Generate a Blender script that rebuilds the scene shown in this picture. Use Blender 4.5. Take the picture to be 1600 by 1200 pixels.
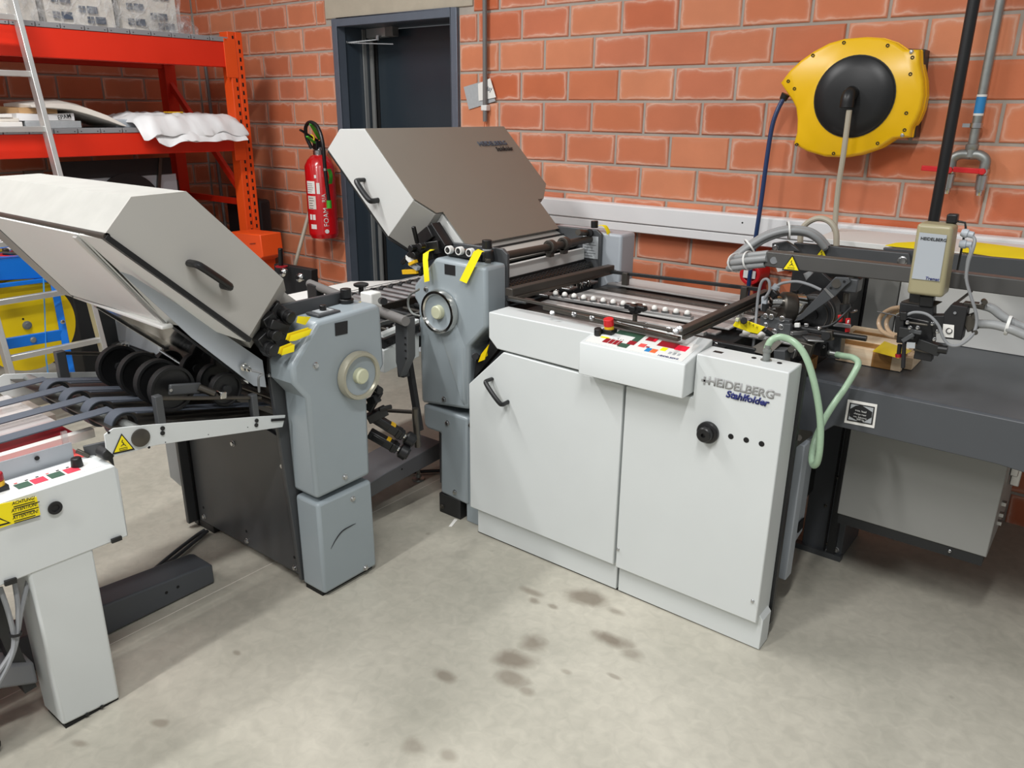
import bpy, bmesh, math, random
from mathutils import Vector, Matrix, noise
random.seed(7)
for o in list(bpy.data.objects): bpy.data.objects.remove(o)
SC = bpy.context.scene
COL = SC.collection
R = math.radians

# ---------------------------------------------------------------- camera, world, lights, exposure
def look_camera():
    yaw, pitch, roll, f = 0.66182739, 0.33565858, -0.00891241, 1222.88
    cy, sy, cp, sp = math.cos(yaw), math.sin(yaw), math.cos(pitch), math.sin(pitch)
    fw = Vector((-sy*cp, cy*cp, -sp)); r = Vector((cy, sy, 0)); dn = fw.cross(r)
    r2 = math.cos(roll)*r + math.sin(roll)*dn
    d2 = -math.sin(roll)*r + math.cos(roll)*dn
    m = Matrix((( r2.x, -d2.x, -fw.x), (r2.y, -d2.y, -fw.y), (r2.z, -d2.z, -fw.z))).to_4x4()
    m.translation = (0, 0, 1.6)
    cd = bpy.data.cameras.new('camera'); cd.sensor_width = 36; cd.lens = 36*f/1600
    cd.clip_start = 0.02; cd.clip_end = 60
    co = bpy.data.objects.new('camera', cd); COL.objects.link(co); co.matrix_world = m
    SC.camera = co
look_camera()
SC.view_settings.view_transform = 'Standard'
SC.view_settings.look = 'None'
SC.view_settings.gamma = 1.0
SC.view_settings.use_curve_mapping = False
SC.view_settings.exposure = 0.0
W = bpy.data.worlds.new('hall'); SC.world = W; W.use_nodes = True
bg = W.node_tree.nodes['Background']; bg.inputs[0].default_value = (0.93, 0.97, 1.0, 1); bg.inputs[1].default_value = 0.33

def tube_light(x, y, z, length, width, power, rot=0, col=(1.0, 0.99, 0.98)):
    l = bpy.data.lights.new('ceiling_tube', 'AREA'); l.shape = 'RECTANGLE'
    l.size = width; l.size_y = length; l.energy = power; l.color = col
    o = bpy.data.objects.new('ceiling_tube', l); COL.objects.link(o)
    o.location = (x, y, z); o.rotation_euler = (0, 0, rot)
    return o
tube_light(-0.3, 0.2, 3.6, 1.5, 0.16, 72)
tube_light(-3.3, 0.8, 3.6, 1.5, 0.16, 88)
tube_light(-1.8, -1.6, 3.6, 1.5, 0.16, 95)
tube_light(1.9, 0.6, 3.6, 1.5, 0.16, 8)
tube_light(-5.0, -1.4, 3.6, 1.5, 0.16, 30)

# ---------------------------------------------------------------- materials
def lin(c):
    return tuple((v/255/12.92 if v/255 <= 0.04045 else ((v/255+0.055)/1.055)**2.4) for v in c) + (1,)
MATS = {}
def mat(name, rgb, rough=0.5, metal=0.0, var=0.05, scale=6.0, bump=0.0, bscale=200.0, trans=0.0, alpha=1.0, coat=0.0, spec=0.5, emit=None, rvar=0.08):
    m = bpy.data.materials.new(name); m.use_nodes = True
    nt = m.node_tree; b = nt.nodes['Principled BSDF']
    b.inputs['Metallic'].default_value = metal
    b.inputs['Specular IOR Level'].default_value = spec
    tc = nt.nodes.new('ShaderNodeTexCoord')
    nz = nt.nodes.new('ShaderNodeTexNoise'); nz.inputs['Scale'].default_value = scale; nz.inputs['Detail'].default_value = 6
    nt.links.new(tc.outputs['Object'], nz.inputs['Vector'])
    mx = nt.nodes.new('ShaderNodeMix'); mx.data_type = 'RGBA'
    c = lin(rgb)
    mx.inputs['A'].default_value = tuple(v*(1-var) for v in c[:3])+(1,)
    mx.inputs['B'].default_value = tuple(min(1, v*(1+var)) for v in c[:3])+(1,)
    nt.links.new(nz.outputs['Fac'], mx.inputs['Factor'])
    nt.links.new(mx.outputs['Result'], b.inputs['Base Color'])
    mr = nt.nodes.new('ShaderNodeMapRange'); mr.inputs['To Min'].default_value = max(0.02, rough-rvar); mr.inputs['To Max'].default_value = min(1, rough+rvar)
    nt.links.new(nz.outputs['Fac'], mr.inputs['Value']); nt.links.new(mr.outputs['Result'], b.inputs['Roughness'])
    if trans: b.inputs['Transmission Weight'].default_value = trans; b.inputs['IOR'].default_value = 1.3
    if alpha < 1: b.inputs['Alpha'].default_value = alpha
    if coat: b.inputs['Coat Weight'].default_value = coat
    if bump:
        n2 = nt.nodes.new('ShaderNodeTexNoise'); n2.inputs['Scale'].default_value = bscale; n2.inputs['Detail'].default_value = 3
        nt.links.new(tc.outputs['Object'], n2.inputs['Vector'])
        bp = nt.nodes.new('ShaderNodeBump'); bp.inputs['Strength'].default_value = bump; bp.inputs['Distance'].default_value = 0.002
        nt.links.new(n2.outputs['Fac'], bp.inputs['Height']); nt.links.new(bp.outputs['Normal'], b.inputs['Normal'])
    if emit:
        b.inputs['Emission Color'].default_value = lin(rgb); b.inputs['Emission Strength'].default_value = emit
    MATS[name] = m
    return m
mat('white_paint', (213, 217, 216), 0.42, var=0.03)
mat('white_soft', (226, 226, 222), 0.5, var=0.03)
mat('hood_paint', (176, 174, 168), 0.45, var=0.03)
mat('arm_grey', (116, 117, 120), 0.42, var=0.06)
mat('hood_shaded', (128, 120, 109), 0.4, var=0.03)  # darker tan copy of the hood paint, the sloped face's shade put into the colour
mat('hood_dusty', (170, 169, 163), 0.6, var=0.14, scale=16)
mat('tower_grey', (150, 160, 165), 0.32, var=0.04, scale=9, coat=0.15)
mat('cover_grey', (172, 178, 184), 0.4, var=0.03)
mat('dark_paint', (72, 74, 76), 0.4, var=0.06)
mat('anthracite', (76, 79, 83), 0.38, var=0.08, scale=5)
mat('blackish', (34, 35, 36), 0.45, var=0.1)
mat('black_plastic', (22, 22, 23), 0.38, var=0.1)
mat('rubber', (14, 14, 15), 0.6, var=0.15)
mat('deep_black', (8, 8, 9), 0.7)
mat('belt', (76, 82, 92), 0.75, var=0.08, scale=30, bump=0.2)
mat('steel', (190, 190, 190), 0.28, metal=1.0, var=0.06, scale=20)
mat('brushed', (168, 168, 168), 0.4, metal=1.0, var=0.10, scale=40)
mat('polished', (215, 213, 208), 0.12, metal=1.0, var=0.04)
mat('dark_steel', (92, 88, 82), 0.38, metal=0.8, var=0.12, scale=25)
mat('bronze_dark', (66, 62, 57), 0.42, metal=0.25, var=0.1, scale=25)
mat('zinc', (150, 153, 150), 0.45, metal=0.75, var=0.16, scale=35)
mat('alu', (205, 205, 202), 0.36, metal=0.7, var=0.06, scale=15)
mat('rack_red', (222, 44, 18), 0.42, var=0.08)
mat('rack_orange', (236, 82, 24), 0.45, var=0.06)
mat('tag_yellow', (255, 232, 10), 0.55, var=0.03)
mat('reel_yellow', (244, 192, 8), 0.32, var=0.05, scale=12)
mat('strap_yellow', (232, 200, 10), 0.4, var=0.06, scale=9)
mat('blue_paint', (8, 104, 196), 0.35, var=0.05)
mat('blue_strap', (70, 150, 215), 0.4)
mat('blue_hose', (26, 52, 96), 0.4)
mat('beige_hose', (176, 168, 150), 0.45)
mat('grey_hose', (150, 152, 152), 0.4, var=0.04)
mat('grey_cable', (136, 138, 140), 0.45)
mat('green_hose', (168, 196, 166), 0.22, var=0.10, scale=120, alpha=0.92)
mat('tan_hose', (176, 150, 122), 0.35)
mat('extinguisher_red', (198, 14, 22), 0.25, coat=0.4, var=0.03)
mat('signal_red', (206, 30, 36), 0.4)
mat('dark_red', (150, 22, 36), 0.4)
mat('soft_red', (232, 90, 86), 0.4)
mat('pink_red', (214, 60, 80), 0.4)
mat('dark_green', (52, 84, 66), 0.5)
mat('leaf_green', (70, 170, 50), 0.45)
mat('amber', (226, 178, 30), 0.4)
mat('beige_box', (160, 152, 120), 0.35, var=0.03)
mat('knob_cream', (200, 202, 172), 0.4)
mat('ring_beige', (168, 164, 146), 0.3, metal=0.35)
mat('hood_lit', (205, 206, 203), 0.45, var=0.02)  # lighter copy of the hood paint, brightness of the lit faces put into the colour
mat('paper', (236, 234, 228), 0.7, var=0.04, bump=0.1, bscale=30)
mat('paper_print', (222, 216, 206), 0.6, var=0.08)
mat('ink_blue', (74, 84, 100), 0.6)
mat('ink_black', (24, 24, 26), 0.6)
mat('navy', (32, 40, 110), 0.45)
mat('logo_grey', (156, 156, 155), 0.45)
mat('alu_bright', (206, 205, 202), 0.35, metal=0.25, var=0.06, scale=18)
mat('alu_mid', (160, 158, 156), 0.35, metal=0.35, var=0.06, scale=18)
mat('sack_white', (232, 232, 232), 0.45, var=0.04)
mat('kraft', (196, 158, 112), 0.7)
mat('grey_deck', (140, 140, 142), 0.5)
mat('door_slate', (44, 54, 62), 0.32, var=0.05)
mat('jamb_slate', (62, 72, 82), 0.35, var=0.06)
mat('frame_zinc', (104, 112, 124), 0.4, metal=0.3, var=0.1, scale=20)
mat('trunk_white', (232, 232, 232), 0.4, var=0.02)
mat('conduit_grey', (112, 110, 108), 0.5)
mat('copper_wire', (190, 90, 40), 0.4)
mat('sticker_grey', (172, 176, 178), 0.45, var=0.12, scale=60)
mat('pump_grey', (146, 146, 142), 0.45, var=0.03)
mat('cream_wall', (214, 200, 188), 0.6)
mat('red_light', (200, 20, 50), 0.3, emit=0.6)
mat('label_blue', (40, 130, 190), 0.5)
mat('orange_btn', (240, 110, 60), 0.5)
mat('oil_floor', (60, 60, 58), 0.5)

def wood_mat(name, a, b, sc=1.0):
    m = bpy.data.materials.new(name); m.use_nodes = True; nt = m.node_tree; bs = nt.nodes['Principled BSDF']
    tc = nt.nodes.new('ShaderNodeTexCoord'); mp = nt.nodes.new('ShaderNodeMapping'); mp.inputs['Scale'].default_value = (3*sc, 40*sc, 40*sc)
    nz = nt.nodes.new('ShaderNodeTexNoise'); nz.inputs['Scale'].default_value = 2.2; nz.inputs['Detail'].default_value = 8; nz.inputs['Distortion'].default_value = 0.6
    nt.links.new(tc.outputs['Object'], mp.inputs['Vector']); nt.links.new(mp.outputs['Vector'], nz.inputs['Vector'])
    cr = nt.nodes.new('ShaderNodeValToRGB'); cr.color_ramp.elements[0].position = 0.35; cr.color_ramp.elements[0].color = lin(a)
    cr.color_ramp.elements[1].position = 0.65; cr.color_ramp.elements[1].color = lin(b)
    nt.links.new(nz.outputs['Fac'], cr.inputs['Fac']); nt.links.new(cr.outputs['Color'], bs.inputs['Base Color'])
    bs.inputs['Roughness'].default_value = 0.65
    MATS[name] = m
wood_mat('pale_wood', (232, 200, 162), (246, 224, 192))
mat('arm_dark', (84, 83, 81), 0.42, metal=0.15, var=0.08, scale=12)
wood_mat('brown_wood', (142, 98, 46), (176, 128, 70))

def film_mat():
    m = bpy.data.materials.new('clear_film'); m.use_nodes = True; nt = m.node_tree; b = nt.nodes['Principled BSDF']
    tc = nt.nodes.new('ShaderNodeTexCoord'); nz = nt.nodes.new('ShaderNodeTexNoise'); nz.inputs['Scale'].default_value = 16; nz.inputs['Detail'].default_value = 8; nz.inputs['Distortion'].default_value = 1.5
    nt.links.new(tc.outputs['Object'], nz.inputs['Vector'])
    mr = nt.nodes.new('ShaderNodeMapRange'); mr.inputs['From Min'].default_value = 0.42; mr.inputs['From Max'].default_value = 0.7; mr.inputs['To Min'].default_value = 0.12; mr.inputs['To Max'].default_value = 0.6
    nt.links.new(nz.outputs['Fac'], mr.inputs['Value']); nt.links.new(mr.outputs['Result'], b.inputs['Alpha'])
    b.inputs['Base Color'].default_value = lin((205, 205, 205)); b.inputs['Roughness'].default_value = 0.12; b.inputs['Specular IOR Level'].default_value = 0.9
    bp = nt.nodes.new('ShaderNodeBump'); bp.inputs['Strength'].default_value = 0.9; bp.inputs['Distance'].default_value = 0.02
    nt.links.new(nz.outputs['Fac'], bp.inputs['Height']); nt.links.new(bp.outputs['Normal'], b.inputs['Normal'])
    MATS['clear_film'] = m
film_mat()
def acrylic():
    m = bpy.data.materials.new('acrylic'); m.use_nodes = True; b = m.node_tree.nodes['Principled BSDF']
    b.inputs['Base Color'].default_value = lin((228, 224, 222)); b.inputs['Roughness'].default_value = 0.08; b.inputs['Alpha'].default_value = 0.42
    MATS['acrylic'] = m
acrylic()

def brick_mat():
    m = bpy.data.materials.new('clay_block'); m.use_nodes = True; nt = m.node_tree; N = nt.nodes; L = nt.links
    b = N['Principled BSDF']; b.inputs['Roughness'].default_value = 0.78
    tc = N.new('ShaderNodeTexCoord'); oi = N.new('ShaderNodeObjectInfo')
    sx = N.new('ShaderNodeSeparateXYZ'); L.new(tc.outputs['Object'], sx.inputs[0])
    def mth(op, a, bb=None, c=None):
        n = N.new('ShaderNodeMath'); n.operation = op
        for i, v in enumerate((a, bb, c)):
            if v is None: continue
            if isinstance(v, (int, float)): n.inputs[i].default_value = v
            else: L.new(v, n.inputs[i])
        return n.outputs[0]
    ax = mth('SUBTRACT', 0.1435, mth('ABSOLUTE', sx.outputs[0])); az = mth('SUBTRACT', 0.0685, mth('ABSOLUTE', sx.outputs[2]))
    d = mth('SMOOTH_MIN', ax, az, 0.02)
    off = N.new('ShaderNodeVectorMath'); off.operation = 'ADD'
    L.new(tc.outputs['Object'], off.inputs[0])
    cmb = N.new('ShaderNodeCombineXYZ'); r10 = mth('MULTIPLY', oi.outputs['Random'], 37.0); L.new(r10, cmb.inputs[0]); L.new(r10, cmb.inputs[2]); L.new(cmb.outputs[0], off.inputs[1])
    nz = N.new('ShaderNodeTexNoise'); nz.inputs['Scale'].default_value = 11; nz.inputs['Detail'].default_value = 5; nz.inputs['Distortion'].default_value = 0.4; L.new(off.outputs[0], nz.inputs['Vector'])
    dn = mth('ADD', d, mth('MULTIPLY', mth('SUBTRACT', nz.outputs['Fac'], 0.5), 0.042))
    band = N.new('ShaderNodeValToRGB'); L.new(mth('MULTIPLY', dn, 20.0), band.inputs['Fac'])
    e = band.color_ramp.elements; e[0].position = 0.0; e[0].color = (0.25, 0.25, 0.25, 1); e[1].position = 0.62; e[1].color = (0, 0, 0, 1)
    for p, v in ((0.10, 0.50), (0.19, 0.80), (0.27, 0.28), (0.40, 0.07)):
        k = e.new(p); k.color = (v, v, v, 1)
    n3 = N.new('ShaderNodeTexNoise'); n3.inputs['Scale'].default_value = 5; n3.inputs['Detail'].default_value = 6; L.new(off.outputs[0], n3.inputs['Vector'])
    # how strongly each block shows the salts differs from block to block
    rnd = N.new('ShaderNodeTexWhiteNoise'); rnd.noise_dimensions = '1D'; L.new(mth('MULTIPLY', oi.outputs['Random'], 91.7), rnd.inputs['W'])
    amt = N.new('ShaderNodeMapRange'); amt.inputs['From Min'].default_value = 0.05; amt.inputs['From Max'].default_value = 0.35; L.new(rnd.outputs['Value'], amt.inputs['Value']); amt.inputs['To Min'].default_value = 0.1
    base = N.new('ShaderNodeValToRGB'); L.new(oi.outputs['Random'], base.inputs['Fac'])
    e = base.color_ramp.elements; e[0].color = lin((208, 124, 86)); e[1].color = lin((190, 104, 68))
    for p, c in ((0.3, (196, 114, 80)), (0.55, (212, 134, 96)), (0.8, (190, 92, 50)), (0.9, (204, 122, 90))):
        k = e.new(p); k.color = lin(c)
    m1 = N.new('ShaderNodeMix'); m1.data_type = 'RGBA'; m1.blend_type = 'MULTIPLY'; m1.inputs['Factor'].default_value = 1
    g = N.new('ShaderNodeMapRange'); L.new(n3.outputs['Fac'], g.inputs['Value']); g.inputs['To Min'].default_value = 0.82; g.inputs['To Max'].default_value = 1.15
    cg = N.new('ShaderNodeCombineColor'); [L.new(g.outputs['Result'], cg.inputs[i]) for i in range(3)]
    L.new(base.outputs['Color'], m1.inputs['A']); L.new(cg.outputs[0], m1.inputs['B'])
    m2 = N.new('ShaderNodeMix'); m2.data_type = 'RGBA'
    L.new(mth('MULTIPLY', band.outputs['Color'], mth('MULTIPLY', amt.outputs['Result'], mth('MULTIPLY_ADD', n3.outputs['Fac'], 1.5, -0.05))), m2.inputs['Factor'])
    L.new(m1.outputs['Result'], m2.inputs['A']); m2.inputs['B'].default_value = lin((226, 190, 170))
    L.new(m2.outputs['Result'], b.inputs['Base Color'])
    n2 = N.new('ShaderNodeTexNoise'); n2.inputs['Scale'].default_value = 90; L.new(tc.outputs['Object'], n2.inputs['Vector'])
    bp = N.new('ShaderNodeBump'); bp.inputs['Strength'].default_value = 0.25; bp.inputs['Distance'].default_value = 0.002
    L.new(n2.outputs['Fac'], bp.inputs['Height']); L.new(bp.outputs['Normal'], b.inputs['Normal'])
    MATS['clay_block'] = m
brick_mat()
mat('mortar', (168, 160, 150), 0.9, var=0.18, scale=12, bump=0.6, bscale=60)
mat('concrete', (178, 168, 150), 0.9, var=0.16, scale=9, bump=0.7, bscale=45)

def floor_mat(stains):
    m = bpy.data.materials.new('polished_concrete'); m.use_nodes = True; nt = m.node_tree; N = nt.nodes; L = nt.links
    b = N['Principled BSDF']
    geo = N.new('ShaderNodeNewGeometry')
    def noise_(s, d=8, dist=0.0):
        n = N.new('ShaderNodeTexNoise'); n.inputs['Scale'].default_value = s; n.inputs['Detail'].default_value = d; n.inputs['Distortion'].default_value = dist
        L.new(geo.outputs['Position'], n.inputs['Vector']); return n.outputs['Fac']
    def mth(op, a, bb=None):
        n = N.new('ShaderNodeMath'); n.operation = op
        for i, v in enumerate((a, bb)):
            if v is None: continue
            if isinstance(v, (int, float)): n.inputs[i].default_value = v
            else: L.new(v, n.inputs[i])
        return n.outputs[0]
    big = N.new('ShaderNodeValToRGB'); L.new(noise_(1.6, 9, 0.4), big.inputs['Fac'])
    e = big.color_ramp.elements; e[0].position = 0.3; e[0].color = lin((164, 161, 148)); e[1].position = 0.7; e[1].color = lin((196, 191, 177))
    sm = N.new('ShaderNodeMapRange'); L.new(noise_(26, 6, 0.8), sm.inputs['Value']); sm.inputs['From Min'].default_value = 0.3; sm.inputs['From Max'].default_value = 0.7; sm.inputs['To Min'].default_value = 0.90; sm.inputs['To Max'].default_value = 1.06
    cg = N.new('ShaderNodeCombineColor'); [L.new(sm.outputs['Result'], cg.inputs[i]) for i in range(3)]
    mm = N.new('ShaderNodeMix'); mm.data_type = 'RGBA'; mm.blend_type = 'MULTIPLY'; mm.inputs['Factor'].default_value = 1
    L.new(big.outputs['Color'], mm.inputs['A']); L.new(cg.outputs[0], mm.inputs['B'])
    cur = mm.outputs['Result']
    nzA = noise_(14, 6, 0.5); sx = N.new('ShaderNodeSeparateXYZ'); L.new(geo.outputs['Position'], sx.inputs[0])
    tot = None
    for (x, y, rx, ry, a, st) in stains:
        ca, sa = math.cos(a), math.sin(a)
        dx = mth('SUBTRACT', sx.outputs[0], x); dy = mth('SUBTRACT', sx.outputs[1], y)
        u = mth('DIVIDE', mth('ADD', mth('MULTIPLY', dx, ca), mth('MULTIPLY', dy, sa)), rx)
        v = mth('DIVIDE', mth('SUBTRACT', mth('MULTIPLY', dy, ca), mth('MULTIPLY', dx, sa)), ry)
        r = mth('SQRT', mth('ADD', mth('MULTIPLY', u, u), mth('MULTIPLY', v, v)))
        r = mth('ADD', r, mth('MULTIPLY', mth('SUBTRACT', nzA, 0.5), 1.1))
        n = N.new('ShaderNodeMapRange'); L.new(r, n.inputs['Value']); n.inputs['From Min'].default_value = 1.15; n.inputs['From Max'].default_value = 0.45; n.inputs['To Min'].default_value = 0; n.inputs['To Max'].default_value = st
        tot = n.outputs['Result'] if tot is None else mth('MAXIMUM', tot, n.outputs['Result'])
    ms = N.new('ShaderNodeMix'); ms.data_type = 'RGBA'; L.new(tot, ms.inputs['Factor']); L.new(cur, ms.inputs['A']); ms.inputs['B'].default_value = lin((112, 100, 86))
    # scattered small specks
    vo = N.new('ShaderNodeTexVoronoi'); vo.inputs['Scale'].default_value = 5.5; L.new(geo.outputs['Position'], vo.inputs['Vector'])
    sp = N.new('ShaderNodeMapRange'); L.new(vo.outputs['Distance'], sp.inputs['Value']); sp.inputs['From Min'].default_value = 0.07; sp.inputs['From Max'].default_value = 0.03; sp.inputs['To Min'].default_value = 0; sp.inputs['To Max'].default_value = 0.35
    sp2 = mth('MULTIPLY', sp.outputs['Result'], mth('GREATER_THAN', noise_(3.3, 2), 0.52))
    m3 = N.new('ShaderNodeMix'); m3.data_type = 'RGBA'; L.new(sp2, m3.inputs['Factor']); L.new(ms.outputs['Result'], m3.inputs['A']); m3.inputs['B'].default_value = lin((110, 104, 92))
    L.new(m3.outputs['Result'], b.inputs['Base Color'])
    rr = N.new('ShaderNodeMapRange'); L.new(noise_(5, 6, 0.6), rr.inputs['Value']); rr.inputs['To Min'].default_value = 0.22; rr.inputs['To Max'].default_value = 0.5
    L.new(rr.outputs['Result'], b.inputs['Roughness']); b.inputs['Specular IOR Level'].default_value = 0.4
    MATS['polished_concrete'] = m

# ---------------------------------------------------------------- mesh helpers
WL = {}                                   # object name -> world location
class MB:
    def __init__(s): s.v = []; s.f = []
    def add(s, vs, fs):
        n = len(s.v); s.v += [tuple(p) for p in vs]; s.f += [tuple(i+n for i in q) for q in fs]; return s
    def box(s, x0, x1, y0, y1, z0, z1):
        vs = [(x, y, z) for z in (z0, z1) for y in (y0, y1) for x in (x0, x1)]
        return s.add(vs, [(0, 2, 3, 1), (4, 5, 7, 6), (0, 1, 5, 4), (2, 6, 7, 3), (0, 4, 6, 2), (1, 3, 7, 5)])
    def obox(s, c, h, M=None):
        M = M or Matrix.Identity(3); c = Vector(c)
        vs = [c + M @ Vector((i*h[0], j*h[1], k*h[2])) for k in (-1, 1) for j in (-1, 1) for i in (-1, 1)]
        return s.add(vs, [(0, 2, 3, 1), (4, 5, 7, 6), (0, 1, 5, 4), (2, 6, 7, 3), (0, 4, 6, 2), (1, 3, 7, 5)])
    def bar(s, p0, p1, w, h, up=(0, 0, 1)):
        p0, p1 = Vector(p0), Vector(p1); t = (p1-p0); L = t.length; t.normalize()
        sd = t.cross(Vector(up)); sd.normalize(); u = sd.cross(t)
        M = Matrix((t, sd, u)).transposed()
        return s.obox((p0+p1)/2, (L/2, w/2, h/2), M)
    def prism(s, poly, vec):
        poly = [Vector(p) for p in poly]; vec = Vector(vec); n = len(poly)
        nrm = Vector((0, 0, 0))
        for i in range(n): nrm += poly[i].cross(poly[(i+1) % n])
        if nrm.dot(vec) > 0: poly = poly[::-1]
        vs = poly + [p+vec for p in poly]
        fs = [tuple(range(n)), tuple(range(2*n-1, n-1, -1))]
        fs += [(i, n+i, n+(i+1) % n, (i+1) % n)[::-1] if False else ((i+1) % n, i, n+i, n+(i+1) % n) for i in range(n)]
        return s.add(vs, fs)
    def loft(s, rings, cap=True):
        n = len(rings[0]); vs = [p for r in rings for p in r]; fs = []
        for k in range(len(rings)-1):
            for i in range(n):
                fs.append((k*n+i, k*n+(i+1) % n, (k+1)*n+(i+1) % n, (k+1)*n+i))
        if cap: fs += [tuple(range(n))[::-1], tuple(range((len(rings)-1)*n, len(rings)*n))]
        return s.add(vs, fs)
    def tube(s, pts, r, n=10, smooth=True, sub=6, flat=None, cap=True):
        P = [Vector(p) for p in pts]
        if smooth and len(P) > 2:
            Q = []
            for i in range(len(P)-1):
                p0 = P[i-1] if i else P[0]*2-P[1]; p1 = P[i]; p2 = P[i+1]; p3 = P[i+2] if i+2 < len(P) else P[-1]*2-P[-2]
                for k in range(sub):
                    t = k/sub
                    Q.append(0.5*((2*p1)+(p2-p0)*t+(2*p0-5*p1+4*p2-p3)*t*t+(3*p1-p0-3*p2+p3)*t**3))
            Q.append(P[-1]); P = Q
        t = (P[1]-P[0]).normalized(); ref = Vector((0, 0, 1)) if abs(t.z) < 0.9 else Vector((1, 0, 0))
        a = t.cross(ref).normalized(); rings = []
        for i, p in enumerate(P):
            t = (P[min(i+1, len(P)-1)]-P[max(i-1, 0)]).normalized()
            a = (a - t*a.dot(t)).normalized(); b = t.cross(a)
            rr = r if not callable(r) else r(i/(len(P)-1))
            rings.append([p + a*math.cos(2*math.pi*k/n)*rr + b*math.sin(2*math.pi*k/n)*rr*(flat or 1) for k in range(n)])
        return s.loft(rings, cap)
    def cyl(s, p0, p1, r0, r1=None, n=20):
        p0, p1 = Vector(p0), Vector(p1); r1 = r0 if r1 is None else r1
        return s.lathe(p0, (p1-p0), [(0, r0), ((p1-p0).length, r1)], n)
    def lathe(s, o, axis, prof, n=24, closed=False):
        o = Vector(o); t = Vector(axis).normalized(); ref = Vector((0, 0, 1)) if abs(t.z) < 0.9 else Vector((1, 0, 0))
        a = t.cross(ref).normalized(); b = t.cross(a)
        rings = [[o + t*h + (a*math.cos(2*math.pi*k/n) + b*math.sin(2*math.pi*k/n))*max(r, 1e-5) for k in range(n)] for h, r in prof]
        if closed: rings.append(rings[0])
        return s.loft(rings, not closed)
    def ring(s, p0, p1, ri, ro, n=28):
        h = (Vector(p1)-Vector(p0)).length
        return s.lathe(p0, Vector(p1)-Vector(p0), [(0, ri), (0, ro), (h, ro), (h, ri)], n, True)
    def sph(s, c, r, n=12):
        c = Vector(c)
        return s.lathe(c-Vector((0, 0, r)), (0, 0, 1), [(r-r*math.cos(math.pi*k/8), r*math.sin(math.pi*k/8)) for k in range(9)], n)
    def build(s, name, m, parent=None, bev=0.0, seg=2, smooth=35, kind=None, label=None):
        me = bpy.data.meshes.new(name)
        xs, ys, zs = zip(*s.v)
        c = Vector(((min(xs)+max(xs))/2, (min(ys)+max(ys))/2, (min(zs)+max(zs))/2 if parent else min(zs)))
        me.from_pydata([Vector(p)-c for p in s.v], [], s.f); me.update()
        bm = bmesh.new(); bm.from_mesh(me); bmesh.ops.remove_doubles(bm, verts=bm.verts, dist=1e-6); bmesh.ops.recalc_face_normals(bm, faces=bm.faces); bm.to_mesh(me); bm.free()
        for p in me.polygons: p.use_smooth = True
        me.set_sharp_from_angle(angle=R(smooth))
        me.materials.append(MATS[m] if isinstance(m, str) else m)
        o = bpy.data.objects.new(name, me); COL.objects.link(o)
        WL[o.name] = c.copy()
        if parent: o.parent = parent; o.location = c - WL[parent.name]
        else: o.location = c
        if bev:
            b = o.modifiers.new('bevel', 'BEVEL'); b.width = bev; b.segments = seg; b.limit_method = 'ANGLE'; b.angle_limit = R(40); b.harden_normals = False
        if kind: o['kind'] = kind
        if label: o['label'] = label
        return o
def thing(name, label, cat, loc, group=None):
    o = bpy.data.objects.new(name, None); COL.objects.link(o); o.location = loc; o.empty_display_size = 0.1
    WL[o.name] = Vector(loc); o['label'] = label; o['category'] = cat
    if group: o['group'] = group
    return o
def tag(o, label, cat, group=None):
    o['label'] = label; o['category'] = cat
    if group: o['group'] = group
    return o
def struct(o, label=None, cat=None):
    o['kind'] = 'structure'
    if label: o['label'] = label
    if cat: o['category'] = cat
    return o
def put(src, parent, loc, rot=None, scale=None):
    o = src.copy(); COL.objects.link(o); o.parent = parent
    WL[o.name] = Vector(loc); o.location = Vector(loc) - (WL[parent.name] if parent else Vector((0, 0, 0)))
    if rot: o.rotation_euler = rot
    if scale: o.scale = scale
    return o
def txt(name, body, o0, xd, yd, size, m, parent, ext=0.0006, shear=0.0, bold=0.0, stretch=1.0, align='LEFT', lsp=1.0):
    cu = bpy.data.curves.new(name, 'FONT'); cu.body = body; cu.size = 1.0; cu.extrude = 0.0; cu.offset = bold; cu.shear = shear; cu.align_x = align; cu.space_line = lsp; cu.resolution_u = 3
    t = bpy.data.objects.new(name, cu); COL.objects.link(t)
    dg = bpy.context.evaluated_depsgraph_get(); me = bpy.data.meshes.new_from_object(t.evaluated_get(dg))
    bpy.data.objects.remove(t)
    xd = Vector(xd).normalized(); yd = Vector(yd).normalized(); zd = xd.cross(yd).normalized(); o0 = Vector(o0)
    vs = [o0 + xd*v.co.x*size*stretch + yd*v.co.y*size + zd*ext for v in me.vertices]
    b = MB(); b.v = [tuple(v) for v in vs]; b.f = [tuple(p.vertices) for p in me.polygons]
    bpy.data.meshes.remove(me)
    # give the letters a little thickness
    c = MB(); c.v = b.v[:]; c.f = b.f[:]
    ob = c.build(name, m, parent)
    md = ob.modifiers.new('thick', 'SOLIDIFY'); md.thickness = ext; md.offset = -1
    return ob
def screw(parent, p, ax, r=0.007, m='steel', name='screw'):
    p = Vector(p); a = Vector(ax).normalized()
    return MB().lathe(p-a*0.002, a, [(0, r*1.25), (0.003, r*1.25), (0.004, r), (0.009, r*0.85), (0.0095, r*0.4)], 10).build(name, m, parent)
def hole(parent, p, ax, r=0.006, name='hole'):
    p = Vector(p); a = Vector(ax).normalized()
    return MB().lathe(p-a*0.002, a, [(0, r), (0.0028, r), (0.0029, r*0.5)], 14).build(name, 'deep_black', parent)
def u_handle(parent, a, b, out, r=0.009, name='handle'):
    a, b, out = Vector(a), Vector(b), Vector(out); t = (b-a)
    return MB().tube([a, a+out*0.8, a+out+t*0.12, a+out*1.06+t*0.5, b+out-t*0.12, b+out*0.8, b], r, 10, flat=0.8).build(name, 'black_plastic', parent)
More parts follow.
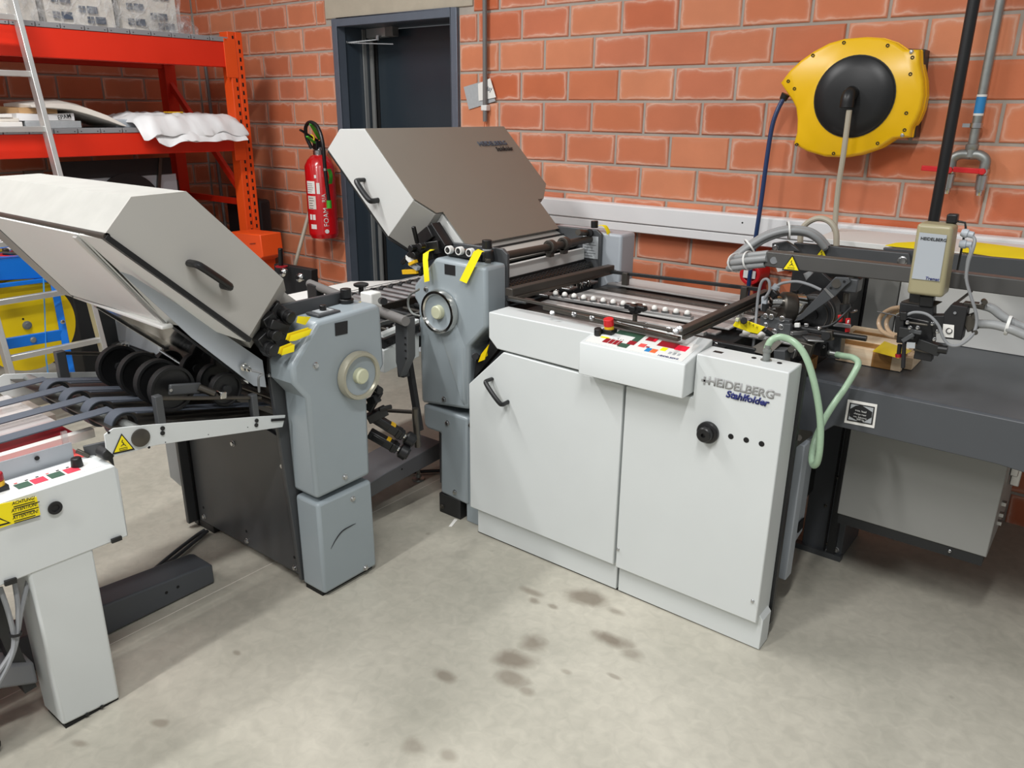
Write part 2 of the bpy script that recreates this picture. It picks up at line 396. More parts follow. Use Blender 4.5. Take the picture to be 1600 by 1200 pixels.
def warn_triangle(parent, c, xd, yd, size, squiggle=True, name='warning_sticker'):
    c, xd, yd = Vector(c), Vector(xd).normalized(), Vector(yd).normalized(); n = xd.cross(yd)
    def tri(s, h): return [c + n*h + xd*x*s + yd*y*s for x, y in ((-0.5, -0.40), (0.5, -0.40), (0, 0.47))]
    st = MB().prism(tri(size, 0.0004), n*0.0006).build(name, 'ink_black', parent)
    MB().prism(tri(size*0.80, 0.0011), n*0.0005).build('yellow_field', 'tag_yellow', st if parent.parent is None or True else parent)
    k = MB()
    k.tube([c+n*0.002+xd*x*size+yd*y*size for x, y in ((0, 0.18), (-0.03, 0.08), (0.03, 0.02), (0, -0.06))], size*0.018, 5)
    k.tube([c+n*0.002+xd*x*size+yd*y*size for x, y in ((-0.17, -0.2), (-0.17, -0.28), (0.17, -0.28), (0.17, -0.2), (-0.17, -0.2))], size*0.012, 5, smooth=False)
    k.tube([c+n*0.002+xd*x*size+yd*y*size for x, y in ((-0.1, -0.1), (0.02, -0.03), (0.12, -0.12))], size*0.015, 5)
    k.build('pictogram', 'ink_black', st)
    return st
# ================================================================ the setting
def at_floor_stains():
    S = []
    for (x, y, rx, ry, a, st) in [(-1.2233, 2.0022, 0.085, 0.05, 0.3, 0.75), (-1.0314, 1.8604, 0.075, 0.035, 0.1, 0.8), (-0.9469, 1.8398, 0.04, 0.03, 0, 0.5),
        (-1.2206, 1.6882, 0.05, 0.05, 0, 0.65), (-1.2127, 1.5882, 0.075, 0.05, 0.5, 0.75), (-1.1721, 1.5173, 0.06, 0.04, 0, 0.6), (-1.3393, 1.3979, 0.045, 0.025, 0, 0.6),
        (-1.3919, 1.9111, 0.05, 0.022, 0, 0.6), (-1.3570, 1.8754, 0.025, 0.02, 0, 0.6), (-1.2836, 1.8868, 0.022, 0.014, 0, 0.55), (-1.1045, 1.9980, 0.035, 0.02, 0, 0.5),
        (-1.1063, 1.5000, 0.03, 0.02, 0, 0.5), (-1.9130, 1.0736, 0.02, 0.01, 0, 0.45), (-1.8179, 0.7698, 0.028, 0.016, 0.4, 0.5), (-1.9135, 0.5989, 0.03, 0.013, 0.4, 0.5),
        (-1.2114, 1.1450, 0.04, 0.03, 0, 0.4), (-1.1216, 1.1802, 0.03, 0.02, 0, 0.4), (-0.9373, 1.7160, 0.025, 0.01, 0, 0.5), (-1.0611, 1.6423, 0.02, 0.012, 0, 0.4)]:
        S.append((x, y, rx, ry, a, st))
    return S
floor_mat(at_floor_stains())
struct(MB().box(-5.85, 3.0, -3.5, 3.75, -0.12, 0.0).build('floor', 'polished_concrete'), 'polished grey concrete floor with oil stains and fine saw cuts')
# saw-cut joints in the slab
c1 = MB(); a, b = Vector((-2.4023, 2.5778, 0.0000)), Vector((-1.9793, 1.5673, 0.0000))
c1.bar((-2.258, 3.5, 0.0003), (-2.258, -1.5, 0.0003), 0.0022, 0.0008)
fj = c1.build('saw_cut', 'paper_print', bpy.data.objects['floor'])

BX, BZ, PX, PZ = 0.2885, 0.1385, 0.3015, 0.1515
wb = MB()
DX0, DX1, DZ = -4.219, -3.165, 2.135
wb.box(-5.98, DX0, 3.559, 3.95, 0, 2.60).box(DX1, 1.4, 3.559, 3.95, 0, 2.60).box(DX0, DX1, 3.559, 3.95, DZ, 2.60)
wall_back = struct(wb.build('wall_back', 'mortar'), 'back wall of orange clay blocks in grey mortar', 'wall')
wl = MB().box(-5.98, -5.806, -1.5, 3.559, 0, 2.60)
wall_left = struct(wl.build('wall_left', 'mortar'), 'left wall of clay blocks behind the red rack', 'wall')
def brick_mesh():
    m = MB().box(-BX/2, BX/2, 0, 0.03, -BZ/2, BZ/2)
    me = bpy.data.meshes.new('brick')
    me.from_pydata(m.v, [], m.f)
    bm = bmesh.new(); bm.from_mesh(me)
    fr = [e for e in bm.edges if all(v.co.y < 0.001 for v in e.verts)]
    bmesh.ops.bevel(bm, geom=fr, offset=0.005, segments=1, affect='EDGES', profile=0.6)
    bmesh.ops.recalc_face_normals(bm, faces=bm.faces); bm.to_mesh(me); bm.free()
    me.materials.append(MATS['clay_block']); return me
BM = brick_mesh()
def brick(parent, x0, x1, z0, face, left=False):
    w = x1-x0
    if w < 0.03: return
    o = bpy.data.objects.new('brick', BM); COL.objects.link(o); o.parent = parent
    xc, zc = (x0+x1)/2, z0+PZ/2
    jit = random.uniform(-0.0016, 0.0016)
    wp = Vector((face+jit, xc, zc)) if left else Vector((xc, face+jit, zc))
    o.location = wp - WL[parent.name]; o.scale = ((w-(PX-BX))/BX, 1, 1)
    o.rotation_euler = (0, random.uniform(-0.004, 0.004), R(90) if left else 0)
ZS = [1.648+PZ*k for k in range(-11, 6)]
far = MB()
for z in ZS:
    k = round((z-1.648)/PZ)
    x = -2.726 + (PX*0.5 if k % 2 else 0) - PX*11
    while x < 0.75:
        x0, x1 = x, x+PX
        x += PX
        if x1 < -5.80: continue
        x0 = max(x0, -5.80)
        segs = [(x0, x1)]
        if z < DZ + 0.23:
            lo, hi = (DX0, DX1) if z + PZ*0.4 < DZ else (-4.29, -3.06)
            if z + PZ < DZ+0.3:
                segs = [(a_, b_) for a_, b_ in ((x0, min(x1, lo)), (max(x0, hi), x1)) if b_-a_ > 0.03]
        for a_, b_ in segs:
            brick(wall_back, a_, b_, z, 3.552)
for z in ZS[4:]:
    k = round((z-1.648)/PZ); y = 2.81 + (PX*0.5 if k % 2 else 0) - PX*7
    while y < 3.55:
        if z < 0.9 and y < 2.0: y += PX; continue
        brick(wall_left, y, min(y+PX, 3.55), z, -5.80, True); y += PX
# concrete lintel over the door
struct(MB().box(-4.29, -3.06, 3.549, 3.70, 2.137, 2.45).build('trim_1', 'concrete', bev=0.004), 'rough grey concrete lintel above the door')

# door: steel frame, deep jambs, dark leaf, closer with arm
door = bpy.data.objects.new('door_1', None); COL.objects.link(door); door.location = (-3.69, 3.6, 0); WL['door_1'] = Vector((-3.69, 3.6, 0)); struct(door, 'dark slate steel door deep in a grey zinc frame')
fr = MB(); T = 0.047
fr.box(DX0, DX0+T, 3.535, 3.60, 0, DZ).box(DX1-T, DX1, 3.535, 3.60, 0, DZ).box(DX0+T, DX1-T, 3.535, 3.60, DZ-T, DZ)
fr.build('door_frame', 'frame_zinc', door, bev=0.003)
MB().box(DX0, DX0+T-0.004, 3.58, 3.94, 0, DZ).build('jamb', 'jamb_slate', door)
MB().box(DX1-T+0.004, DX1, 3.58, 3.94, 0, DZ).build('jamb', 'jamb_slate', door)
MB().box(DX0+T, DX1-T, 3.60, 3.94, DZ-T+0.004, DZ).build('jamb', 'jamb_slate', door)
MB().box(DX0+T, DX0+T+0.012, 3.74, 3.765, 0, DZ-T).box(DX0+T, DX0+T+0.03, 3.80, 3.812, 0, DZ-T).build('door_seal', 'alu', door)
MB().box(DX0+T+0.035, DX1-T-0.002, 3.83, 3.87, 0.01, DZ-T-0.002).build('door_leaf', 'door_slate', door, bev=0.003)
MB().box(DX0+T+0.004, DX0+T+0.05, 3.825, 3.86, 0.0, DZ-T-0.01).build('door_gap', 'deep_black', door)
cl = MB(); cl.bar((-4.1365, 3.7700, 2.0621), (-3.9171, 3.7700, 2.0668), 0.05, 0.06); cl.build('door_closer', 'alu', door, bev=0.006)
MB().bar((-3.9524, 3.7650, 2.0681), (-3.8831, 3.7650, 2.0685), 0.055, 0.066).build('closer_cap', 'conduit_grey', door, bev=0.004)
ar = MB(); ar.bar((-4.0119, 3.7300, 2.0200), (-4.1851, 3.6200, 2.0011), 0.018, 0.006); ar.bar((-4.1851, 3.6200, 2.0011), (-3.8789, 3.7400, 1.9893), 0.016, 0.006)
ar.cyl((-4.1854, 3.6200, 1.9974), (-4.1840, 3.6200, 2.0123), 0.011, n=10).cyl((-4.0122, 3.7300, 2.0163), (-4.0101, 3.7300, 2.0460), 0.014, n=10)
ar.build('closer_arm', 'steel', door)
for q in ((610.0, 68.0), (614.0, 68.0)): pass

# white cable trunking
tr = thing('cable_trunking', 'long white plastic cable trunking running along the brick wall', 'trunking', (-1.0, 3.52, 1.03))
MB().box(-3.1, 1.3, 3.490, 3.551, 1.03, 1.162).build('channel', 'trunk_white', tr, bev=0.003)
MB().box(-3.1, 1.3, 3.476, 3.492, 1.078, 1.160).build('cover_strip', 'trunk_white', tr, bev=0.004)
MB().box(-3.1, 1.3, 3.482, 3.492, 1.033, 1.073).build('lower_strip', 'trunk_white', tr, bev=0.003)
hole(tr, (-1.3911, 3.4760, 1.1300), (0,-1,0), 0.004)

# electrical conduit with clip and loose wires
cd_ = thing('electrical_conduit', 'thin grey vertical conduit pipe right of the door frame', 'pipe', (-2.955, 3.53, 1.54))
MB().cyl((-2.955, 3.528, 1.543), (-2.955, 3.528, 3.0), 0.0125, n=14).build('pipe', 'conduit_grey', cd_)
MB().box(-2.975, -2.935, 3.515, 3.551, 1.60, 1.63).build('clip', 'white_soft', cd_, bev=0.003)
MB().tube([(-2.955,3.528,1.55),(-2.965,3.53,1.50),(-2.985,3.535,1.45)],0.0016,6).tube([(-2.953,3.528,1.55),(-2.94,3.53,1.5),(-2.93,3.535,1.44)],0.0016,6).build('wire', 'copper_wire', cd_)
# card and note tucked behind it
cc = MB().prism([(-3.1268, 3.5470, 1.7251), (-3.0006, 3.5450, 1.7503), (-2.9185, 3.5400, 1.7261), (-2.8934, 3.5450, 1.6503), (-3.0886, 3.5470, 1.6061)], (0, -0.002, 0)).build('grey_card', 'sticker_grey')
tag(cc, 'grey cardboard piece wedged behind the conduit by the door', 'card')
nn = MB().prism([(-3.0167, 3.5420, 1.7405), (-2.9234, 3.5350, 1.7685), (-2.8842, 3.5370, 1.6700), (-3.0127, 3.5420, 1.6503)], (0, -0.001, 0)).build('paper_note', 'paper')
tag(nn, 'small white handwritten note tucked beside the grey card', 'note')
txt('handwriting', 'day', (-2.9601, 3.5350, 1.7033), (1,0,0), (0,0,1), 0.035, 'ink_blue', nn, ext=0.0004, shear=0.3)

# fire extinguisher on the wall
EX = Vector((-4.305, 3.435, 0.775)); ER = 0.098
fe = thing('fire_extinguisher', 'red foam fire extinguisher with black hose hanging beside the door', 'fire extinguisher', tuple(EX))
MB().lathe(EX, (0,0,1), [(0,0.06),(0.006,ER-0.01),(0.03,ER),(0.034,ER+0.001),(0.038,ER),(0.47,ER),(0.51,ER-0.02),(0.535,0.055),(0.545,0.03)], 36).build('cylinder', 'extinguisher_red', fe)
MB().lathe(EX+Vector((0,0,0.54)), (0,0,1), [(0,0.032),(0.002,0.036),(0.03,0.036),(0.034,0.026),(0.05,0.022)], 24).build('collar', 'steel', fe)
v = MB().box(EX.x-0.02, EX.x+0.02, EX.y-0.03, EX.y+0.03, EX.z+0.575, EX.z+0.63)
v.bar(EX+Vector((0.0,0.0,0.63)), EX+Vector((-0.02,-0.12,0.70)), 0.022, 0.012).build('valve', 'black_plastic', fe, bev=0.003)
MB().bar(EX+Vector((0.0,0.02,0.64)), EX+Vector((0.07,-0.10,0.74)), 0.024, 0.016).bar(EX+Vector((0.0,0.0,0.60)), EX+Vector((0.02,-0.10,0.66)), 0.02, 0.01).build('lever', 'leaf_green', fe, bev=0.003)
MB().ring(EX+Vector((-0.01,-0.045,0.645)), EX+Vector((-0.006,-0.052,0.645)), 0.02, 0.026, 20).build('safety_ring', 'tag_yellow', fe)
MB().tube([(-4.3032, 3.3800, 1.3584), (-4.3213, 3.3600, 1.4299), (-4.3072, 3.3500, 1.4932), (-4.2460, 3.3400, 1.5215), (-4.1793, 3.3400, 1.4956), (-4.1270, 3.3300, 1.4045), (-4.1202, 3.3300, 1.2369), (-4.1159, 3.3400, 1.0365)], 0.012, 10).build('hose', 'black_plastic', fe)
MB().cyl((-4.1225, 3.3300, 1.2447), (-4.1211, 3.3300, 1.2290), 0.014, n=12).build('hose_band', 'steel', fe)
MB().cyl((-4.1150, 3.3400, 1.0447), (-4.1170, 3.3400, 0.9958), 0.016, 0.017, n=12).build('nozzle', 'leaf_green', fe)
MB().tube([(-4.1433, 3.3800, 1.2373), (-4.1288, 3.3800, 1.1941), (-4.1403, 3.3800, 1.1453)], 0.016, 6, flat=0.3).build('green_seal', 'leaf_green', fe)
def cyl_patch(a0, a1, z0, z1, m, name='label_patch', lift=0.0012):
    n = 8; b_ = MB(); r0, r1 = ER+lift-0.0008, ER+lift
    rings = []
    for k in range(n+1):
        an = R(a0+(a1-a0)*k/n); dx, dy = math.cos(an), math.sin(an)
        rings.append([(EX.x+dx*r0, EX.y+dy*r0, EX.z+z0), (EX.x+dx*r1, EX.y+dy*r1, EX.z+z0), (EX.x+dx*r1, EX.y+dy*r1, EX.z+z1), (EX.x+dx*r0, EX.y+dy*r0, EX.z+z1)])
    return b_.loft(rings).build(name, m, fe)
def cyl_text(body, a0, z0, size, m, vertical=False):
    ob = txt('lettering', body, (0,0,0), (1,0,0), (0,1,0), size, m, fe, ext=0.0005)
    o0 = Vector(WL[ob.name])
    for vv in ob.data.vertices:
        p = vv.co + o0
        x_, y_ = (-p.y, p.x) if vertical else (p.x, p.y)
        an = R(a0) + x_/ER; r_ = ER+0.0016
        vv.co = Vector((EX.x+math.cos(an)*r_, EX.y+math.sin(an)*r_, EX.z+z0+y_)) - o0
    ob.location = o0 - WL[fe.name]
# camera looks along (0.77,-0.64) from the cylinder: faces angle about -39 degrees
cyl_patch(-100, -62, 0.30, 0.38, 'paper'); cyl_patch(-100, -62, 0.20, 0.285, 'paper_print')
cyl_patch(-56, -44, 0.30, 0.37, 'paper'); cyl_patch(-96, -84, 0.13, 0.165, 'paper'); cyl_patch(-80, -68, 0.13, 0.165, 'paper')
cyl_patch(-92, -66, 0.07, 0.10, 'paper'); cyl_patch(-62, -54, 0.40, 0.42, 'paper')
cyl_text('FOAM', -18, 0.085, 0.046, 'white_soft', True); cyl_text('RIA', -24, 0.245, 0.036, 'white_soft', True)
MB().lathe(EX+Vector((math.cos(R(-27))*(ER-0.004), math.sin(R(-27))*(ER-0.004), 0.055)), (math.cos(R(-27)), math.sin(R(-27)), 0), [(0,0.014),(0.006,0.014)], 16).build('label_dot', 'white_soft', fe)
for i in range(5):
    cyl_patch(-94, -70-random.randint(0, 10), 0.205+i*0.016, 0.2085+i*0.016, 'ink_black', 'print_line', 0.0018)
    cyl_patch(-98, -66-random.randint(0, 12), 0.31+i*0.013, 0.3125+i*0.013, 'ink_black', 'print_line', 0.0018)

# yellow hose reel
hr = thing('hose_reel', 'round yellow wall-mounted air hose reel with black hub cover', 'hose reel', (-0.95, 3.5, 1.44))
def RP(x, y, yy=3.40):
    return Vector(RPX(x, y, yy))
out = [(-1.2628, 3.4000, 1.7190), (-1.2297, 3.4000, 1.7660), (-1.1912, 3.4000, 1.8016), (-1.1425, 3.4000, 1.8349), (-1.0864, 3.4000, 1.8626), (-1.0300, 3.4000, 1.8762), (-0.9545, 3.4000, 1.8790), (-0.8920, 3.4000, 1.8727), (-0.8410, 3.4000, 1.8552), (-0.8012, 3.4000, 1.8290), (-0.7540, 3.4000, 1.8268), (-0.7451, 3.4000, 1.7803), (-0.7231, 3.4000, 1.7209), (-0.7124, 3.4000, 1.6672), (-0.7138, 3.4000, 1.6191), (-0.7225, 3.4000, 1.5825), (-0.7359, 3.4000, 1.5547), (-0.7360, 3.4000, 1.5188), (-0.7917, 3.4000, 1.5130), (-0.8429, 3.4000, 1.4734), (-0.9031, 3.4000, 1.4487), (-0.9667, 3.4000, 1.4350), (-1.0476, 3.4000, 1.4352), (-1.1192, 3.4000, 1.4520), (-1.1778, 3.4000, 1.4792), (-1.1707, 3.4000, 1.5233), (-1.1754, 3.4000, 1.5768), (-1.1870, 3.4000, 1.6231), (-1.2070, 3.4000, 1.6528), (-1.2417, 3.4000, 1.6925)]
OUT = [Vector(p) for p in out]; cen = Vector((-0.9477, 3.4000, 1.6632))
def shrink(f, dy): return [cen + (p-cen)*f + Vector((0, dy, 0)) for p in OUT]
MB().loft([shrink(1.0, 0.10), shrink(1.0, 0.012), shrink(0.985, 0.002), shrink(0.95, -0.004)]).build('housing', 'reel_yellow', hr, smooth=50)
MB().loft([shrink(1.012, 0.052), shrink(1.012, 0.042)]).build('seam', 'reel_yellow', hr)
hc = Vector((-0.9605, 3.4000, 1.6632)) 
MB().lathe(hc+Vector((0,-0.004,0)), (0,-1,0), [(0,0.150),(0.010,0.149),(0.016,0.143),(0.024,0.10),(0.03,0.05),(0.031,0.0)], 48).build('hub_cover', 'black_plastic', hr)
MB().ring(hc+Vector((0,-0.002,0)), hc+Vector((0,-0.009,0)), 0.148, 0.153, 48).build('hub_rim', 'blackish', hr)
MB().tube([hc+Vector((0,-0.02,0.01)), hc+Vector((0,-0.055,0.012)), hc+Vector((0.0,-0.075,-0.005)), hc+Vector((0,-0.078,-0.04))], 0.027, 14).build('elbow', 'black_plastic', hr)
MB().tube([(-0.9492, 3.3200, 1.6141), (-0.9476, 3.3200, 1.4530), (-0.9516, 3.3300, 1.3050), (-0.9428, 3.3400, 1.1137), (-0.9345, 3.3600, 0.9933)], 0.0105, 10).build('supply_pipe', 'beige_hose', hr)
for (x, y) in [(-1.1404, 3.4000, 1.8191), (-1.0266, 3.4000, 1.8615), (-0.8646, 3.4000, 1.8449), (-0.7712, 3.4000, 1.8004), (-0.7689, 3.4000, 1.7430), (-0.7608, 3.4000, 1.6047), (-0.7570, 3.4000, 1.5438), (-0.8464, 3.4000, 1.4925), (-1.0081, 3.4000, 1.4487), (-1.1606, 3.4000, 1.4784), (-1.1983, 3.4000, 1.6954), (-1.2273, 3.4000, 1.7244)] and []: pass
for p in [(-1.1404, 3.4000, 1.8191), (-1.0266, 3.4000, 1.8615), (-0.8646, 3.4000, 1.8449), (-0.7712, 3.4000, 1.8004), (-0.7689, 3.4000, 1.7430), (-0.7608, 3.4000, 1.6047), (-0.7570, 3.4000, 1.5438), (-0.8464, 3.4000, 1.4925), (-1.0081, 3.4000, 1.4487), (-1.1606, 3.4000, 1.4784), (-1.1983, 3.4000, 1.6954), (-1.2273, 3.4000, 1.7244)]:
    pp = Vector(p)+Vector((0,-0.003,0)); MB().ring(pp, pp+Vector((0,-0.004,0)), 0.0035, 0.0065, 12).build('screw_hole', 'deep_black', hr)
for p in ((-0.7783, 3.4000, 1.8188), (-0.7619, 3.4000, 1.5256)): screw(hr, Vector(p)+Vector((0,-0.002,0)), (0,-1,0), 0.007)
MB().prism([(-0.8106, 3.4700, 1.8365), (-0.7475, 3.4700, 1.8320), (-0.7310, 3.4700, 1.5156), (-0.8046, 3.4700, 1.5113)], (0, 0.08, 0)).build('wall_bracket', 'blackish', hr, bev=0.003)
MB().cyl((-1.2397, 3.4200, 1.6755), (-1.2503, 3.4200, 1.6531), 0.018, 0.015, n=14).build('hose_outlet', 'black_plastic', hr)
MB().tube([(-1.2417, 3.4200, 1.6706), (-1.2596, 3.4000, 1.6128), (-1.2718, 3.3900, 1.5417), (-1.2747, 3.3800, 1.4127), (-1.2746, 3.3700, 1.2542), (-1.2775, 3.3600, 1.0910), (-1.2847, 3.3600, 0.9496), (-1.2862, 3.3600, 0.8048)], 0.0095, 10).build('air_hose', 'blue_hose', hr)

# black riser pipe and galvanised compressed-air line
bp_ = MB().cyl((-0.6165, 2.95, 1.20), (-0.6165, 2.95, 3.0), 0.0175, n=18).build('black_riser_pipe', 'black_plastic')
rp = (-0.5220, 2.9500, 1.7133)
bp_.location.x = rp[0]
tag(bp_, 'straight black vertical pipe in front of the galvanised valves', 'pipe')
ga = thing('air_line', 'galvanised air pipe ending in two red lever valves', 'pipe', (-0.53, 3.5, 1.3))
gx = -0.535
MB().cyl((gx,3.50,1.46),(gx,3.50,3.0),0.0165,n=16).build('riser', 'zinc', ga)
MB().cyl((gx,3.50,1.605),(gx,3.50,1.665),0.0172,n=16).build('flow_label', 'label_blue', ga)
MB().cyl((gx,3.50,1.598),(gx,3.50,1.606),0.0174,n=16).cyl((gx,3.50,1.664),(gx,3.50,1.672),0.0174,n=16).build('label_edge', 'white_soft', ga)
MB().ring((gx,3.50,1.555),(gx,3.50,1.572),0.0165,0.022,20).bar((gx-0.02,3.50,1.563),(gx-0.045,3.50,1.563),0.015,0.014).bar((gx,3.52,1.563),(gx,3.552,1.563),0.01,0.01).build('pipe_clamp', 'steel', ga)
MB().lathe((gx,3.50,1.475),(0,0,1),[(0,0.019),(0.006,0.023),(0.02,0.023),(0.024,0.018)],12).build('union_nut', 'zinc', ga)
lx, rx_ = (-0.5927, 3.5000, 1.4459)[0], (-0.4818, 3.5000, 1.4411)[0]
MB().tube([(lx,3.5,1.40),(lx,3.5,1.44),(lx+0.025,3.5,1.458),(gx,3.5,1.458)],0.018,12).tube([(gx,3.5,1.458),(rx_-0.025,3.5,1.458),(rx_,3.5,1.44),(rx_,3.5,1.40)],0.018,12).cyl((gx,3.5,1.45),(gx,3.5,1.49),0.02,n=14).build('tee_piece', 'zinc', ga)
for xx in (lx, rx_):
    MB().lathe((xx,3.5,1.31),(0,0,1),[(0,0.010),(0.012,0.013),(0.02,0.013),(0.022,0.018),(0.05,0.019),(0.075,0.021),(0.078,0.017),(0.095,0.021),(0.1,0.018)],12).build('ball_valve', 'steel', ga)
    MB().bar((xx+0.005,3.478,1.400),(xx-0.098,3.470,1.404),0.006,0.02).cyl((xx,3.485,1.40),(xx,3.468,1.40),0.012,n=12).build('lever', 'signal_red', ga, bev=0.003)

# red three-phase socket under the trunking
so = thing('power_socket', 'round red three-phase wall socket below the trunking', 'socket', (-1.3092, 3.4500, 0.8982))
sc_ = Vector((-1.3021, 3.4200, 0.9154))
MB().cyl(sc_+Vector((0,0.10,0)), sc_, 0.05, 0.045, 24).ring(sc_+Vector((0,0.01,0)), sc_+Vector((0,-0.02,0)), 0.032, 0.048, 24).build('body', 'signal_red', so, bev=0.003)
MB().cyl(sc_+Vector((0,-0.01,0)), sc_+Vector((0,-0.012,0)), 0.03, n=20).build('cap', 'dark_red', so)
MB().box(sc_.x-0.028, sc_.x+0.028, sc_.y-0.024, sc_.y-0.021, sc_.z-0.016, sc_.z+0.018).build('label_plate', 'white_soft', so)
MB().cyl(sc_+Vector((0.01,0.06,-0.03)), sc_+Vector((0.02,0.08,-0.10)), 0.035, 0.03, 20).build('plug', 'dark_red', so)

# broom stick leaning on the wall
st = MB().tube([(-4.18,3.10,0.0), (-4.37,3.50,1.02)], 0.0, 6, smooth=False)
p_hi, p_lo = Vector((-4.5382, 3.5300, 0.9777)), Vector((-4.4484, 3.2000, 0.4143)); dd = (p_lo-p_hi).normalized()
base = p_hi + dd*(p_hi.z/(-dd.z))
sk = MB().cyl(base, p_hi, 0.0135, n=14).build('broom_stick', 'beige_hose'); tag(sk, 'plain white stick leaning on the bricks under the extinguisher', 'stick')
# ================================================================ white feeder cabinet with register table
fc = thing('feeder_cabinet', 'long white machine cabinet with two doors and a control box on its front', 'machine', (-1.2, 2.15, 0))
YD = 2.08
# carcass behind the doors and the dark end frame
MB().box(-1.79, -0.70, 2.125, 2.19, 0.02, 0.62).build('carcass', 'blackish', fc)
MB().box(-1.69, -0.70, 2.125, 2.19, 0.62, 0.905).build('carcass', 'blackish', fc)
MB().prism([(-1.825,YD,.12),(-1.825,YD,.635),(-1.662,YD,.790),(-1.169,YD,.776),(-1.168,YD,.115)], (0,0.024,0)).build('door', 'white_paint', fc, bev=0.0035)
d2 = MB().prism([(-1.160,YD,.111),(-.655,YD,.108),(-.655,YD,.927),(-.930,YD,.928),(-.930,YD,.79),(-1.160,YD,.776)], (0,0.108,0)).build('door', 'white_paint', fc, bev=0.0035)
MB().prism([(-1.728,YD,.927),(-1.728,YD,.832),(-1.690,YD,.797),(-1.20,YD,.787),(-1.20,YD,.927)], (0,0.112,0)).build('top_panel', 'white_paint', fc, bev=0.0035)
MB().prism([(-1.805,2.104,.006),(-1.805,2.104,.135),(-1.165,2.104,.135),(-1.165,2.104,.006)], (0,0.03,0)).build('plinth', 'white_paint', fc, bev=0.002)
MB().prism([(-1.157,2.104,.006),(-1.157,2.104,.135),(-.662,2.104,.135),(-.643,2.104,.11),(-.643,2.104,.003)], (0,0.07,0)).build('plinth', 'white_paint', fc, bev=0.002)
MB().prism([(-.668,2.19,.03),(-.668,2.19,.925),(-.646,2.19,.91),(-.646,2.19,.05)], (0,0.02,0)).build('end_frame', 'blackish', fc)
MB().box(-1.81, -.65, 2.11, 2.20, 0.0, 0.006).build('gap_shade_strip', 'deep_black', fc)  # black strip standing in for the shadow in the gap under the plinths
u_handle(fc, (-1.7121, 2.0800, 0.6796), (-1.6372, 2.0800, 0.6079), (0,-0.042,0), 0.0085)
kp = Vector((-0.8701, 2.0800, 0.6938))
MB().lathe(kp, (0,-1,0), [(0,0.034),(0.010,0.034),(0.014,0.031),(0.016,0.024),(0.034,0.023),(0.037,0.020),(0.038,0.007),(0.030,0.006),(0.030,0)], 32).build('knob', 'black_plastic', fc, smooth=30)
for p in ((-0.7996, 2.0800, 0.6982), (-0.7526, 2.0800, 0.6997), (-0.7066, 2.0800, 0.7002)): hole(fc, p, (0,-1,0), 0.0085)
for p in ((-1.1521, 2.0800, 0.1843), (-0.6746, 2.0800, 0.1831)): screw(fc, p, (0,-1,0), 0.0045)
# lettering: raised grey logo (with its cross strokes at either end) and blue word
lo = Vector((-0.8974, 2.0800, 0.8486)); XD = (1,0,0)
txt('logo', 'HEIDELBERG', Vector((-0.8867, 2.0800, 0.8429))+Vector((0,-0.0005,0)), XD, (0,0,1), 0.0345, 'logo_grey', fc, ext=0.0012, bold=0.03, stretch=1.03)
lb = MB(); z_ = lo.z+0.003
lb.box(lo.x-0.010, lo.x+0.016, YD-0.0022, YD-0.0005, z_-0.003, z_+0.003).box(lo.x-0.003, lo.x+0.003, YD-0.0022, YD-0.0005, z_-0.012, z_+0.012)
lb.build('logo_stroke', 'logo_grey', fc)
lr = Vector((-0.6753, 2.0800, 0.8576)); MB().box(lr.x-0.014, lr.x+0.004, YD-0.0022, YD-0.0005, lr.z-0.001, lr.z+0.005).build('logo_stroke', 'logo_grey', fc)
txt('lettering', 'Stahlfolder', Vector((-0.8280, 2.0800, 0.8173))+Vector((0,-0.0005,0)), XD, (0,0,1), 0.0285, 'navy', fc, ext=0.0015, bold=0.035, shear=0.22, stretch=1.02)
# top details
MB().box(-0.902, -0.874, 2.128, 2.146, 0.9268, 0.9284).build('slot', 'blackish', fc)
MB().lathe((-0.7470, 2.1495, 0.9275), (0,0,1), [(0,0.016),(0.002,0.016),(0.002,0.011),(0.026,0.010),(0.027,0.013),(0.034,0.013),(0.036,0.008),(0.045,0.008)], 14).build('hose_fitting', 'zinc', fc)
hole(fc, (-0.7069, 2.1471, 0.9285), (0,0,1), 0.007); hole(fc, (-0.7827, 2.1479, 0.9285), (0,0,1), 0.007)
# control box
cb = MB().prism([(-1.302,2.018,.802),(-1.302,2.018,.905),(-1.302,2.0205,.909),(-1.302,2.20,.945),(-1.302,2.20,.802)], (0.367,0,0)).build('control_box', 'white_paint', fc, bev=0.003)
def PP(u, v, h=0.0):       # point on the tilted control panel: u along X 0..1, v front..back 0..1
    a = Vector((-1.302,2.0205,.909)); bx = Vector((0.367,0,0)); by = Vector((0,0.1795,0.036)); n = bx.cross(by).normalized()
    return a + bx*u + by*v + n*h
def pquad(u0,u1,v0,v1,m,name,h=0.0008,par=None):
    return MB().prism([PP(u0,v0,h),PP(u1,v0,h),PP(u1,v1,h),PP(u0,v1,h)], (PP(0,0,0.0012)-PP(0,0,0))).build(name, m, par or cb)
pquad(0.035,0.955,0.06,0.70,'white_soft','control_panel',0.0)
pquad(0.20,0.46,0.53,0.68,'dark_green','key_field',0.001)
pquad(0.18,0.34,0.14,0.30,'dark_red','key_field',0.001); pquad(0.34,0.43,0.10,0.24,'dark_green','key_field',0.001); pquad(0.39,0.46,0.245,0.38,'dark_red','key_field',0.001); pquad(0.40,0.46,0.38,0.53,'dark_green','key_field',0.001)
for i in range(3): pquad(0.235+i*0.043,0.238+i*0.043,0.13,0.30,'white_soft','key_line',0.0021)
pquad(0.50,0.595,0.50,0.64,'dark_red','display',0.001); pquad(0.57,0.595,0.52,0.60,'red_light','digit',0.0022)
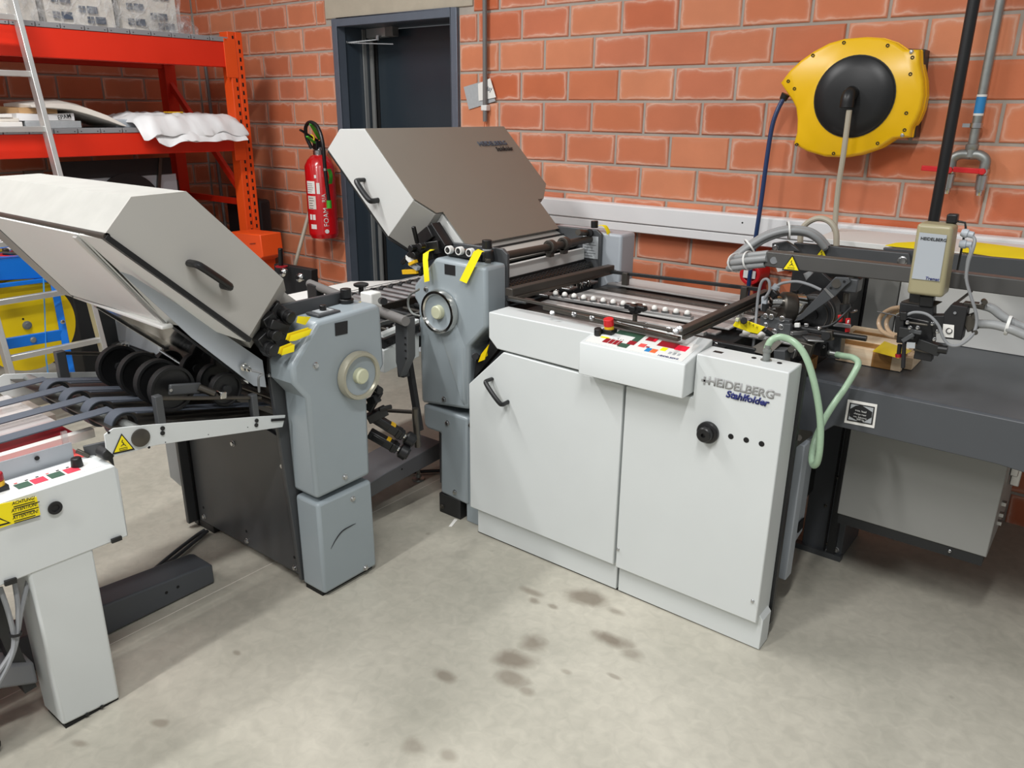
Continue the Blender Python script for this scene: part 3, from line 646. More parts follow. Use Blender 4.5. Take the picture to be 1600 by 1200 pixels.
pquad(0.635,0.80,0.40,0.60,'dark_red','display',0.001); pquad(0.80,0.90,0.38,0.56,'red_light','display',0.001)
pquad(0.59,0.635,0.13,0.26,'label_blue','key',0.001); pquad(0.64,0.69,0.13,0.26,'orange_btn','key',0.001); pquad(0.70,0.75,0.26,0.38,'tag_yellow','key',0.001)
pquad(0.50,0.56,0.24,0.36,'soft_red','key',0.001); pquad(0.57,0.60,0.26,0.30,'dark_red','key',0.001)
for u in (0.79,0.83,0.87): pquad(u,u+0.02,0.20,0.28,'sticker_grey','key',0.001)
txt('lettering', 'HEIDELBERG', PP(0.73,0.07,0.0015), (1,0,0), PP(0,1)-PP(0,0), 0.012, 'navy', cb, ext=0.0004, bold=0.01, stretch=1.0)
txt('lettering', 'BST  1  2  3', PP(0.23,0.33,0.0015), (1,0,0), PP(0,1)-PP(0,0), 0.008, 'ink_black', cb, ext=0.0004)
nU = PP(0,0,1)-PP(0,0,0)
eb = PP(0.145,0.50)
MB().obox(eb+nU*0.008, (0.019,0.019,0.008)).build('button_base', 'black_plastic', cb, bev=0.002)
MB().cyl(eb+nU*0.016, eb+nU*0.028, 0.016, 0.015, 20).build('button_collar', 'amber', cb)
MB().cyl(eb+nU*0.028, eb+nU*0.052, 0.0165, 0.0165, 24).build('emergency_stop', 'signal_red', cb, bev=0.002)
pquad(0.12,0.20,0.28,0.40,'tag_yellow','key_label',0.001)
MB().cyl(PP(0.075,0.36), PP(0.075,0.36)+nU*0.024, 0.0135, 0.012, 20).build('rotary_knob', 'black_plastic', cb, bev=0.002)

# register table (alignment table) on top: outer frame, ball rail, steel plates
rt = thing('register_table', 'dark framed alignment table with steel plates and a row of marble balls', 'machine', (-1.4, 2.5, 0.75))
ZT = 0.965
MB().bar((-1.7072, 2.1680, 0.9850), (-1.6681, 2.8069, 0.9850), 0.034, 0.030).build('cross_bar', 'bronze_dark', rt, bev=0.003)
MB().bar((-1.6848, 2.1807, 0.9650), (-1.6726, 2.8472, 0.9650), 0.012, 0.014).build('cross_bar', 'dark_steel', rt, bev=0.002)
MB().bar((-0.9903, 2.0716, 0.9850), (-0.9955, 2.7844, 0.9850), 0.026, 0.018).build('cross_bar', 'bronze_dark', rt, bev=0.003)
MB().bar((-0.9841, 2.0962, 0.9650), (-0.9847, 2.8127, 0.9650), 0.014, 0.016).build('cross_bar', 'dark_steel', rt, bev=0.003)
MB().bar((-1.6898, 2.1461, 0.9750), (-1.0157, 2.1069, 0.9750), 0.012, 0.010).build('front_rail', 'bronze_dark', rt, bev=0.003)
MB().bar((-1.5635, 2.1860, 0.9500), (-1.0066, 2.1186, 0.9500), 0.018, 0.014).build('front_rail', 'dark_steel', rt, bev=0.003)
MB().bar((-1.6686, 2.7832, 0.9750), (-1.0526, 2.8528, 0.9750), 0.012, 0.014).build('rear_rail', 'blackish', rt, bev=0.002)
for p in ((-1.5841, 2.7845, 0.9750), (-1.1006, 2.8416, 0.9750)):
    MB().box(p[0]-0.012, p[0]+0.012, p[1]-0.012, p[1]+0.012, 0.89, 0.98).build('post', 'bronze_dark', rt, bev=0.002)
for p in ((-1.4815, 2.1205, 0.9550), (-1.4149, 2.1532, 0.9550), (-1.3404, 2.1482, 0.9550), (-1.2443, 2.1635, 0.9550), (-1.1547, 2.1756, 0.9550), (-1.0592, 2.1470, 0.9650), (-0.9751, 2.0226, 1.0000), (-0.9713, 2.0386, 1.0050)):
    screw(rt, p, (0.3,-0.7,0.4), 0.0075)
# plates: long strips running across the table, each at its own height
ZP = 0.925
def strip(y0, y1, m, x0=-1.66, x1=-0.97, z=ZP, t=0.006, name='table_plate'):
    return MB().box(x0, x1, y0, y1, z-t, z).build(name, m, rt, bev=0.001)
strip(2.83, 2.97, 'alu_bright', z=0.918); strip(2.765, 2.80, 'alu_mid', z=0.93)
strip(2.70, 2.745, 'dark_steel', z=0.92); strip(2.655, 2.69, 'dark_steel', z=0.92)
strip(2.61, 2.645, 'alu_bright', z=0.925); strip(2.565, 2.605, 'alu_mid'); strip(2.515, 2.560, 'alu_bright'); strip(2.47, 2.511, 'alu_mid', z=0.93); strip(2.405, 2.465, 'alu_bright', z=0.93)
strip(2.30, 2.345, 'alu_mid', z=0.935); strip(2.225, 2.25, 'dark_steel', x1=-1.0, z=0.915)
strip(2.275, 2.298, 'alu_bright', x0=-1.58, x1=-1.0, z=0.938, t=0.012, name='guide_rail')
MB().box(-1.72, -0.93, 2.20, 3.0, 0.80, 0.90).build('table_bed', 'blackish', rt)
for y in (2.26, 2.40, 2.55, 2.70):
    MB().box(-1.80, -1.70, y, y+0.06, 0.925, 0.935).build('feed_plate', 'brushed', rt, bev=0.002)
ba, bb_ = Vector((-1.6623, 2.3970, 0.9500)), Vector((-1.1369, 2.4358, 0.9500))
br = MB().bar(ba+Vector((-.02,0,-.016)), bb_+Vector((.02,0,-.016)), .03, .012).build('ball_rail', 'alu_mid', rt, bev=0.002)
for i in range(14):
    c = ba + (bb_-ba)*i/13
    MB().ring(c-Vector((0,0,0.010)), c-Vector((0,0,0.003)), 0.0105, 0.0145, 16).build('ball_ring', 'strap_yellow' if False else 'brushed', br)
    MB().sph(c, 0.0105).build('ball', 'paper', br)
for p in ((-1.7103, 2.4745, 0.9400), (-1.7474, 2.5996, 0.9400), (-1.7128, 2.5807, 0.9400), (-1.7366, 2.6581, 0.9400), (-1.7107, 2.6472, 0.9400), (-1.7337, 2.7111, 0.9400), (-1.7075, 2.6996, 0.9400), (-1.0844, 2.6415, 0.9450), (-1.0493, 2.6330, 0.9450), (-1.0563, 2.6779, 0.9450), (-1.0264, 2.6523, 0.9450), (-1.0374, 2.7197, 0.9450), (-1.0096, 2.7044, 0.9450), (-1.0517, 2.5938, 0.9450), (-1.0199, 2.6083, 0.9450)):
    MB().cyl(Vector(p)-Vector((0,0,0.02)), p, 0.009, n=12).sph(p, 0.008, 10).build('rest_pin', 'polished', rt)
kn = Vector((-1.2260, 2.2313, 0.9900)); MB().cyl(kn-Vector((0,0,0.05)), kn, 0.008, n=10).build('knob_stem', 'dark_steel', rt)
MB().obox(kn+Vector((0,0,0.004)), (0.038,0.012,0.009)).obox(kn+Vector((0,0,0.004)), (0.012,0.03,0.009)).cyl(kn-Vector((0,0,0.014)), kn+Vector((0,0,0.012)), 0.02, n=14).build('wing_knob', 'black_plastic', rt, bev=0.004)
strip(2.395, 2.43, 'alu', x0=-0.93, x1=-0.72, z=0.92); strip(2.44, 2.62, 'brushed', x0=-0.96, x1=-0.70, z=0.925)
for i in range(3):
    c = Vector((-0.90+i*0.05, 2.375, 0.935)); MB().sph(c, 0.0125).build('ball', 'paper', rt)
MB().prism([(-1.0644, 2.3000, 0.9104), (-0.8373, 2.3000, 0.9102), (-0.8344, 2.3000, 0.8482), (-1.0368, 2.3000, 0.8568)], (0,0.02,0)).build('side_cover', 'blackish', rt, bev=0.003)
screw(rt, (-0.9654, 2.3000, 0.9007), (0,-1,0), 0.005)

# ================================================================ first folding unit
f1 = thing('folding_unit', 'grey folding unit with a tilted hood, between roller table and white cabinet', 'machine', (-2.0, 2.6, 0))
YT = 2.138
def shell(poly, Yf, depth, m, name, bev=0.012, par=None, ax=1):
    v = (0, depth, 0) if ax == 1 else (-depth, 0, 0)
    return MB().prism(poly, v).build(name, m, par, bev=bev, seg=3)
P_ = lambda x, z, y=YT: (x, y, z)
shell([P_(-1.877,.500), P_(-1.875,.755), P_(-1.787,.845), P_(-1.79,1.069), P_(-2.039,1.076), P_(-2.155,.958), P_(-2.162,.905), P_(-2.138,.876), P_(-2.138,.476), P_(-2.125,.47)], YT, 0.122, 'tower_grey', 'upper_cover', 0.014, f1)
# chamfered swell of the cover under the handwheel
MB().loft([[P_(-2.04,.80,YT+0.004),P_(-1.96,.90,YT+0.004),P_(-1.89,.76,YT+0.004),P_(-1.885,.52,YT+0.004),P_(-1.90,.50,YT+0.004)],[P_(-2.0,.78,YT-0.010),P_(-1.96,.84,YT-0.010),P_(-1.90,.74,YT-0.010),P_(-1.892,.55,YT-0.010),P_(-1.905,.53,YT-0.010)]]).build('cover_bulge', 'tower_grey', f1, bev=0.006)
shell([P_(-2.127,.465), P_(-1.883,.463), P_(-1.888,.08), P_(-2.041,.090), P_(-2.034,.361), P_(-2.108,.361), P_(-2.128,.378)], YT, 0.11, 'tower_grey', 'lower_cover', 0.012, f1)
MB().box(-1.905, -1.80, YT+0.01, YT+0.10, 0.0, 0.46).build('inner_cover', 'tower_grey', f1, bev=0.004)
MB().box(-2.047, -1.93, YT, YT+0.10, 0.0, 0.088).build('foot_plate', 'blackish', f1, bev=0.002); screw(f1, (-2.0313, 2.1380, 0.0294), (0,-1,0), 0.009, 'dark_steel')
for p in ((-2.0891, 2.1380, 0.9476), (-1.8489, 2.1380, 0.8876), (-2.0071, 2.1380, 0.5140), (-1.9924, 2.1380, 0.4162), (-1.8683, 2.1380, 0.4387), (-1.9572, 2.1380, 0.1191)):
    if p[0] < -1.86: screw(f1, p, (0,-1,0), 0.009)
hw = Vector((-2.0073, 2.1380, 0.8746))
def handwheel(par, c, ax, rim, cap, R0=0.088):
    ax = Vector(ax); 
    w = MB().lathe(c, ax, [(0.004,R0-0.012),(0.004,R0-0.002),(0.020,R0),(0.032,R0-0.004),(0.032,R0-0.014),(0.026,R0-0.018)], 48, True).build('handwheel', rim, par, smooth=40)
    MB().lathe(c, ax, [(0.0,R0-0.012),(0.022,R0-0.016),(0.020,R0-0.020),(0.016,0.032),(0.016,0)], 40).build('wheel_disc', 'tower_grey', w, smooth=30)
    MB().lathe(c, ax, [(0.016,0.027),(0.034,0.026),(0.038,0.022),(0.039,0.0)], 28).build('wheel_cap', cap, w, smooth=40)
    return w
handwheel(f1, hw, (0,-1,0), 'polished', 'knob_cream', 0.086)
MB().box((-1.9897, 2.1370, 1.0591)[0], (-1.9366, 2.1370, 1.0655)[0], 2.1365, 2.138, 1.02, 1.058).build('dark_sticker', 'ink_black', f1)
# side plates
def plate(y0, y1, name='side_plate'):
    return MB().prism([(-2.16,y0,.05),(-2.16,y0,1.06),(-2.10,y0,1.115),(-1.815,y0,1.118),(-1.79,y0,1.10),(-1.79,y0,.85),(-1.79,y0,.05)], (0,y1-y0,0)).build(name, 'dark_paint', f1, bev=0.003)
plate(2.262, 2.278); plate(2.915, 2.932)
shell([P_(-1.70,.60,2.935),P_(-1.70,1.105,2.935),P_(-2.10,1.105,2.935),P_(-2.10,.60,2.935)], 2.93, 0.12, 'cover_grey', 'rear_cover', 0.012, f1)
# data plate on the rear side plate
dp = MB().prism([(-1.8820, 2.9130, 1.0871), (-1.8030, 2.9130, 1.0894), (-1.8011, 2.9130, 0.9924), (-1.8810, 2.9130, 0.9916)], (0,0.0015,0)).build('data_plate', 'sticker_grey', f1)
for i in range(8):
    a_ = Vector((-1.8740, 2.9120, 1.0741)); MB().box(a_.x, a_.x+0.045+0.008*(i%3), 2.9118, 2.9125, a_.z-i*0.012, a_.z+0.0014-i*0.012).build('print_line', 'dark_paint', dp)
# stub of a shaft and locking ring on the rear plate, knob and yellow tag on top of it
MB().cyl((-1.8542, 2.9050, 1.1018), (-1.8352, 2.8000, 1.1178), 0.013, n=14).build('shaft_stub', 'dark_steel', f1)
MB().cyl((-1.8455, 2.9120, 1.1019), (-1.8413, 2.8950, 1.1041), 0.016, n=16).build('shaft_bore', 'deep_black', f1)
MB().cyl((-1.8476, 2.9500, 1.1197), (-1.8491, 2.9500, 1.1500), 0.016, n=18).build('knob', 'black_plastic', f1, bev=0.002)
MB().tube([(-1.8158, 2.9400, 1.1347), (-1.7898, 2.9400, 1.1344), (-1.7725, 2.9400, 1.1141), (-1.7686, 2.9400, 1.1007)], 0.015, 6, flat=0.08).build('yellow_tag', 'tag_yellow', f1)
# rollers and shafts between the plates
sh = MB().cyl((-1.845,2.278,1.082), (-1.845,2.915,1.075), 0.0155, n=20).build('clamp_shaft', 'bronze_dark', f1)
for y in (2.60, 2.70):
    MB().ring((-1.845,y,1.079), (-1.845,y+0.028,1.079), 0.0155, 0.028, 20).obox((-1.845,y+0.014,1.05),(0.012,0.014,0.012)).build('clamp_ring', 'bronze_dark', f1, bev=0.002)
MB().box(-1.885, -1.865, 2.30, 2.905, 0.985, 1.035).build('cover_strip', 'white_soft', f1, bev=0.003)
MB().box(-1.95, -1.86, 2.30, 2.91, 0.96, 0.985).build('roller_gap', 'deep_black', f1)
MB().box(-2.00, -1.985, 2.28, 2.915, 0.88, 1.085).build('inner_panel', 'blackish', f1)  # added dark backing, stands in for the shade in the gap below the hood
rl = MB().cyl((-1.845,2.285,0.955), (-1.845,2.91,0.955), 0.023, n=24).build('fold_roller', 'dark_steel', f1)
kk = MB()
for j in range(44):
    for a0 in range(0, 360, 30):
        an = R(a0+(j%2)*15); y = 2.29+j*0.014
        kk.obox((-1.845+math.cos(an)*0.0235, y, 0.955+math.sin(an)*0.0235), (0.0025,0.005,0.0035), Matrix.Rotation(-an,3,'Y'))
kk.build('roller_knurl', 'blackish', f1, kind='stuff')
MB().cyl((-1.80,2.285,0.925), (-1.80,2.91,0.925), 0.014, n=16).build('idler_roller', 'dark_steel', f1)
# hood
hy0, hy1 = 2.18, 3.05; iy0, iy1 = 2.285, 2.91
prof = [(-2.672,1.445), (-2.588,1.526), (-2.440,1.526), (-2.185,1.274), (-2.333,1.121)]
def sec(y): return [(x, y, z) for x, z in prof]
MB().loft([sec(hy0), sec(hy1)]).build('hood', 'hood_lit', f1, bev=0.001)
hz = lambda x: 1.5265-0.988*(x+2.44)+0.003
MB().prism([(x, y, hz(x)) for x, y in ((-2.4395,hy0+.001),(-2.186,hy0+.001),(-2.130,2.247),(-2.130,iy0),(-2.01,iy0),(-2.01,iy1),(-2.130,iy1),(-2.130,2.953),(-2.186,hy1-.001),(-2.4395,hy1-.001))], (0.0018,0,0.0018)).build('hood_front', 'hood_shaded', f1)
# tapered neck of the hood between the side plates
A = [(-2.187,hy0,1.272), (-2.187,hy1,1.272), (-2.331,hy1,1.123), (-2.331,hy0,1.123)]
B = [(-2.135,2.245,1.218), (-2.135,2.955,1.218), (-2.270,2.955,1.062), (-2.270,2.245,1.062)]
MB().loft([A, B]).build('hood_neck', 'hood_paint', f1, bev=0.001)
C_ = [(-2.137,iy0,1.215), (-2.137,iy1,1.215), (-2.20,iy1,1.15), (-2.20,iy0,1.15)]
D_ = [(-2.020,iy0,1.105), (-2.020,iy1,1.105), (-2.06,iy1,1.06), (-2.06,iy0,1.06)]
MB().loft([C_, D_]).build('hood_lip', 'hood_lit', f1, bev=0.001)
MB().loft([[(-2.03,iy0,1.098),(-2.03,iy1,1.098),(-2.06,iy1,1.07),(-2.06,iy0,1.07)],[(-1.905,iy0,1.045),(-1.905,iy1,1.045),(-1.93,iy1,1.03),(-1.93,iy0,1.03)]]).build('hood_lip', 'hood_paint', f1)
u_handle(f1, (-2.4590, 2.1800, 1.3342), (-2.3821, 2.1800, 1.2594), (0,-0.045,0), 0.011)
# black seal on the underside of the hood
MB().tube([(-2.674,2.19,1.438), (-2.335,2.19,1.112), (-2.265,2.255,1.050)], 0.008, 8, smooth=False).build('seal', 'black_plastic', f1)
# logo on the tilted face
sl = Vector((0.255,0,-0.252)).normalized(); nF = Vector((0.70,0,0.71))
la = Vector((-2.44,2.775,1.526)) + sl*0.112 + nF*0.0065
txt('logo', 'HEIDELBERG', la, (0,1,0), -sl, 0.034, 'ink_blue', f1, ext=0.001, bold=0.03, stretch=1.05)
txt('lettering', 'Stahlfolder', la+sl*0.034+Vector((0,0.095,0)), (0,1,0), -sl, 0.034, 'ink_black', f1, ext=0.001, bold=0.02, shear=0.2, stretch=0.8)
# small guide wheels, knob, dial and tags on top of the cover
for p in ((-2.0043, 2.1700, 1.1035), (-1.9511, 2.1700, 1.1058), (-1.8990, 2.1700, 1.1057)):
    w = MB().ring(Vector(p), Vector(p)+Vector((0,0.022,0)), 0.010, 0.0155, 24).build('guide_wheel', 'white_soft', f1, bev=0.0015)
    MB().ring(Vector(p)-Vector((0,0.002,0)), Vector(p)+Vector((0,0.02,0)), 0.004, 0.0085, 16).build('wheel_bearing', 'blackish', w)
    MB().cyl(Vector(p)-Vector((0,0.003,0)), Vector(p)+Vector((0,0.06,0)), 0.003, n=10).build('wheel_axle', 'steel', w)
MB().box(-2.03, -1.86, 2.19, 2.262, 1.078, 1.10).build('wheel_carrier', 'black_plastic', f1, bev=0.004)
kb = Vector((-1.8602, 2.2300, 1.0999))
MB().cyl(kb+Vector((0,0,-0.025)), kb+Vector((0,0,0.012)), 0.030, 0.024, 22).build('dial', 'black_plastic', f1, bev=0.003)
MB().cyl(kb+Vector((0,0,0.012)), kb+Vector((0,0,0.018)), 0.017, n=18).build('dial_ring', 'sticker_grey', f1)
MB().cyl(kb+Vector((0,0,0.018)), kb+Vector((0,0,0.050)), 0.0185, 0.0185, 22).build('knob', 'black_plastic', f1, bev=0.002)
MB().bar(kb+Vector((0.0,0.0,-0.02)), kb+Vector((0.03,-0.03,-0.025)), 0.02, 0.02).build('clamp_block', 'dark_steel', f1, bev=0.002)
MB().loft([[(-1.8370, 2.1200, 1.1214), (-1.8288, 2.1600, 1.1287), (-1.8330, 2.1650, 1.1253), (-1.8414, 2.1250, 1.1180)][:4]] if False else [[Vector((-1.8396, 2.1300, 1.1221)), Vector((-1.8005, 2.1300, 1.1242)), Vector((-1.8039, 2.1340, 1.1233)), Vector((-1.8430, 2.1340, 1.1212))], [Vector((-1.9003, 2.1200, 1.0108)), Vector((-1.8661, 2.1200, 1.0036)), Vector((-1.8696, 2.1240, 1.0024)), Vector((-1.9039, 2.1240, 1.0097))]]).build('yellow_tag', 'tag_yellow', f1)
MB().loft([[Vector((-1.8396, 2.1300, 1.1221)), Vector((-1.8005, 2.1300, 1.1242)), Vector((-1.8039, 2.1340, 1.1233)), Vector((-1.8430, 2.1340, 1.1212))], [Vector((-1.8610, 2.1800, 1.1227)), Vector((-1.8306, 2.1800, 1.1167)), Vector((-1.8339, 2.1840, 1.1158)), Vector((-1.8645, 2.1840, 1.1218))]]).build('tag_fold', 'tag_yellow', f1)
tg = [(673,389,2.20,680,390), (661,394,2.13,670,394), (660,405,2.11,668.5,405), (663,440,2.11,671,439)]
MB().loft([[Vector(q) for q in r] for r in ([(-2.1194, 2.2000, 1.0919), (-2.0956, 2.2000, 1.0921), (-2.0985, 2.2030, 1.0914), (-2.1223, 2.2030, 1.0912)], [(-2.0930, 2.1300, 1.0842), (-2.0623, 2.1300, 1.0973), (-2.0653, 2.1330, 1.0966), (-2.0959, 2.1330, 1.0835)], [(-2.0809, 2.1150, 1.0633), (-2.0540, 2.1150, 1.0689), (-2.0569, 2.1180, 1.0682), (-2.0838, 2.1180, 1.0625)], [(-2.0728, 2.1120, 0.9815), (-2.0457, 2.1120, 0.9901), (-2.0486, 2.1150, 0.9892), (-2.0758, 2.1150, 0.9806)])]).build('yellow_tag', 'tag_yellow', f1)
# black fold-plate levers between hood and cover
def levers(par, pts):
    for k, (a_, b_, w_, h_) in enumerate(pts):
        MB().bar(a_, b_, w_, h_).build('fold_plate_lever', 'black_plastic', par, bev=0.003)
levers(f1, [((-2.1444, 2.2400, 1.1740), (-2.0721, 2.2400, 1.0946), 0.05, 0.045), ((-2.1821, 2.2000, 1.0826), (-2.0803, 2.2200, 1.1036), 0.045, 0.05), ((-2.1960, 2.1600, 1.0611), (-2.1360, 2.2000, 1.1075), 0.03, 0.028), ((-2.2197, 2.1400, 1.0308), (-2.1592, 2.1600, 1.1025), 0.014, 0.016), ((-2.1616, 2.1700, 1.1134), (-2.1595, 2.1500, 1.1794), 0.014, 0.014), ((-2.1855, 2.2300, 1.1163), (-2.1218, 2.2300, 1.1599), 0.06, 0.05), ((-2.1837, 2.2000, 1.0445), (-2.0963, 2.2000, 1.0722), 0.03, 0.03)])
for p in ((-2.1663, 2.1600, 1.0968), (-2.1275, 2.1700, 1.1071), (-2.1536, 2.1600, 1.0709)):
    MB().cyl(Vector(p), Vector(p)+Vector((0,-0.025,0)), 0.013, n=14).build('knob', 'black_plastic', f1, bev=0.002)
for k_, (q1, q2) in enumerate((((-2.1999, 2.1500, 1.0620), (-2.1662, 2.1500, 1.0359)), ((-2.1836, 2.1500, 1.0363), (-2.1391, 2.1500, 1.0192)))):
    MB().bar(q1, q2, 0.02, 0.014).build('scale_label', 'white_soft' if k_ == 0 else 'cover_grey', f1)
MB().bar((-2.2247, 2.1500, 0.9958), (-2.1465, 2.1500, 1.0083), 0.014, 0.018).bar((-2.1737, 2.1400, 1.0339), (-2.1417, 2.1400, 1.0502), 0.02, 0.012).build('yellow_tag', 'amber', f1, bev=0.001)
MB().bar((-2.2191, 2.1800, 0.9997), (-2.1345, 2.1800, 1.0028), 0.05, 0.025).build('lower_lever', 'black_plastic', f1, bev=0.003)
# lower knobs and yellow tags seen between cover and cabinet door
MB().prism([(-1.7789, 2.1500, 0.7968), (-1.7392, 2.1500, 0.7723), (-1.8618, 2.1500, 0.6285), (-1.8482, 2.1500, 0.7084)], (0,0.03,0)).build('lower_gap', 'deep_black', f1)
MB().prism([(-1.7602, 2.1200, 0.7923), (-1.7818, 2.1200, 0.7290), (-1.8131, 2.1200, 0.7127), (-1.7972, 2.1200, 0.7483)], (0,0.004,0)).build('yellow_tag', 'strap_yellow', f1)
MB().prism([(-1.7766, 2.1250, 0.7758), (-1.7736, 2.1250, 0.7443), (-1.7954, 2.1250, 0.7251), (-1.7953, 2.1250, 0.7425)], (0,0.004,0)).build('yellow_tag', 'tag_yellow', f1)
MB().cyl((-1.8513, 2.1500, 0.7205), (-1.8255, 2.1200, 0.7328), 0.014, n=14).build('knob', 'black_plastic', f1, bev=0.002)
# lower body between the plates
MB().box(-2.14, -1.83, 2.28, 2.91, 0.05, 0.88).build('body', 'dark_paint', f1)
# ================================================================ second folding unit, turned by a right angle
f2 = thing('folding_unit', 'grey folding unit with open-edged hood and yellow-tagged knobs, left of the other', 'machine', (-2.4, 1.6, 0))
XT = -1.925
Q_ = lambda y, z, x=XT: (x, y, z)
shell([Q_(1.430,.015), Q_(1.430,.364), Q_(1.668,.364), Q_(1.672,.015)], XT, 0.12, 'tower_grey', 'lower_cover', 0.012, f2, 0)
shell([Q_(1.430,.382), Q_(1.425,.74), Q_(1.379,.80), Q_(1.379,.858), Q_(1.486,.977), Q_(1.742,.986), Q_(1.752,.972), Q_(1.757,.77), Q_(1.672,.665), Q_(1.665,.386)], XT, 0.125, 'tower_grey', 'upper_cover', 0.014, f2, 0)
MB().box(XT-0.11, XT-0.02, 1.435, 1.665, 0.0, 0.016).build('foot', 'deep_black', f2)
handwheel(f2, Vector((-1.9250, 1.6258, 0.7687)), (1,0,0), 'ring_beige', 'knob_cream', 0.083)
for p in ((-1.9250, 1.4657, 0.8399), (-1.9250, 1.5515, 0.4208), (-1.9250, 1.5783, 0.3273), (-1.9250, 1.6162, 0.0323)): screw(f2, p, (1,0,0), 0.009)
screw(f2, (-2.0529, 1.3800, 0.8029), (0,-1,0), 0.008)
st_ = Vector((-1.9230, 1.5478, 0.9226)); MB().prism([(-1.9240, 1.5517, 0.9595), (-1.9240, 1.6040, 0.9574), (-1.9240, 1.6007, 0.9153), (-1.9240, 1.5508, 0.9175)], (0.001,0,0)).build('dark_sticker', 'ink_black', f2)
# curved scuff on the lower cover
MB().tube([(-1.9235, 1.4688, 0.1791), (-1.9235, 1.4933, 0.2053), (-1.9235, 1.5231, 0.2244), (-1.9235, 1.5607, 0.2278), (-1.9235, 1.5840, 0.2277)], lambda t: 0.0005+0.0016*math.sin(math.pi*t), 6).build('scuff', 'ink_black', f2)
# plates and body
MB().prism([(-2.05,1.43,.02),(-2.05,1.38,.80),(-2.05,1.40,.985),(-2.05,1.44,1.018),(-2.05,1.70,1.018),(-2.05,1.73,1.0),(-2.05,1.73,.02)], (-0.016,0,0)).build('side_plate', 'dark_paint', f2, bev=0.003)
MB().box(-2.75, -2.73, 1.40, 1.74, 0.02, 1.02).build('side_plate', 'dark_paint', f2, bev=0.003)
MB().prism([(-2.068,1.440,.03),(-2.068,1.440,.545),(-2.45,1.440,.60),(-2.715,1.440,.60),(-2.715,1.440,.03)], (0,0.012,0)).build('guard_panel', 'dark_paint', f2, bev=0.002)
MB().box(-2.715, -2.068, 1.452, 1.73, 0.02, 0.60).build('body', 'anthracite', f2)
MB().box(-2.73, -2.065, 1.46, 1.72, 0.60, 0.93).build('roller_housing', 'blackish', f2)
for p in ((-2.4066, 1.4400, 0.4488), (-2.1126, 1.4400, 0.4465), (-2.6794, 1.4400, 0.0554), (-2.3891, 1.4400, 0.0521), (-2.0985, 1.4400, 0.0503)): screw(f2, p, (0,-1,0), 0.009)
for p in ((-2.6750, 1.4400, 0.0971), (-2.3858, 1.4400, 0.0946), (-2.0965, 1.4400, 0.0932), (-2.0730, 1.4400, 0.0368)): hole(f2, p, (0,-1,0), 0.0055)
MB().prism([(-2.735,1.40,.20),(-2.735,1.40,.66),(-2.735,1.66,.66),(-2.735,1.66,.14),(-2.735,1.44,.14)], (-0.10,0,0)).build('far_cover', 'cover_grey', f2, bev=0.01)
MB().prism([(-2.722,1.436,0),(-2.722,1.436,.62),(-2.733,1.436,.62),(-2.733,1.436,0)], (0,0.03,0)).build('corner_post', 'blackish', f2)
MB().box(-2.76, -2.62, 1.44, 1.60, 0.0, 0.03).build('foot', 'blackish', f2)
# rollers seen through the gap under the conveyor
for k_, (y, z) in enumerate(((1.44,.70),(1.44,.665),(1.415,.735))):
    MB().cyl((-2.72,y,z), (-2.07,y,z), 0.016, n=16).build('fold_roller', 'bronze_dark' if k_ else 'dark_steel', f2)
# hood 2
hx0, hx1 = -1.975, -2.86
prof2 = [(p[1], p[2]) for p in ((-1.9750, 0.9064, 1.3064), (-1.9750, 0.9854, 1.3902), (-1.9750, 1.1337, 1.3931), (-1.9750, 1.4112, 1.1164), (-1.9750, 1.2698, 0.9617))]
def sec2(x, pr=prof2): return [(x, y, z) for y, z in pr]
T_ = 0.006
def wall_strip(i, j, m, name='hood_panel'):
    (y0, z0), (y1, z1) = prof2[i], prof2[j]
    t = Vector((0, y1-y0, z1-z0)).normalized(); n = Vector((1,0,0)).cross(t)*T_
    if n.dot(Vector((0, 1.2-(y0+y1)/2, 1.15-(z0+z1)/2))) < 0: n = -n
    return MB().prism([(hx0-T_,y0,z0),(hx1+T_,y0,z0),(hx1+T_,y1,z1),(hx0-T_,y1,z1)], n).build(name, m, f2)
wall_strip(0,1,'hood_dusty'); wall_strip(1,2,'hood_dusty'); wall_strip(2,3,'hood_paint'); wall_strip(3,4,'hood_paint')
MB().prism(sec2(hx0), (-T_,0,0)).build('hood_side', 'hood_paint', f2)
MB().prism(sec2(hx1), (T_,0,0)).build('hood_side', 'hood_paint', f2)
(yE,zE),(yA,zA),(yB,zB),(yC,zC),(yD,zD) = prof2
MB().bar((hx0-0.004,yE,zE-0.006), (hx0-0.004,yD+0.005,zD-0.006), 0.014, 0.022, up=(1,0,0)).build('seal', 'black_plastic', f2)
MB().bar((hx1+0.004,yE,zE-0.006), (hx1+0.004,yD+0.005,zD-0.006), 0.014, 0.022, up=(1,0,0)).build('seal', 'black_plastic', f2)
MB().cyl((hx0,yE+0.004,zE-0.006), (hx1,yE+0.004,zE-0.006), 0.009, n=12).build('front_edge', 'dark_steel', f2)
MB().cyl((-2.12,yE+0.02,zE-0.016), (hx1,yE+0.02,zE-0.016), 0.007, n=12).build('front_edge', 'brushed', f2)
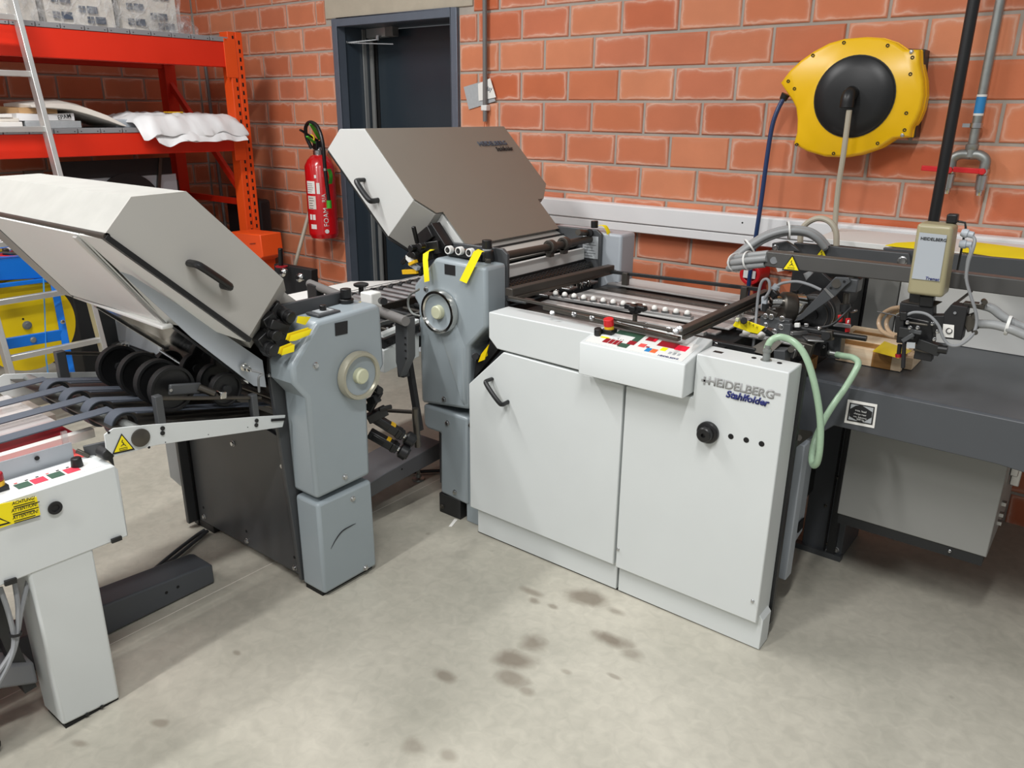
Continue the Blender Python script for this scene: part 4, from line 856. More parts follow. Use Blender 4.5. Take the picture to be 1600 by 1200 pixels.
# neck of the hood between the plates
nk = [(yC,zC),(yD,zD)]
M1 = [(hx0,yC,zC),(hx1,yC,zC),(hx1,yD,zD),(hx0,yD,zD)]
yC2,zC2,yD2,zD2 = yC+0.055, zC-0.055, yD+0.05, zD-0.055
M2 = [(-2.045,yC2,zC2),(-2.79,yC2,zC2),(-2.79,yD2,zD2),(-2.045,yD2,zD2)]
MB().loft([M1, M2]).build('hood_neck', 'hood_paint', f2, bev=0.001)
M3 = [(-2.07,yC2,zC2),(-2.77,yC2,zC2),(-2.77,yC2-0.05,zC2-0.06),(-2.07,yC2-0.05,zC2-0.06)]
M4 = [(-2.07,yC2+0.10,zC2-0.085),(-2.77,yC2+0.10,zC2-0.085),(-2.77,yC2+0.06,zC2-0.12),(-2.07,yC2+0.06,zC2-0.12)]
MB().loft([M3, M4]).build('hood_lip', 'hood_paint', f2)
u_handle(f2, (-1.9750, 1.1170, 1.2060), (-1.9750, 1.2060, 1.1321), (0.045,0,0), 0.0125)
# fold plates inside the hood, seen from below
sl2 = Vector((0, yD-yE, zD-zE)).normalized(); nn2 = Vector((0, -sl2.z, sl2.y)); nn2 = nn2 if nn2.z > 0 else -nn2
E0 = Vector((0, yE, zE))
def fplate(s0, s1, off, x0, x1, m, t=0.006, name='fold_plate'):
    a = E0+sl2*s0+nn2*off; b = E0+sl2*s1+nn2*off
    return MB().prism([(x0,a.y,a.z),(x1,a.y,a.z),(x1,b.y,b.z),(x0,b.y,b.z)], nn2*t).build(name, m, f2, bev=0.001)
def inner(x0, x1, ya, za, yb, zb, m, name, up=0.004):
    return MB().prism([(x0,ya,za),(x1,ya,za),(x1,yb,zb),(x0,yb,zb)], nn2*up).build(name, m, f2)
inner(-2.10, -2.70, .897, 1.294, 1.098, 1.016, 'white_soft', 'fold_plate')
MB().prism([(-2.1000, 0.9001, 1.2932), (-1.9850, 0.9077, 1.2927), (-1.9850, 1.2676, 0.9502), (-2.0500, 1.2002, 0.9881), (-2.1000, 1.0984, 1.0196), (-2.1000, 0.9868, 1.1868)], (0,.001,.004)).build('plate_frame', 'white_soft', f2)
inner(-2.705, -2.80, .90, 1.285, 1.105, 1.006, 'alu_mid', 'plate_frame', .012)
inner(-2.10, -2.12, .890, 1.286, 1.10, 1.006, 'alu', 'plate_rim', .006)
# light sheet-metal stop across, and polished lower plate
MB().bar((-2.0800, 1.0866, 1.0161), (-2.7500, 1.1408, 0.9986), 0.035, 0.012).build('sheet_stop', 'white_soft', f2, bev=0.004)
s0 = Vector((-2.0900, 1.0926, 1.0187)); s1 = Vector((-2.0900, 1.3276, 0.7787)); t0 = Vector((-2.7400, 1.1892, 0.9580)); t1 = Vector((-2.7400, 1.6312, 0.5527))
MB().prism([s0, s1, t1, t0], (0,0.002,0.008)).build('lower_fold_plate', 'polished', f2)
MB().bar(t0, t1, 0.016, 0.014).build('plate_edge', 'brushed', f2)
MB().tube([(-2.3000, 1.3739, 0.7196), (-2.4000, 1.3168, 0.7588), (-2.5000, 1.2676, 0.8233)], 0.005, 8, smooth=False).build('plate_rod', 'steel', f2)
sb = MB().prism([(-2.0400, 0.9586, 1.1986), (-2.0400, 0.9869, 1.1843), (-2.0400, 1.1634, 1.0336), (-2.0400, 1.2336, 0.9712), (-2.0400, 1.3537, 0.8608), (-2.0400, 1.3577, 0.7710), (-2.0400, 1.3151, 0.7868), (-2.0400, 1.1325, 0.9815)], (-0.004,0,0)).build('plate_bracket', 'cover_grey', f2)
cn = Vector((-2.0350, 1.2797, 0.8614)); MB().lathe(cn, (1,0,-0.1), [(0,0.011),(0.004,0.013),(0.01,0.013),(0.011,0.009),(0.03,0.009),(0.031,0.006),(0.045,0.005)], 14).build('connector', 'polished', f2)
MB().tube([cn+Vector((0.045,0,-0.004)), cn+Vector((0.055,0.03,-0.02)), (-1.9900, 1.3012, 0.8286), (-2.0200, 1.3179, 0.7716)], 0.0038, 8).build('sensor_cable', 'grey_cable', f2)
# black adjusters with yellow tags between hood and cover
def xb(a_, b_, w_, h_, m='black_plastic', name='fold_plate_lever', bev=0.003): return MB().bar(a_, b_, w_, h_).build(name, m, f2, bev=bev)
xb((-2.0000, 1.3473, 1.0138), (-2.0000, 1.3958, 0.9065), 0.05, 0.045); xb((-2.0200, 1.3909, 1.0303), (-2.0000, 1.4440, 0.9787), 0.05, 0.04); xb((-2.0000, 1.3253, 0.9586), (-2.0000, 1.3638, 0.8932), 0.04, 0.045); xb((-1.9700, 1.3419, 0.9942), (-1.9700, 1.4007, 0.9620), 0.03, 0.03)
xb((-1.9650, 1.3662, 1.0000), (-1.9650, 1.3803, 0.9369), 0.012, 0.02); xb((-2.0300, 1.3779, 1.0151), (-2.0300, 1.4170, 1.0321), 0.05, 0.03)
for (a_, b_, r) in (((-2.0000, 1.4070, 1.0124), (-1.9500, 1.4108, 0.9997), 0.019), ((-2.0000, 1.3557, 0.9662), (-1.9500, 1.3548, 0.9533), 0.019), ((-2.0000, 1.3365, 0.9179), (-1.9500, 1.3412, 0.9122), 0.020)):
    k_ = MB().cyl(a_, b_, r, n=20).build('adjusting_knob', 'black_plastic', f2, bev=0.003)
    a_, b_ = Vector(a_), Vector(b_); t = (b_-a_).normalized()
    MB().cyl(a_+t*(b_-a_).length*0.5, a_+t*(b_-a_).length*0.62, r+0.0012, n=20).build('knob_scale', 'blackish', k_)
def yt(pts, n=3):
    for i in range(n):
        dx = Vector((0.004*i, 0.003*i, -0.0025*i))
        MB().prism([Vector(p)+dx for p in pts], (0.0006,0.0002,0.002)).build('yellow_tag', 'tag_yellow' if i % 2 == 0 else 'strap_yellow', f2)
yt([(-1.9300, 1.4174, 1.0056), (-1.9250, 1.4605, 0.9960), (-1.9250, 1.4393, 0.9760), (-1.9300, 1.4110, 0.9889)], 1)
yt([(-1.9300, 1.3754, 0.9604), (-1.9220, 1.4481, 0.9666), (-1.9220, 1.4369, 0.9507), (-1.9250, 1.3861, 0.9430), (-1.9300, 1.3668, 0.9443)], 3)
yt([(-1.9300, 1.3441, 0.9254), (-1.9220, 1.3805, 0.9327), (-1.9220, 1.3760, 0.9116), (-1.9300, 1.3353, 0.9075)], 3)
# top: plate with knob, dial
p0 = Vector((-1.9850, 1.5576, 0.9840)); MB().obox(p0, (0.032,0.045,0.004)).build('knob_base', 'dark_paint', f2, bev=0.002); MB().obox(p0+Vector((0,0,0.005)), (0.02,0.028,0.002)).build('scale_plate', 'sticker_grey', f2)
MB().cyl(p0+Vector((0,0,0.006)), p0+Vector((0,0,0.024)), 0.011, n=18).build('knob', 'black_plastic', f2, bev=0.002)
p1 = Vector((-2.0300, 1.6923, 0.9909)); MB().cyl(p1+Vector((0,0,-0.02)), p1+Vector((0,0,0.008)), 0.022, 0.026, 22).build('dial', 'black_plastic', f2, bev=0.003)
MB().cyl(p1+Vector((0,0,0.010)), p1+Vector((0,0,0.042)), 0.0185, n=24).build('knob', 'black_plastic', f2, bev=0.002)
MB().bar(p1+Vector((0.01,0.02,-0.01)), p1+Vector((0.035,0.035,-0.008)), 0.006, 0.006).build('pointer', 'strap_yellow', f2)
# two adjusting spindles on the far side below the handwheel
def spindle(a, b):
    a, b = Vector(a), Vector(b); t = (b-a).normalized(); L = (b-a).length
    k = MB().bar(a, a+t*L*0.78, 0.034, 0.034).build('adjuster', 'blackish', f2, bev=0.004)
    MB().bar(a+t*L*0.10, a+t*L*0.45, 0.036, 0.02).build('adjuster_block', 'black_plastic', k, bev=0.003)
    MB().bar(a+t*L*0.44+Vector((.004,0,.006)), a+t*L*0.54+Vector((.004,0,.006)), 0.026, 0.028).build('yellow_mark', 'amber', k)
    MB().bar(a+t*L*0.62, a+t*L*0.72, 0.04, 0.036).build('adjuster_block', 'black_plastic', k, bev=0.003)
    MB().cyl(a+t*L*0.70, a+t*L*0.84, 0.012, n=12).build('spindle', 'polished', k)
    MB().lathe(a+t*L*0.82, t, [(0,0.020),(0.006,0.027),(0.032,0.028),(0.035,0.022),(0.040,0.020)], 24).build('spindle_knob', 'black_plastic', k, smooth=30)
spindle((-2.0400, 1.7774, 0.5500), (-1.9300, 1.8816, 0.4386)); spindle((-2.0400, 1.7696, 0.4818), (-1.9300, 1.8435, 0.4052))
for a_, b_, w_ in (((-2.0400, 1.7727, 0.5714), (-2.0000, 1.7903, 0.6448), 0.03), ((-2.0400, 1.7641, 0.5365), (-2.0000, 1.8230, 0.5661), 0.035), ((-2.0300, 1.7720, 0.6038), (-1.9900, 1.7738, 0.6274), 0.03)):
    MB().bar(a_, b_, w_, w_).build('clamp_block', 'blackish', f2, bev=0.004)
MB().cyl((-2.0000, 1.7762, 0.6633), (-1.9700, 1.7696, 0.6598), 0.014, n=14).build('knob', 'black_plastic', f2, bev=0.002)
MB().bar((-2.0000, 1.7860, 0.5772), (-1.9800, 1.8304, 0.5813), 0.014, 0.014).build('clamp_lever', 'black_plastic', f2, bev=0.003)

# ================================================================ delivery conveyor in front of the second unit
cv = thing('delivery_conveyor', 'short white-railed belt conveyor with black foam wheels at the second folding unit', 'conveyor', (-2.35, 1.1, 0.6))
def rail(x, t):
    a = (1.402,.665); b = (0.976,.770)
    pts = [(x,1.405,.667),(x,1.30,.6935),(x,0.976,.770),(x,0.868,.793),(x,0.842,.783),(x,0.840,.745),(x,0.860,.714),(x,0.975,.708),(x,1.39,.630)]
    return MB().prism(pts, (t,0,0)).build('side_rail', 'white_paint', cv, bev=0.001)
rail(-2.02, -0.004); rail(-2.735, 0.004)
for p in ((-2.0200, 0.9985, 0.7517), (-2.0200, 0.9964, 0.7378), (-2.0200, 1.2972, 0.6819), (-2.0200, 1.2944, 0.6677)): MB().cyl(p, Vector(p)+Vector((0.004,0,0)), 0.0062, n=12).build('bolt', 'black_plastic', cv)
for p in ((-2.0200, 0.8540, 0.7851), (-2.0200, 0.9537, 0.7083)): hole(cv, p, (1,0,0), 0.0035)
for p in ((-2.0200, 1.0016, 0.7077), (-2.0200, 1.1328, 0.6882), (-2.0200, 1.2647, 0.6696)): hole(cv, p, (1,0,0), 0.0015)
MB().bar((-2.0180, 1.3496, 0.6672), (-2.0180, 1.4019, 0.6543), 0.004, 0.008).build('slot', 'ink_black', cv)
MB().lathe((-2.0200, 0.9336, 0.7449), (1,0,0), [(0,0.0255),(0.006,0.0255),(0.007,0.023),(0.009,0.0)], 24).build('bearing_cap', 'dark_steel', cv)
warn_triangle(cv, (-2.0190, 0.8840, 0.7438), (0,1,-0.1), (0,0.05,1), 0.062)
# bed plate following the rail slope
MB().prism([(-2.03,1.40,.655),(-2.03,0.88,.775),(-2.725,0.88,.775),(-2.725,1.40,.655)], (0,0,-0.004)).build('bed_plate', 'dark_steel', cv)
PXs = [-2.115, -2.255, -2.395, -2.53]
for x in PXs:
    MB().lathe((x-0.02,0.933,0.762), (1,0,0), [(0,0.028),(0.0,0.036),(0.04,0.036),(0.04,0.028)], 28, True).build('pulley', 'blackish', cv)
MB().cyl((-2.03,0.933,0.762), (-2.725,0.933,0.762), 0.016, n=14).build('pulley_shaft', 'zinc', cv)
def belt(x, pts, name, w=0.032, par=None):
    V = [Vector(p) for p in pts]; rings = []
    for i, p in enumerate(V):
        t = (V[min(i+1,len(V)-1)]-V[max(i-1,0)]).normalized(); n = Vector((1,0,0)).cross(t)*0.0016
        rings.append([p+n-Vector((w/2,0,0)), p+n+Vector((w/2,0,0)), p-n+Vector((w/2,0,0)), p-n-Vector((w/2,0,0))])
    return MB().loft(rings).build(name, 'belt', par or cv, smooth=60)
for x in PXs:
    arc = [(x, 0.933-0.038*math.sin(a), 0.762+0.038*math.cos(a)) for a in [R(k) for k in range(-12, 200, 14)]]
    belt(x, [(x,1.40,.685), (x,1.20,.735)] + arc + [(x,1.15,.68)], 'conveyor_belt', 0.045)
    belt(x-0.045, [(x-0.06,1.40,.668), (x-0.06,1.0,.762)], 'inner_belt', 0.03)
# round belts standing on posts: guard rod frame
MB().cyl((-2.035,1.005,.835), (-2.035,1.33,.745), 0.006, n=10).build('guide_rod', 'dark_steel', cv)
MB().box(-2.045, -2.022, 0.992, 1.014, .735, .845).build('rod_post', 'dark_paint', cv, bev=0.002)
MB().box(-2.045, -2.022, 1.292, 1.312, .68, .765).build('rod_post', 'dark_paint', cv, bev=0.002)
MB().box(-2.725, -2.70, 1.02, 1.05, .74, .835).build('rod_post', 'dark_paint', cv, bev=0.002)
MB().cyl((-2.71,1.03,.83), (-2.71,1.35,.75), 0.006, n=10).build('guide_rod', 'dark_steel', cv)
MB().bar((-2.0350, 1.1886, 0.7940), (-2.0350, 1.2096, 0.7901), 0.028, 0.022).build('rod_clamp', 'polished', cv, bev=0.003)
# foam wheels
def fwheel(c, r, w=0.022):
    c = Vector(c)
    k = MB().lathe(c-Vector((w/2,0,0)), (1,0,0), [(0,r*0.86),(0,r),(w,r),(w,r*0.86)], 36, True).build('press_wheel', 'rubber', cv, bev=0.001)
    MB().lathe(c-Vector((0.004,0,0)), (1,0,0), [(0,0.01),(0,r*0.87),(0.008,r*0.87),(0.008,0.01)], 36, True).build('wheel_disc', 'black_plastic', k)
    MB().cyl(c-Vector((0.012,0,0)), c+Vector((0.014,0,0)), 0.014, n=16).build('wheel_hub', 'blackish', k)
    return k
for p in ((-2.1000, 1.0826, 0.8287), (-2.1600, 1.0742, 0.8394), (-2.2700, 1.0796, 0.8384), (-2.4400, 1.0957, 0.8239)): fwheel(p, 0.068)
for p in ((-2.0900, 1.2464, 0.7839), (-2.2000, 1.2739, 0.7839), (-2.3200, 1.2853, 0.7947), (-2.5000, 1.2895, 0.7678)): fwheel(p, 0.052)
MB().cyl((-2.0900, 1.0775, 0.8323), (-2.4600, 1.0993, 0.8231), 0.006, n=10).build('wheel_axle', 'dark_steel', cv)
MB().bar((-2.0650, 1.0566, 0.8398), (-2.0650, 1.1519, 0.8196), 0.012, 0.032).build('wheel_arm', 'dark_paint', cv, bev=0.004)
MB().cyl((-2.0580, 1.0566, 0.8404), Vector((-2.0580, 1.0566, 0.8404))+Vector((0.004,0,0)), 0.005, n=8).build('screw', 'steel', cv)
MB().cyl((-2.0600, 1.1434, 0.8250), (-2.0400, 1.1798, 0.7994), 0.011, n=12).build('arm_joint', 'dark_steel', cv)

# delivery belts going on towards the box: separate delivery table
dt = thing('delivery_table', 'white delivery unit with control panel, caution sign and broad leg at left edge', 'machine', (-2.1, 0.6, 0))
for k_, x in enumerate(PXs):
    belt(x-0.01, [(x-0.058,0.935,.792), (x-0.058,0.62,.790), (x-0.058,-0.30,.775)], 'delivery_belt', 0.046, dt)
# housing
YB0, YB1 = -0.25, 0.846
MB().prism([(-1.99,YB0,.503),(-1.99,YB1,.488),(-1.99,YB1,.690),(-2.00,YB1,.699),(-2.00,YB0,.712),(-1.99,YB0,.703)], (-0.12,0,0)).build('housing', 'white_paint', dt, bev=0.004)
def TP(u, v, h=0.0):      # top face of the housing: u along Y in metres, v inwards
    return Vector((-2.0-v, u, 0.699+(0.846-u)*0.0115+h))
def tq(u0,u1,v0,v1,m,name,h=0.001,par=None): return MB().prism([TP(u0,v0,h),TP(u1,v0,h),TP(u1,v1,h),TP(u0,v1,h)], (0,0,0.0012)).build(name, m, par or dt)
cp = tq(0.0,0.825,0.02,0.095,'white_soft','control_panel',0.0)
for i,(u,m) in enumerate(((0.625,'dark_green'),(0.662,'pink_red'),(0.703,'dark_green'),(0.742,'pink_red'))): tq(u,u+0.033,0.035,0.068,m,'push_key',0.0014,cp)
for i in range(6): tq(0.63+i*0.025,0.637+i*0.025,0.074,0.078,'ink_black' if i%3 else 'soft_red','key_print',0.0014,cp)
MB().cyl((-2.0653, 0.7793, 0.7000), Vector((-2.0653, 0.7793, 0.7000))+Vector((0,0,0.026)), 0.0155, 0.0125, 20).build('rotary_knob', 'black_plastic', dt, bev=0.002)
e_ = Vector((-2.0679, 0.5924, 0.7050)); MB().obox(e_+Vector((0,0,0.005)), (0.017,0.019,0.007)).build('button_base', 'black_plastic', dt, bev=0.002)
MB().cyl(e_+Vector((0,0,0.012)), e_+Vector((0,0,0.024)), 0.016, n=20).build('button_collar', 'amber', dt); MB().cyl(e_+Vector((0,0,0.024)), e_+Vector((0,0,0.045)), 0.016, n=20).build('emergency_stop', 'dark_red', dt, bev=0.003)
for (x,y) in ((0,0),): pass
MB().lathe((-1.9890, 0.6806, 0.6443), (1,0,0), [(0,0.0175),(0.003,0.017),(0.003,0.010),(-0.002,0.009)], 24).build('grommet', 'ink_black', dt)
cs = MB().prism([(-1.9885, 0.5494, 0.7051), (-1.9885, 0.6448, 0.6904), (-1.9885, 0.6448, 0.6406), (-1.9885, 0.5377, 0.6432)], (0.0012,0,0)).build('caution_sign', 'tag_yellow', dt)
ys = Vector((0,1,-0.075)).normalized(); zs = Vector((0,0.04,1)).normalized()
for k_, (px_, body) in enumerate((((-1.9870, 0.5892, 0.6900), 'ACHTUNG!'), ((-1.9870, 0.5844, 0.6720), 'ATTENTION!'), ((-1.9870, 0.5838, 0.6531), 'ATTENTION!'))):
    txt('lettering', body, px_, ys, zs, 0.0125, 'ink_black', cs, ext=0.0004, shear=0.2, bold=0.01, stretch=.78)
    for j in range(2):
        q = Vector(px_)+zs*(-0.0055-j*0.0048); MB().bar(q+ys*0.002, q+ys*(0.05+0.01*((k_+j)%2)), 0.0006, 0.0022, up=zs).build('print_line', 'ink_black', cs)
MB().prism([(-1.9872, 0.5427, 0.6862), (-1.9872, 0.5784, 0.6466), (-1.9872, 0.5357, 0.6497), ], (0.0006,0,0)).build('triangle_border', 'ink_black', cs); MB().prism([(-1.9866, 0.5413, 0.6802), (-1.9866, 0.5720, 0.6514), (-1.9866, 0.5365, 0.6548)], (0.0006,0,0)).build('triangle_field', 'tag_yellow', cs)
MB().bar((-1.9850, 0.7972, 0.4954), (-1.9850, 0.8250, 0.4946), 0.008, 0.012).build('corner_clip', 'black_plastic', dt, bev=0.001)
MB().bar((-1.9850, 0.5358, 0.4981), (-1.9850, 0.5626, 0.4953), 0.008, 0.014).build('corner_clip', 'black_plastic', dt, bev=0.001)
# leg
MB().prism([(-1.993,.594,.016),(-1.993,.592,.50),(-1.993,.752,.50),(-1.993,.748,.004)], (-0.12,0,0)).build('leg', 'white_paint', dt, bev=0.008, seg=3)
for p in ((-1.9920, 0.6557, 0.0130), (-1.9920, 0.6959, 0.0114)): MB().cyl(p, Vector(p)+Vector((0.004,0,0)), 0.005, n=10).build('bolt', 'black_plastic', dt)
MB().box(-2.105,-1.998,.60,.745,0.0,0.012).build('leg_base', 'deep_black', dt)
# inner grey side panel, black bracket with knob, red tray below clear plates
MB().prism([(-2.13,YB0,.67),(-2.13,.80,.65),(-2.13,.80,.745),(-2.13,YB0,.765)], (-0.004,0,0)).build('inner_panel', 'cover_grey', dt)
hole(dt, (-2.1250, 0.7093, 0.7318), (1,0,0), 0.006)
MB().bar((-2.1200, 0.8246, 0.7114), (-2.0900, 0.8808, 0.7176), 0.008, 0.035).build('bracket', 'dark_paint', dt, bev=0.002)
MB().cyl((-2.0700, 0.8473, 0.7214), (-2.0300, 0.8483, 0.7192), 0.017, n=18).build('bracket_knob', 'blackish', dt, bev=0.003)
MB().prism([(-2.0300, 0.8393, 0.7168), (-2.0300, 0.8578, 0.7140), (-2.0300, 0.8578, 0.6818)], (-0.01,0,0)).build('bracket_tip', 'black_plastic', dt)
MB().bar((-2.1200, 0.8044, 0.7222), (-2.1000, 0.8275, 0.7027), 0.008, 0.012).build('bracket_arm', 'dark_steel', dt, bev=0.002)
MB().box(-2.40, -2.15, -0.3, 0.86, 0.652, 0.662).build('tray', 'soft_red', dt)
MB().box(-2.345, -2.318, -0.3, 0.94, 0.664, 0.690).build('tray_rim', 'paper', dt)
MB().box(-2.52, -2.36, -0.3, 0.90, 0.664, 0.680).build('tray_inner', 'dark_red', dt)
MB().box(-2.75, -2.53, -0.3, 0.92, 0.664, 0.690).build('tray_end', 'cream_wall', dt)
MB().box(-2.72, -2.36, -0.3, 0.86, 0.725, 0.728).build('clear_guard', 'acrylic', dt)
for y in (0.50, 0.79):
    MB().box(-2.165, -2.155, y, y+0.014, 0.66, 0.77).build('guard_post', 'acrylic', dt)
# foot arm with castor, cables
MB().loft([[(-2.06,.58,.13),(-2.06,.58,.20),(-2.13,.58,.20),(-2.13,.58,.13)],[(-2.04,.45,.20),(-2.04,.45,.27),(-2.16,.45,.27),(-2.16,.45,.20)],[(-2.02,.20,.24),(-2.02,.20,.30),(-2.18,.20,.30),(-2.18,.20,.24)]]).build('foot_arm', 'arm_grey', dt, bev=0.008)
MB().bar((-2.09,.56,.12), (-2.09,.50,.60), 0.05, 0.03, up=(0,1,0)).build('inner_strut', 'blackish', dt)
MB().cyl((-2.07,.43,.035), (-2.07,.43,.16), 0.014, n=12).cyl((-2.07,.43,.06), (-2.07,.43,.12), 0.03, n=14).build('castor_stem', 'zinc', dt)
MB().cyl((-2.10,.43,.032), (-2.04,.43,.032), 0.032, n=20).build('castor_wheel', 'rubber', dt, bev=0.004)
for k_, pts in enumerate(([(-2.0200, 0.5674, 0.4803), (-2.0000, 0.5557, 0.4106), (-1.9900, 0.5344, 0.3319), (-1.9700, 0.4938, 0.2800), (-1.9500, 0.4366, 0.2417)], [(-2.0200, 0.5988, 0.4643), (-2.0000, 0.5609, 0.3982), (-1.9900, 0.5302, 0.3248), (-1.9700, 0.4909, 0.2953), (-1.9500, 0.4390, 0.2687)], [(-2.0200, 0.5341, 0.4734), (-2.0000, 0.5339, 0.4038), (-1.9900, 0.5291, 0.3351), (-1.9700, 0.5022, 0.2940), (-1.9500, 0.4523, 0.2503)])):
    MB().tube(pts, 0.0062, 8).build('cable', 'grey_cable', dt)
MB().ring((-1.9900, 0.5356, 0.3542), (-1.9900, 0.5343, 0.3473), 0.012, 0.0145, 14).build('cable_tie', 'ink_black', dt)

# floor beam with bevelled end
fb = thing('floor_beam', 'dark grey steel base beam lying on the floor behind the white leg', 'beam', (-2.3, .7, 0))
MB().prism([(-2.305,1.246,.004),(-2.305,1.246,.075),(-2.305,1.225,.085),(-2.305,.30,.155),(-2.305,.30,.004)], (-0.12,0,0)).build('beam', 'anthracite', fb, bev=0.006)
for p in ((-2.3050, 1.0697, 0.0541), (-2.3050, 1.1114, 0.0550)): hole(fb, p, (1,0,0), 0.0055)
fl2_ = None
fl = MB().tube([(-2.6403, 1.4141, 0.0200), (-2.6379, 1.3700, 0.0120), (-2.5873, 1.2476, 0.0120), (-2.5286, 1.1279, 0.0120), (-2.4561, 1.0083, 0.0120)], 0.007, 8).build('floor_cable', 'dark_paint'); tag(fl, 'left one of two dark cables on the floor beside the base beam', 'cable')
fl = MB().tube([(-2.6367, 1.4220, 0.0120), (-2.6100, 1.3614, 0.0120), (-2.5571, 1.2431, 0.0120), (-2.5222, 1.1438, 0.0120), (-2.4293, 1.0058, 0.0120)], 0.007, 8).build('floor_cable', 'dark_paint')
tag(fl, 'right one of two dark cables on the floor beside the base beam', 'cable')
# dark box partly under the left edge (trolley body)
tb = MB().box(-2.62, -2.35, .30, .62, .10, .42).build('trolley_box', 'anthracite'); tag(tb, 'dark grey box behind the cables at the left edge', 'box')

# ================================================================ roller transfer table between the units
tt = thing('roller_table', 'white-railed roller transfer table between the two grey folding units', 'conveyor', (-2.45, 2.1, 0.5))
MB().box(-3.0, -2.25, 1.76, 2.95, 0.84, 0.852) if False else None
def seg(a, b, w, h, m, name, bev=0.002): return MB().bar(a, b, w, h).build(name, m, tt, bev=bev)
# near side frame
MB().prism([(-2.1200, 1.9336, 0.7418), (-2.1200, 2.1233, 0.7714), (-2.1200, 2.1191, 0.6748), (-2.1200, 1.9315, 0.6532)], (-0.03,0,0)).build('side_frame', 'white_paint', tt, bev=0.002)
MB().prism([(-2.1100, 1.9251, 0.8080), (-2.1100, 2.1156, 0.8291), (-2.1100, 2.1150, 0.8164), (-2.1100, 1.9243, 0.7957)], (-0.03,0,0)).build('side_rail', 'white_paint', tt)
MB().prism([(-2.1300, 1.9454, 0.7800), (-2.1300, 2.1347, 0.8012), (-2.1300, 2.1333, 0.7675), (-2.1300, 1.9432, 0.7452)], (-0.02,0,0)).build('rail_slot', 'blackish', tt)
for k_ in range(4):
    p = Vector((-2.1100, 1.9490, 0.7728)) + Vector((0, 0.05*k_, 0)); MB().box(p.x-0.01, p.x+0.004, p.y, p.y+0.02, p.z-0.008, p.z+0.004).build('slot_clip', 'brushed' if k_ % 2 else 'deep_black', tt)
# far side frame and white table beyond
ZR = 0.80
MB().prism([(-2.80,1.9,ZR-.012),(-2.97,1.9,ZR-.012),(-2.98,2.52,ZR-.012),(-2.86,2.64,ZR-.012),(-2.80,2.74,ZR-.012)], (0,0,.01)).build('side_table', 'white_soft', tt, bev=0.002)
MB().box(-2.80, -2.765, 1.90, 3.0, ZR-0.05, ZR+0.005).build('side_rail', 'white_soft', tt, bev=0.003)
MB().box(-2.787, -2.780, 1.90, 3.0, ZR+0.004, ZR+0.006).build('rail_groove', 'dark_paint', tt)
nr = 0
for i in range(17):
    y = 2.02 + i*0.0625; a_ = Vector((-2.755, y, ZR-0.012)); b_ = Vector((-2.49, y+0.0, ZR-0.012))
    MB().cyl(a_, b_, 0.0155, n=14).build('roller', 'brushed', tt)
    MB().cyl(a_+Vector((-0.004,0,0)), a_+Vector((0.018,0,0)), 0.020, n=14).build('roller_bearing', 'blackish', tt)
MB().bar((-2.478,1.9,ZR-0.01), (-2.478,3.0,ZR-0.01), 0.016, 0.03).build('inner_rail', 'dark_steel', tt)
MB().box(-2.76, -2.15, 1.95, 2.75, ZR-0.10, ZR-0.05).build('pan', 'blackish', tt)
for i in range(7):
    y = 2.0+i*.075
    MB().cyl((-2.465,y,ZR-.03), (-2.16,y+.01,ZR-.035), .008 if i % 2 else .012, n=10).build('shaft', 'dark_steel' if i % 2 else 'blackish', tt)
MB().bar((-2.30,1.95,ZR-.015), (-2.30,2.7,ZR-.015), .014, .014).build('inner_rail', 'zinc', tt)
for i in range(10):
    a_ = Vector((-2.1300, 1.9697, 0.8023)) + Vector((-0.03+0.01*(i%3), 0.022*i, -0.03+0.012*(i%2)))
    MB().bar(a_, a_+Vector((-0.03,0.018,0.02)), 0.008, 0.008).build('link', 'steel' if i % 2 else 'dark_steel', tt)
# round cross tube with block clamp, star knob and square post
MB().cyl((-2.6489, 2.0200, 0.9126), (-1.9004, 1.8400, 0.9119), 0.0175, n=20).build('cross_tube', 'conduit_grey', tt)
pb = Vector((-2.5887, 2.0000, 0.8919)); MB().box(pb.x-0.03, pb.x+0.03, pb.y-0.02, pb.y+0.02, pb.z-0.06, pb.z+0.03).build('tube_bracket', 'blackish', tt, bev=0.003)
cb2 = Vector((-2.1392, 1.9000, 0.9373)); MB().obox(cb2, (0.030,0.026,0.034)).build('clamp_block', 'white_soft', tt, bev=0.005)
MB().cyl(cb2+Vector((-0.035,0.0,0.02)), cb2+Vector((-0.035,0,0.05)), 0.006, n=10).build('knob_stem', 'steel', tt)
s_ = Vector((-2.1906, 1.9000, 0.9898)); sk2 = MB().cyl(s_+Vector((0,0,-0.028)), s_+Vector((0,0,-0.006)), 0.010, n=12)
sk2.lathe(s_+Vector((0,0,-0.006)), (0,0,1), [(0,0.022),(0.004,0.028),(0.010,0.028),(0.014,0.016),(0.015,0)], 14)
sk2.build('star_knob', 'black_plastic', tt)
MB().cyl((-2.0622, 1.8800, 0.9525), (-2.0163, 1.8500, 0.9625), 0.013, n=14).build('knob', 'black_plastic', tt)
MB().prism([(-1.9756, 1.8600, 0.8999), (-1.9142, 1.8600, 0.9170), (-1.9184, 1.8600, 0.7694), (-1.9648, 1.8600, 0.6875), (-1.9815, 1.8600, 0.7423)], (0,0.04,0)).build('post', 'dark_paint', tt, bev=0.003)
for p in ((-1.9254, 1.8580, 0.8438), (-1.9266, 1.8580, 0.8202), (-1.9262, 1.8580, 0.7967), (-1.9261, 1.8580, 0.7683)): hole(tt, p, (0,-1,0), 0.004)
MB().bar((-1.9895, 1.9000, 0.7455), (-1.9832, 1.9000, 0.6780), 0.03, 0.03, up=(0,1,0)).build('post_foot', 'blackish', tt)
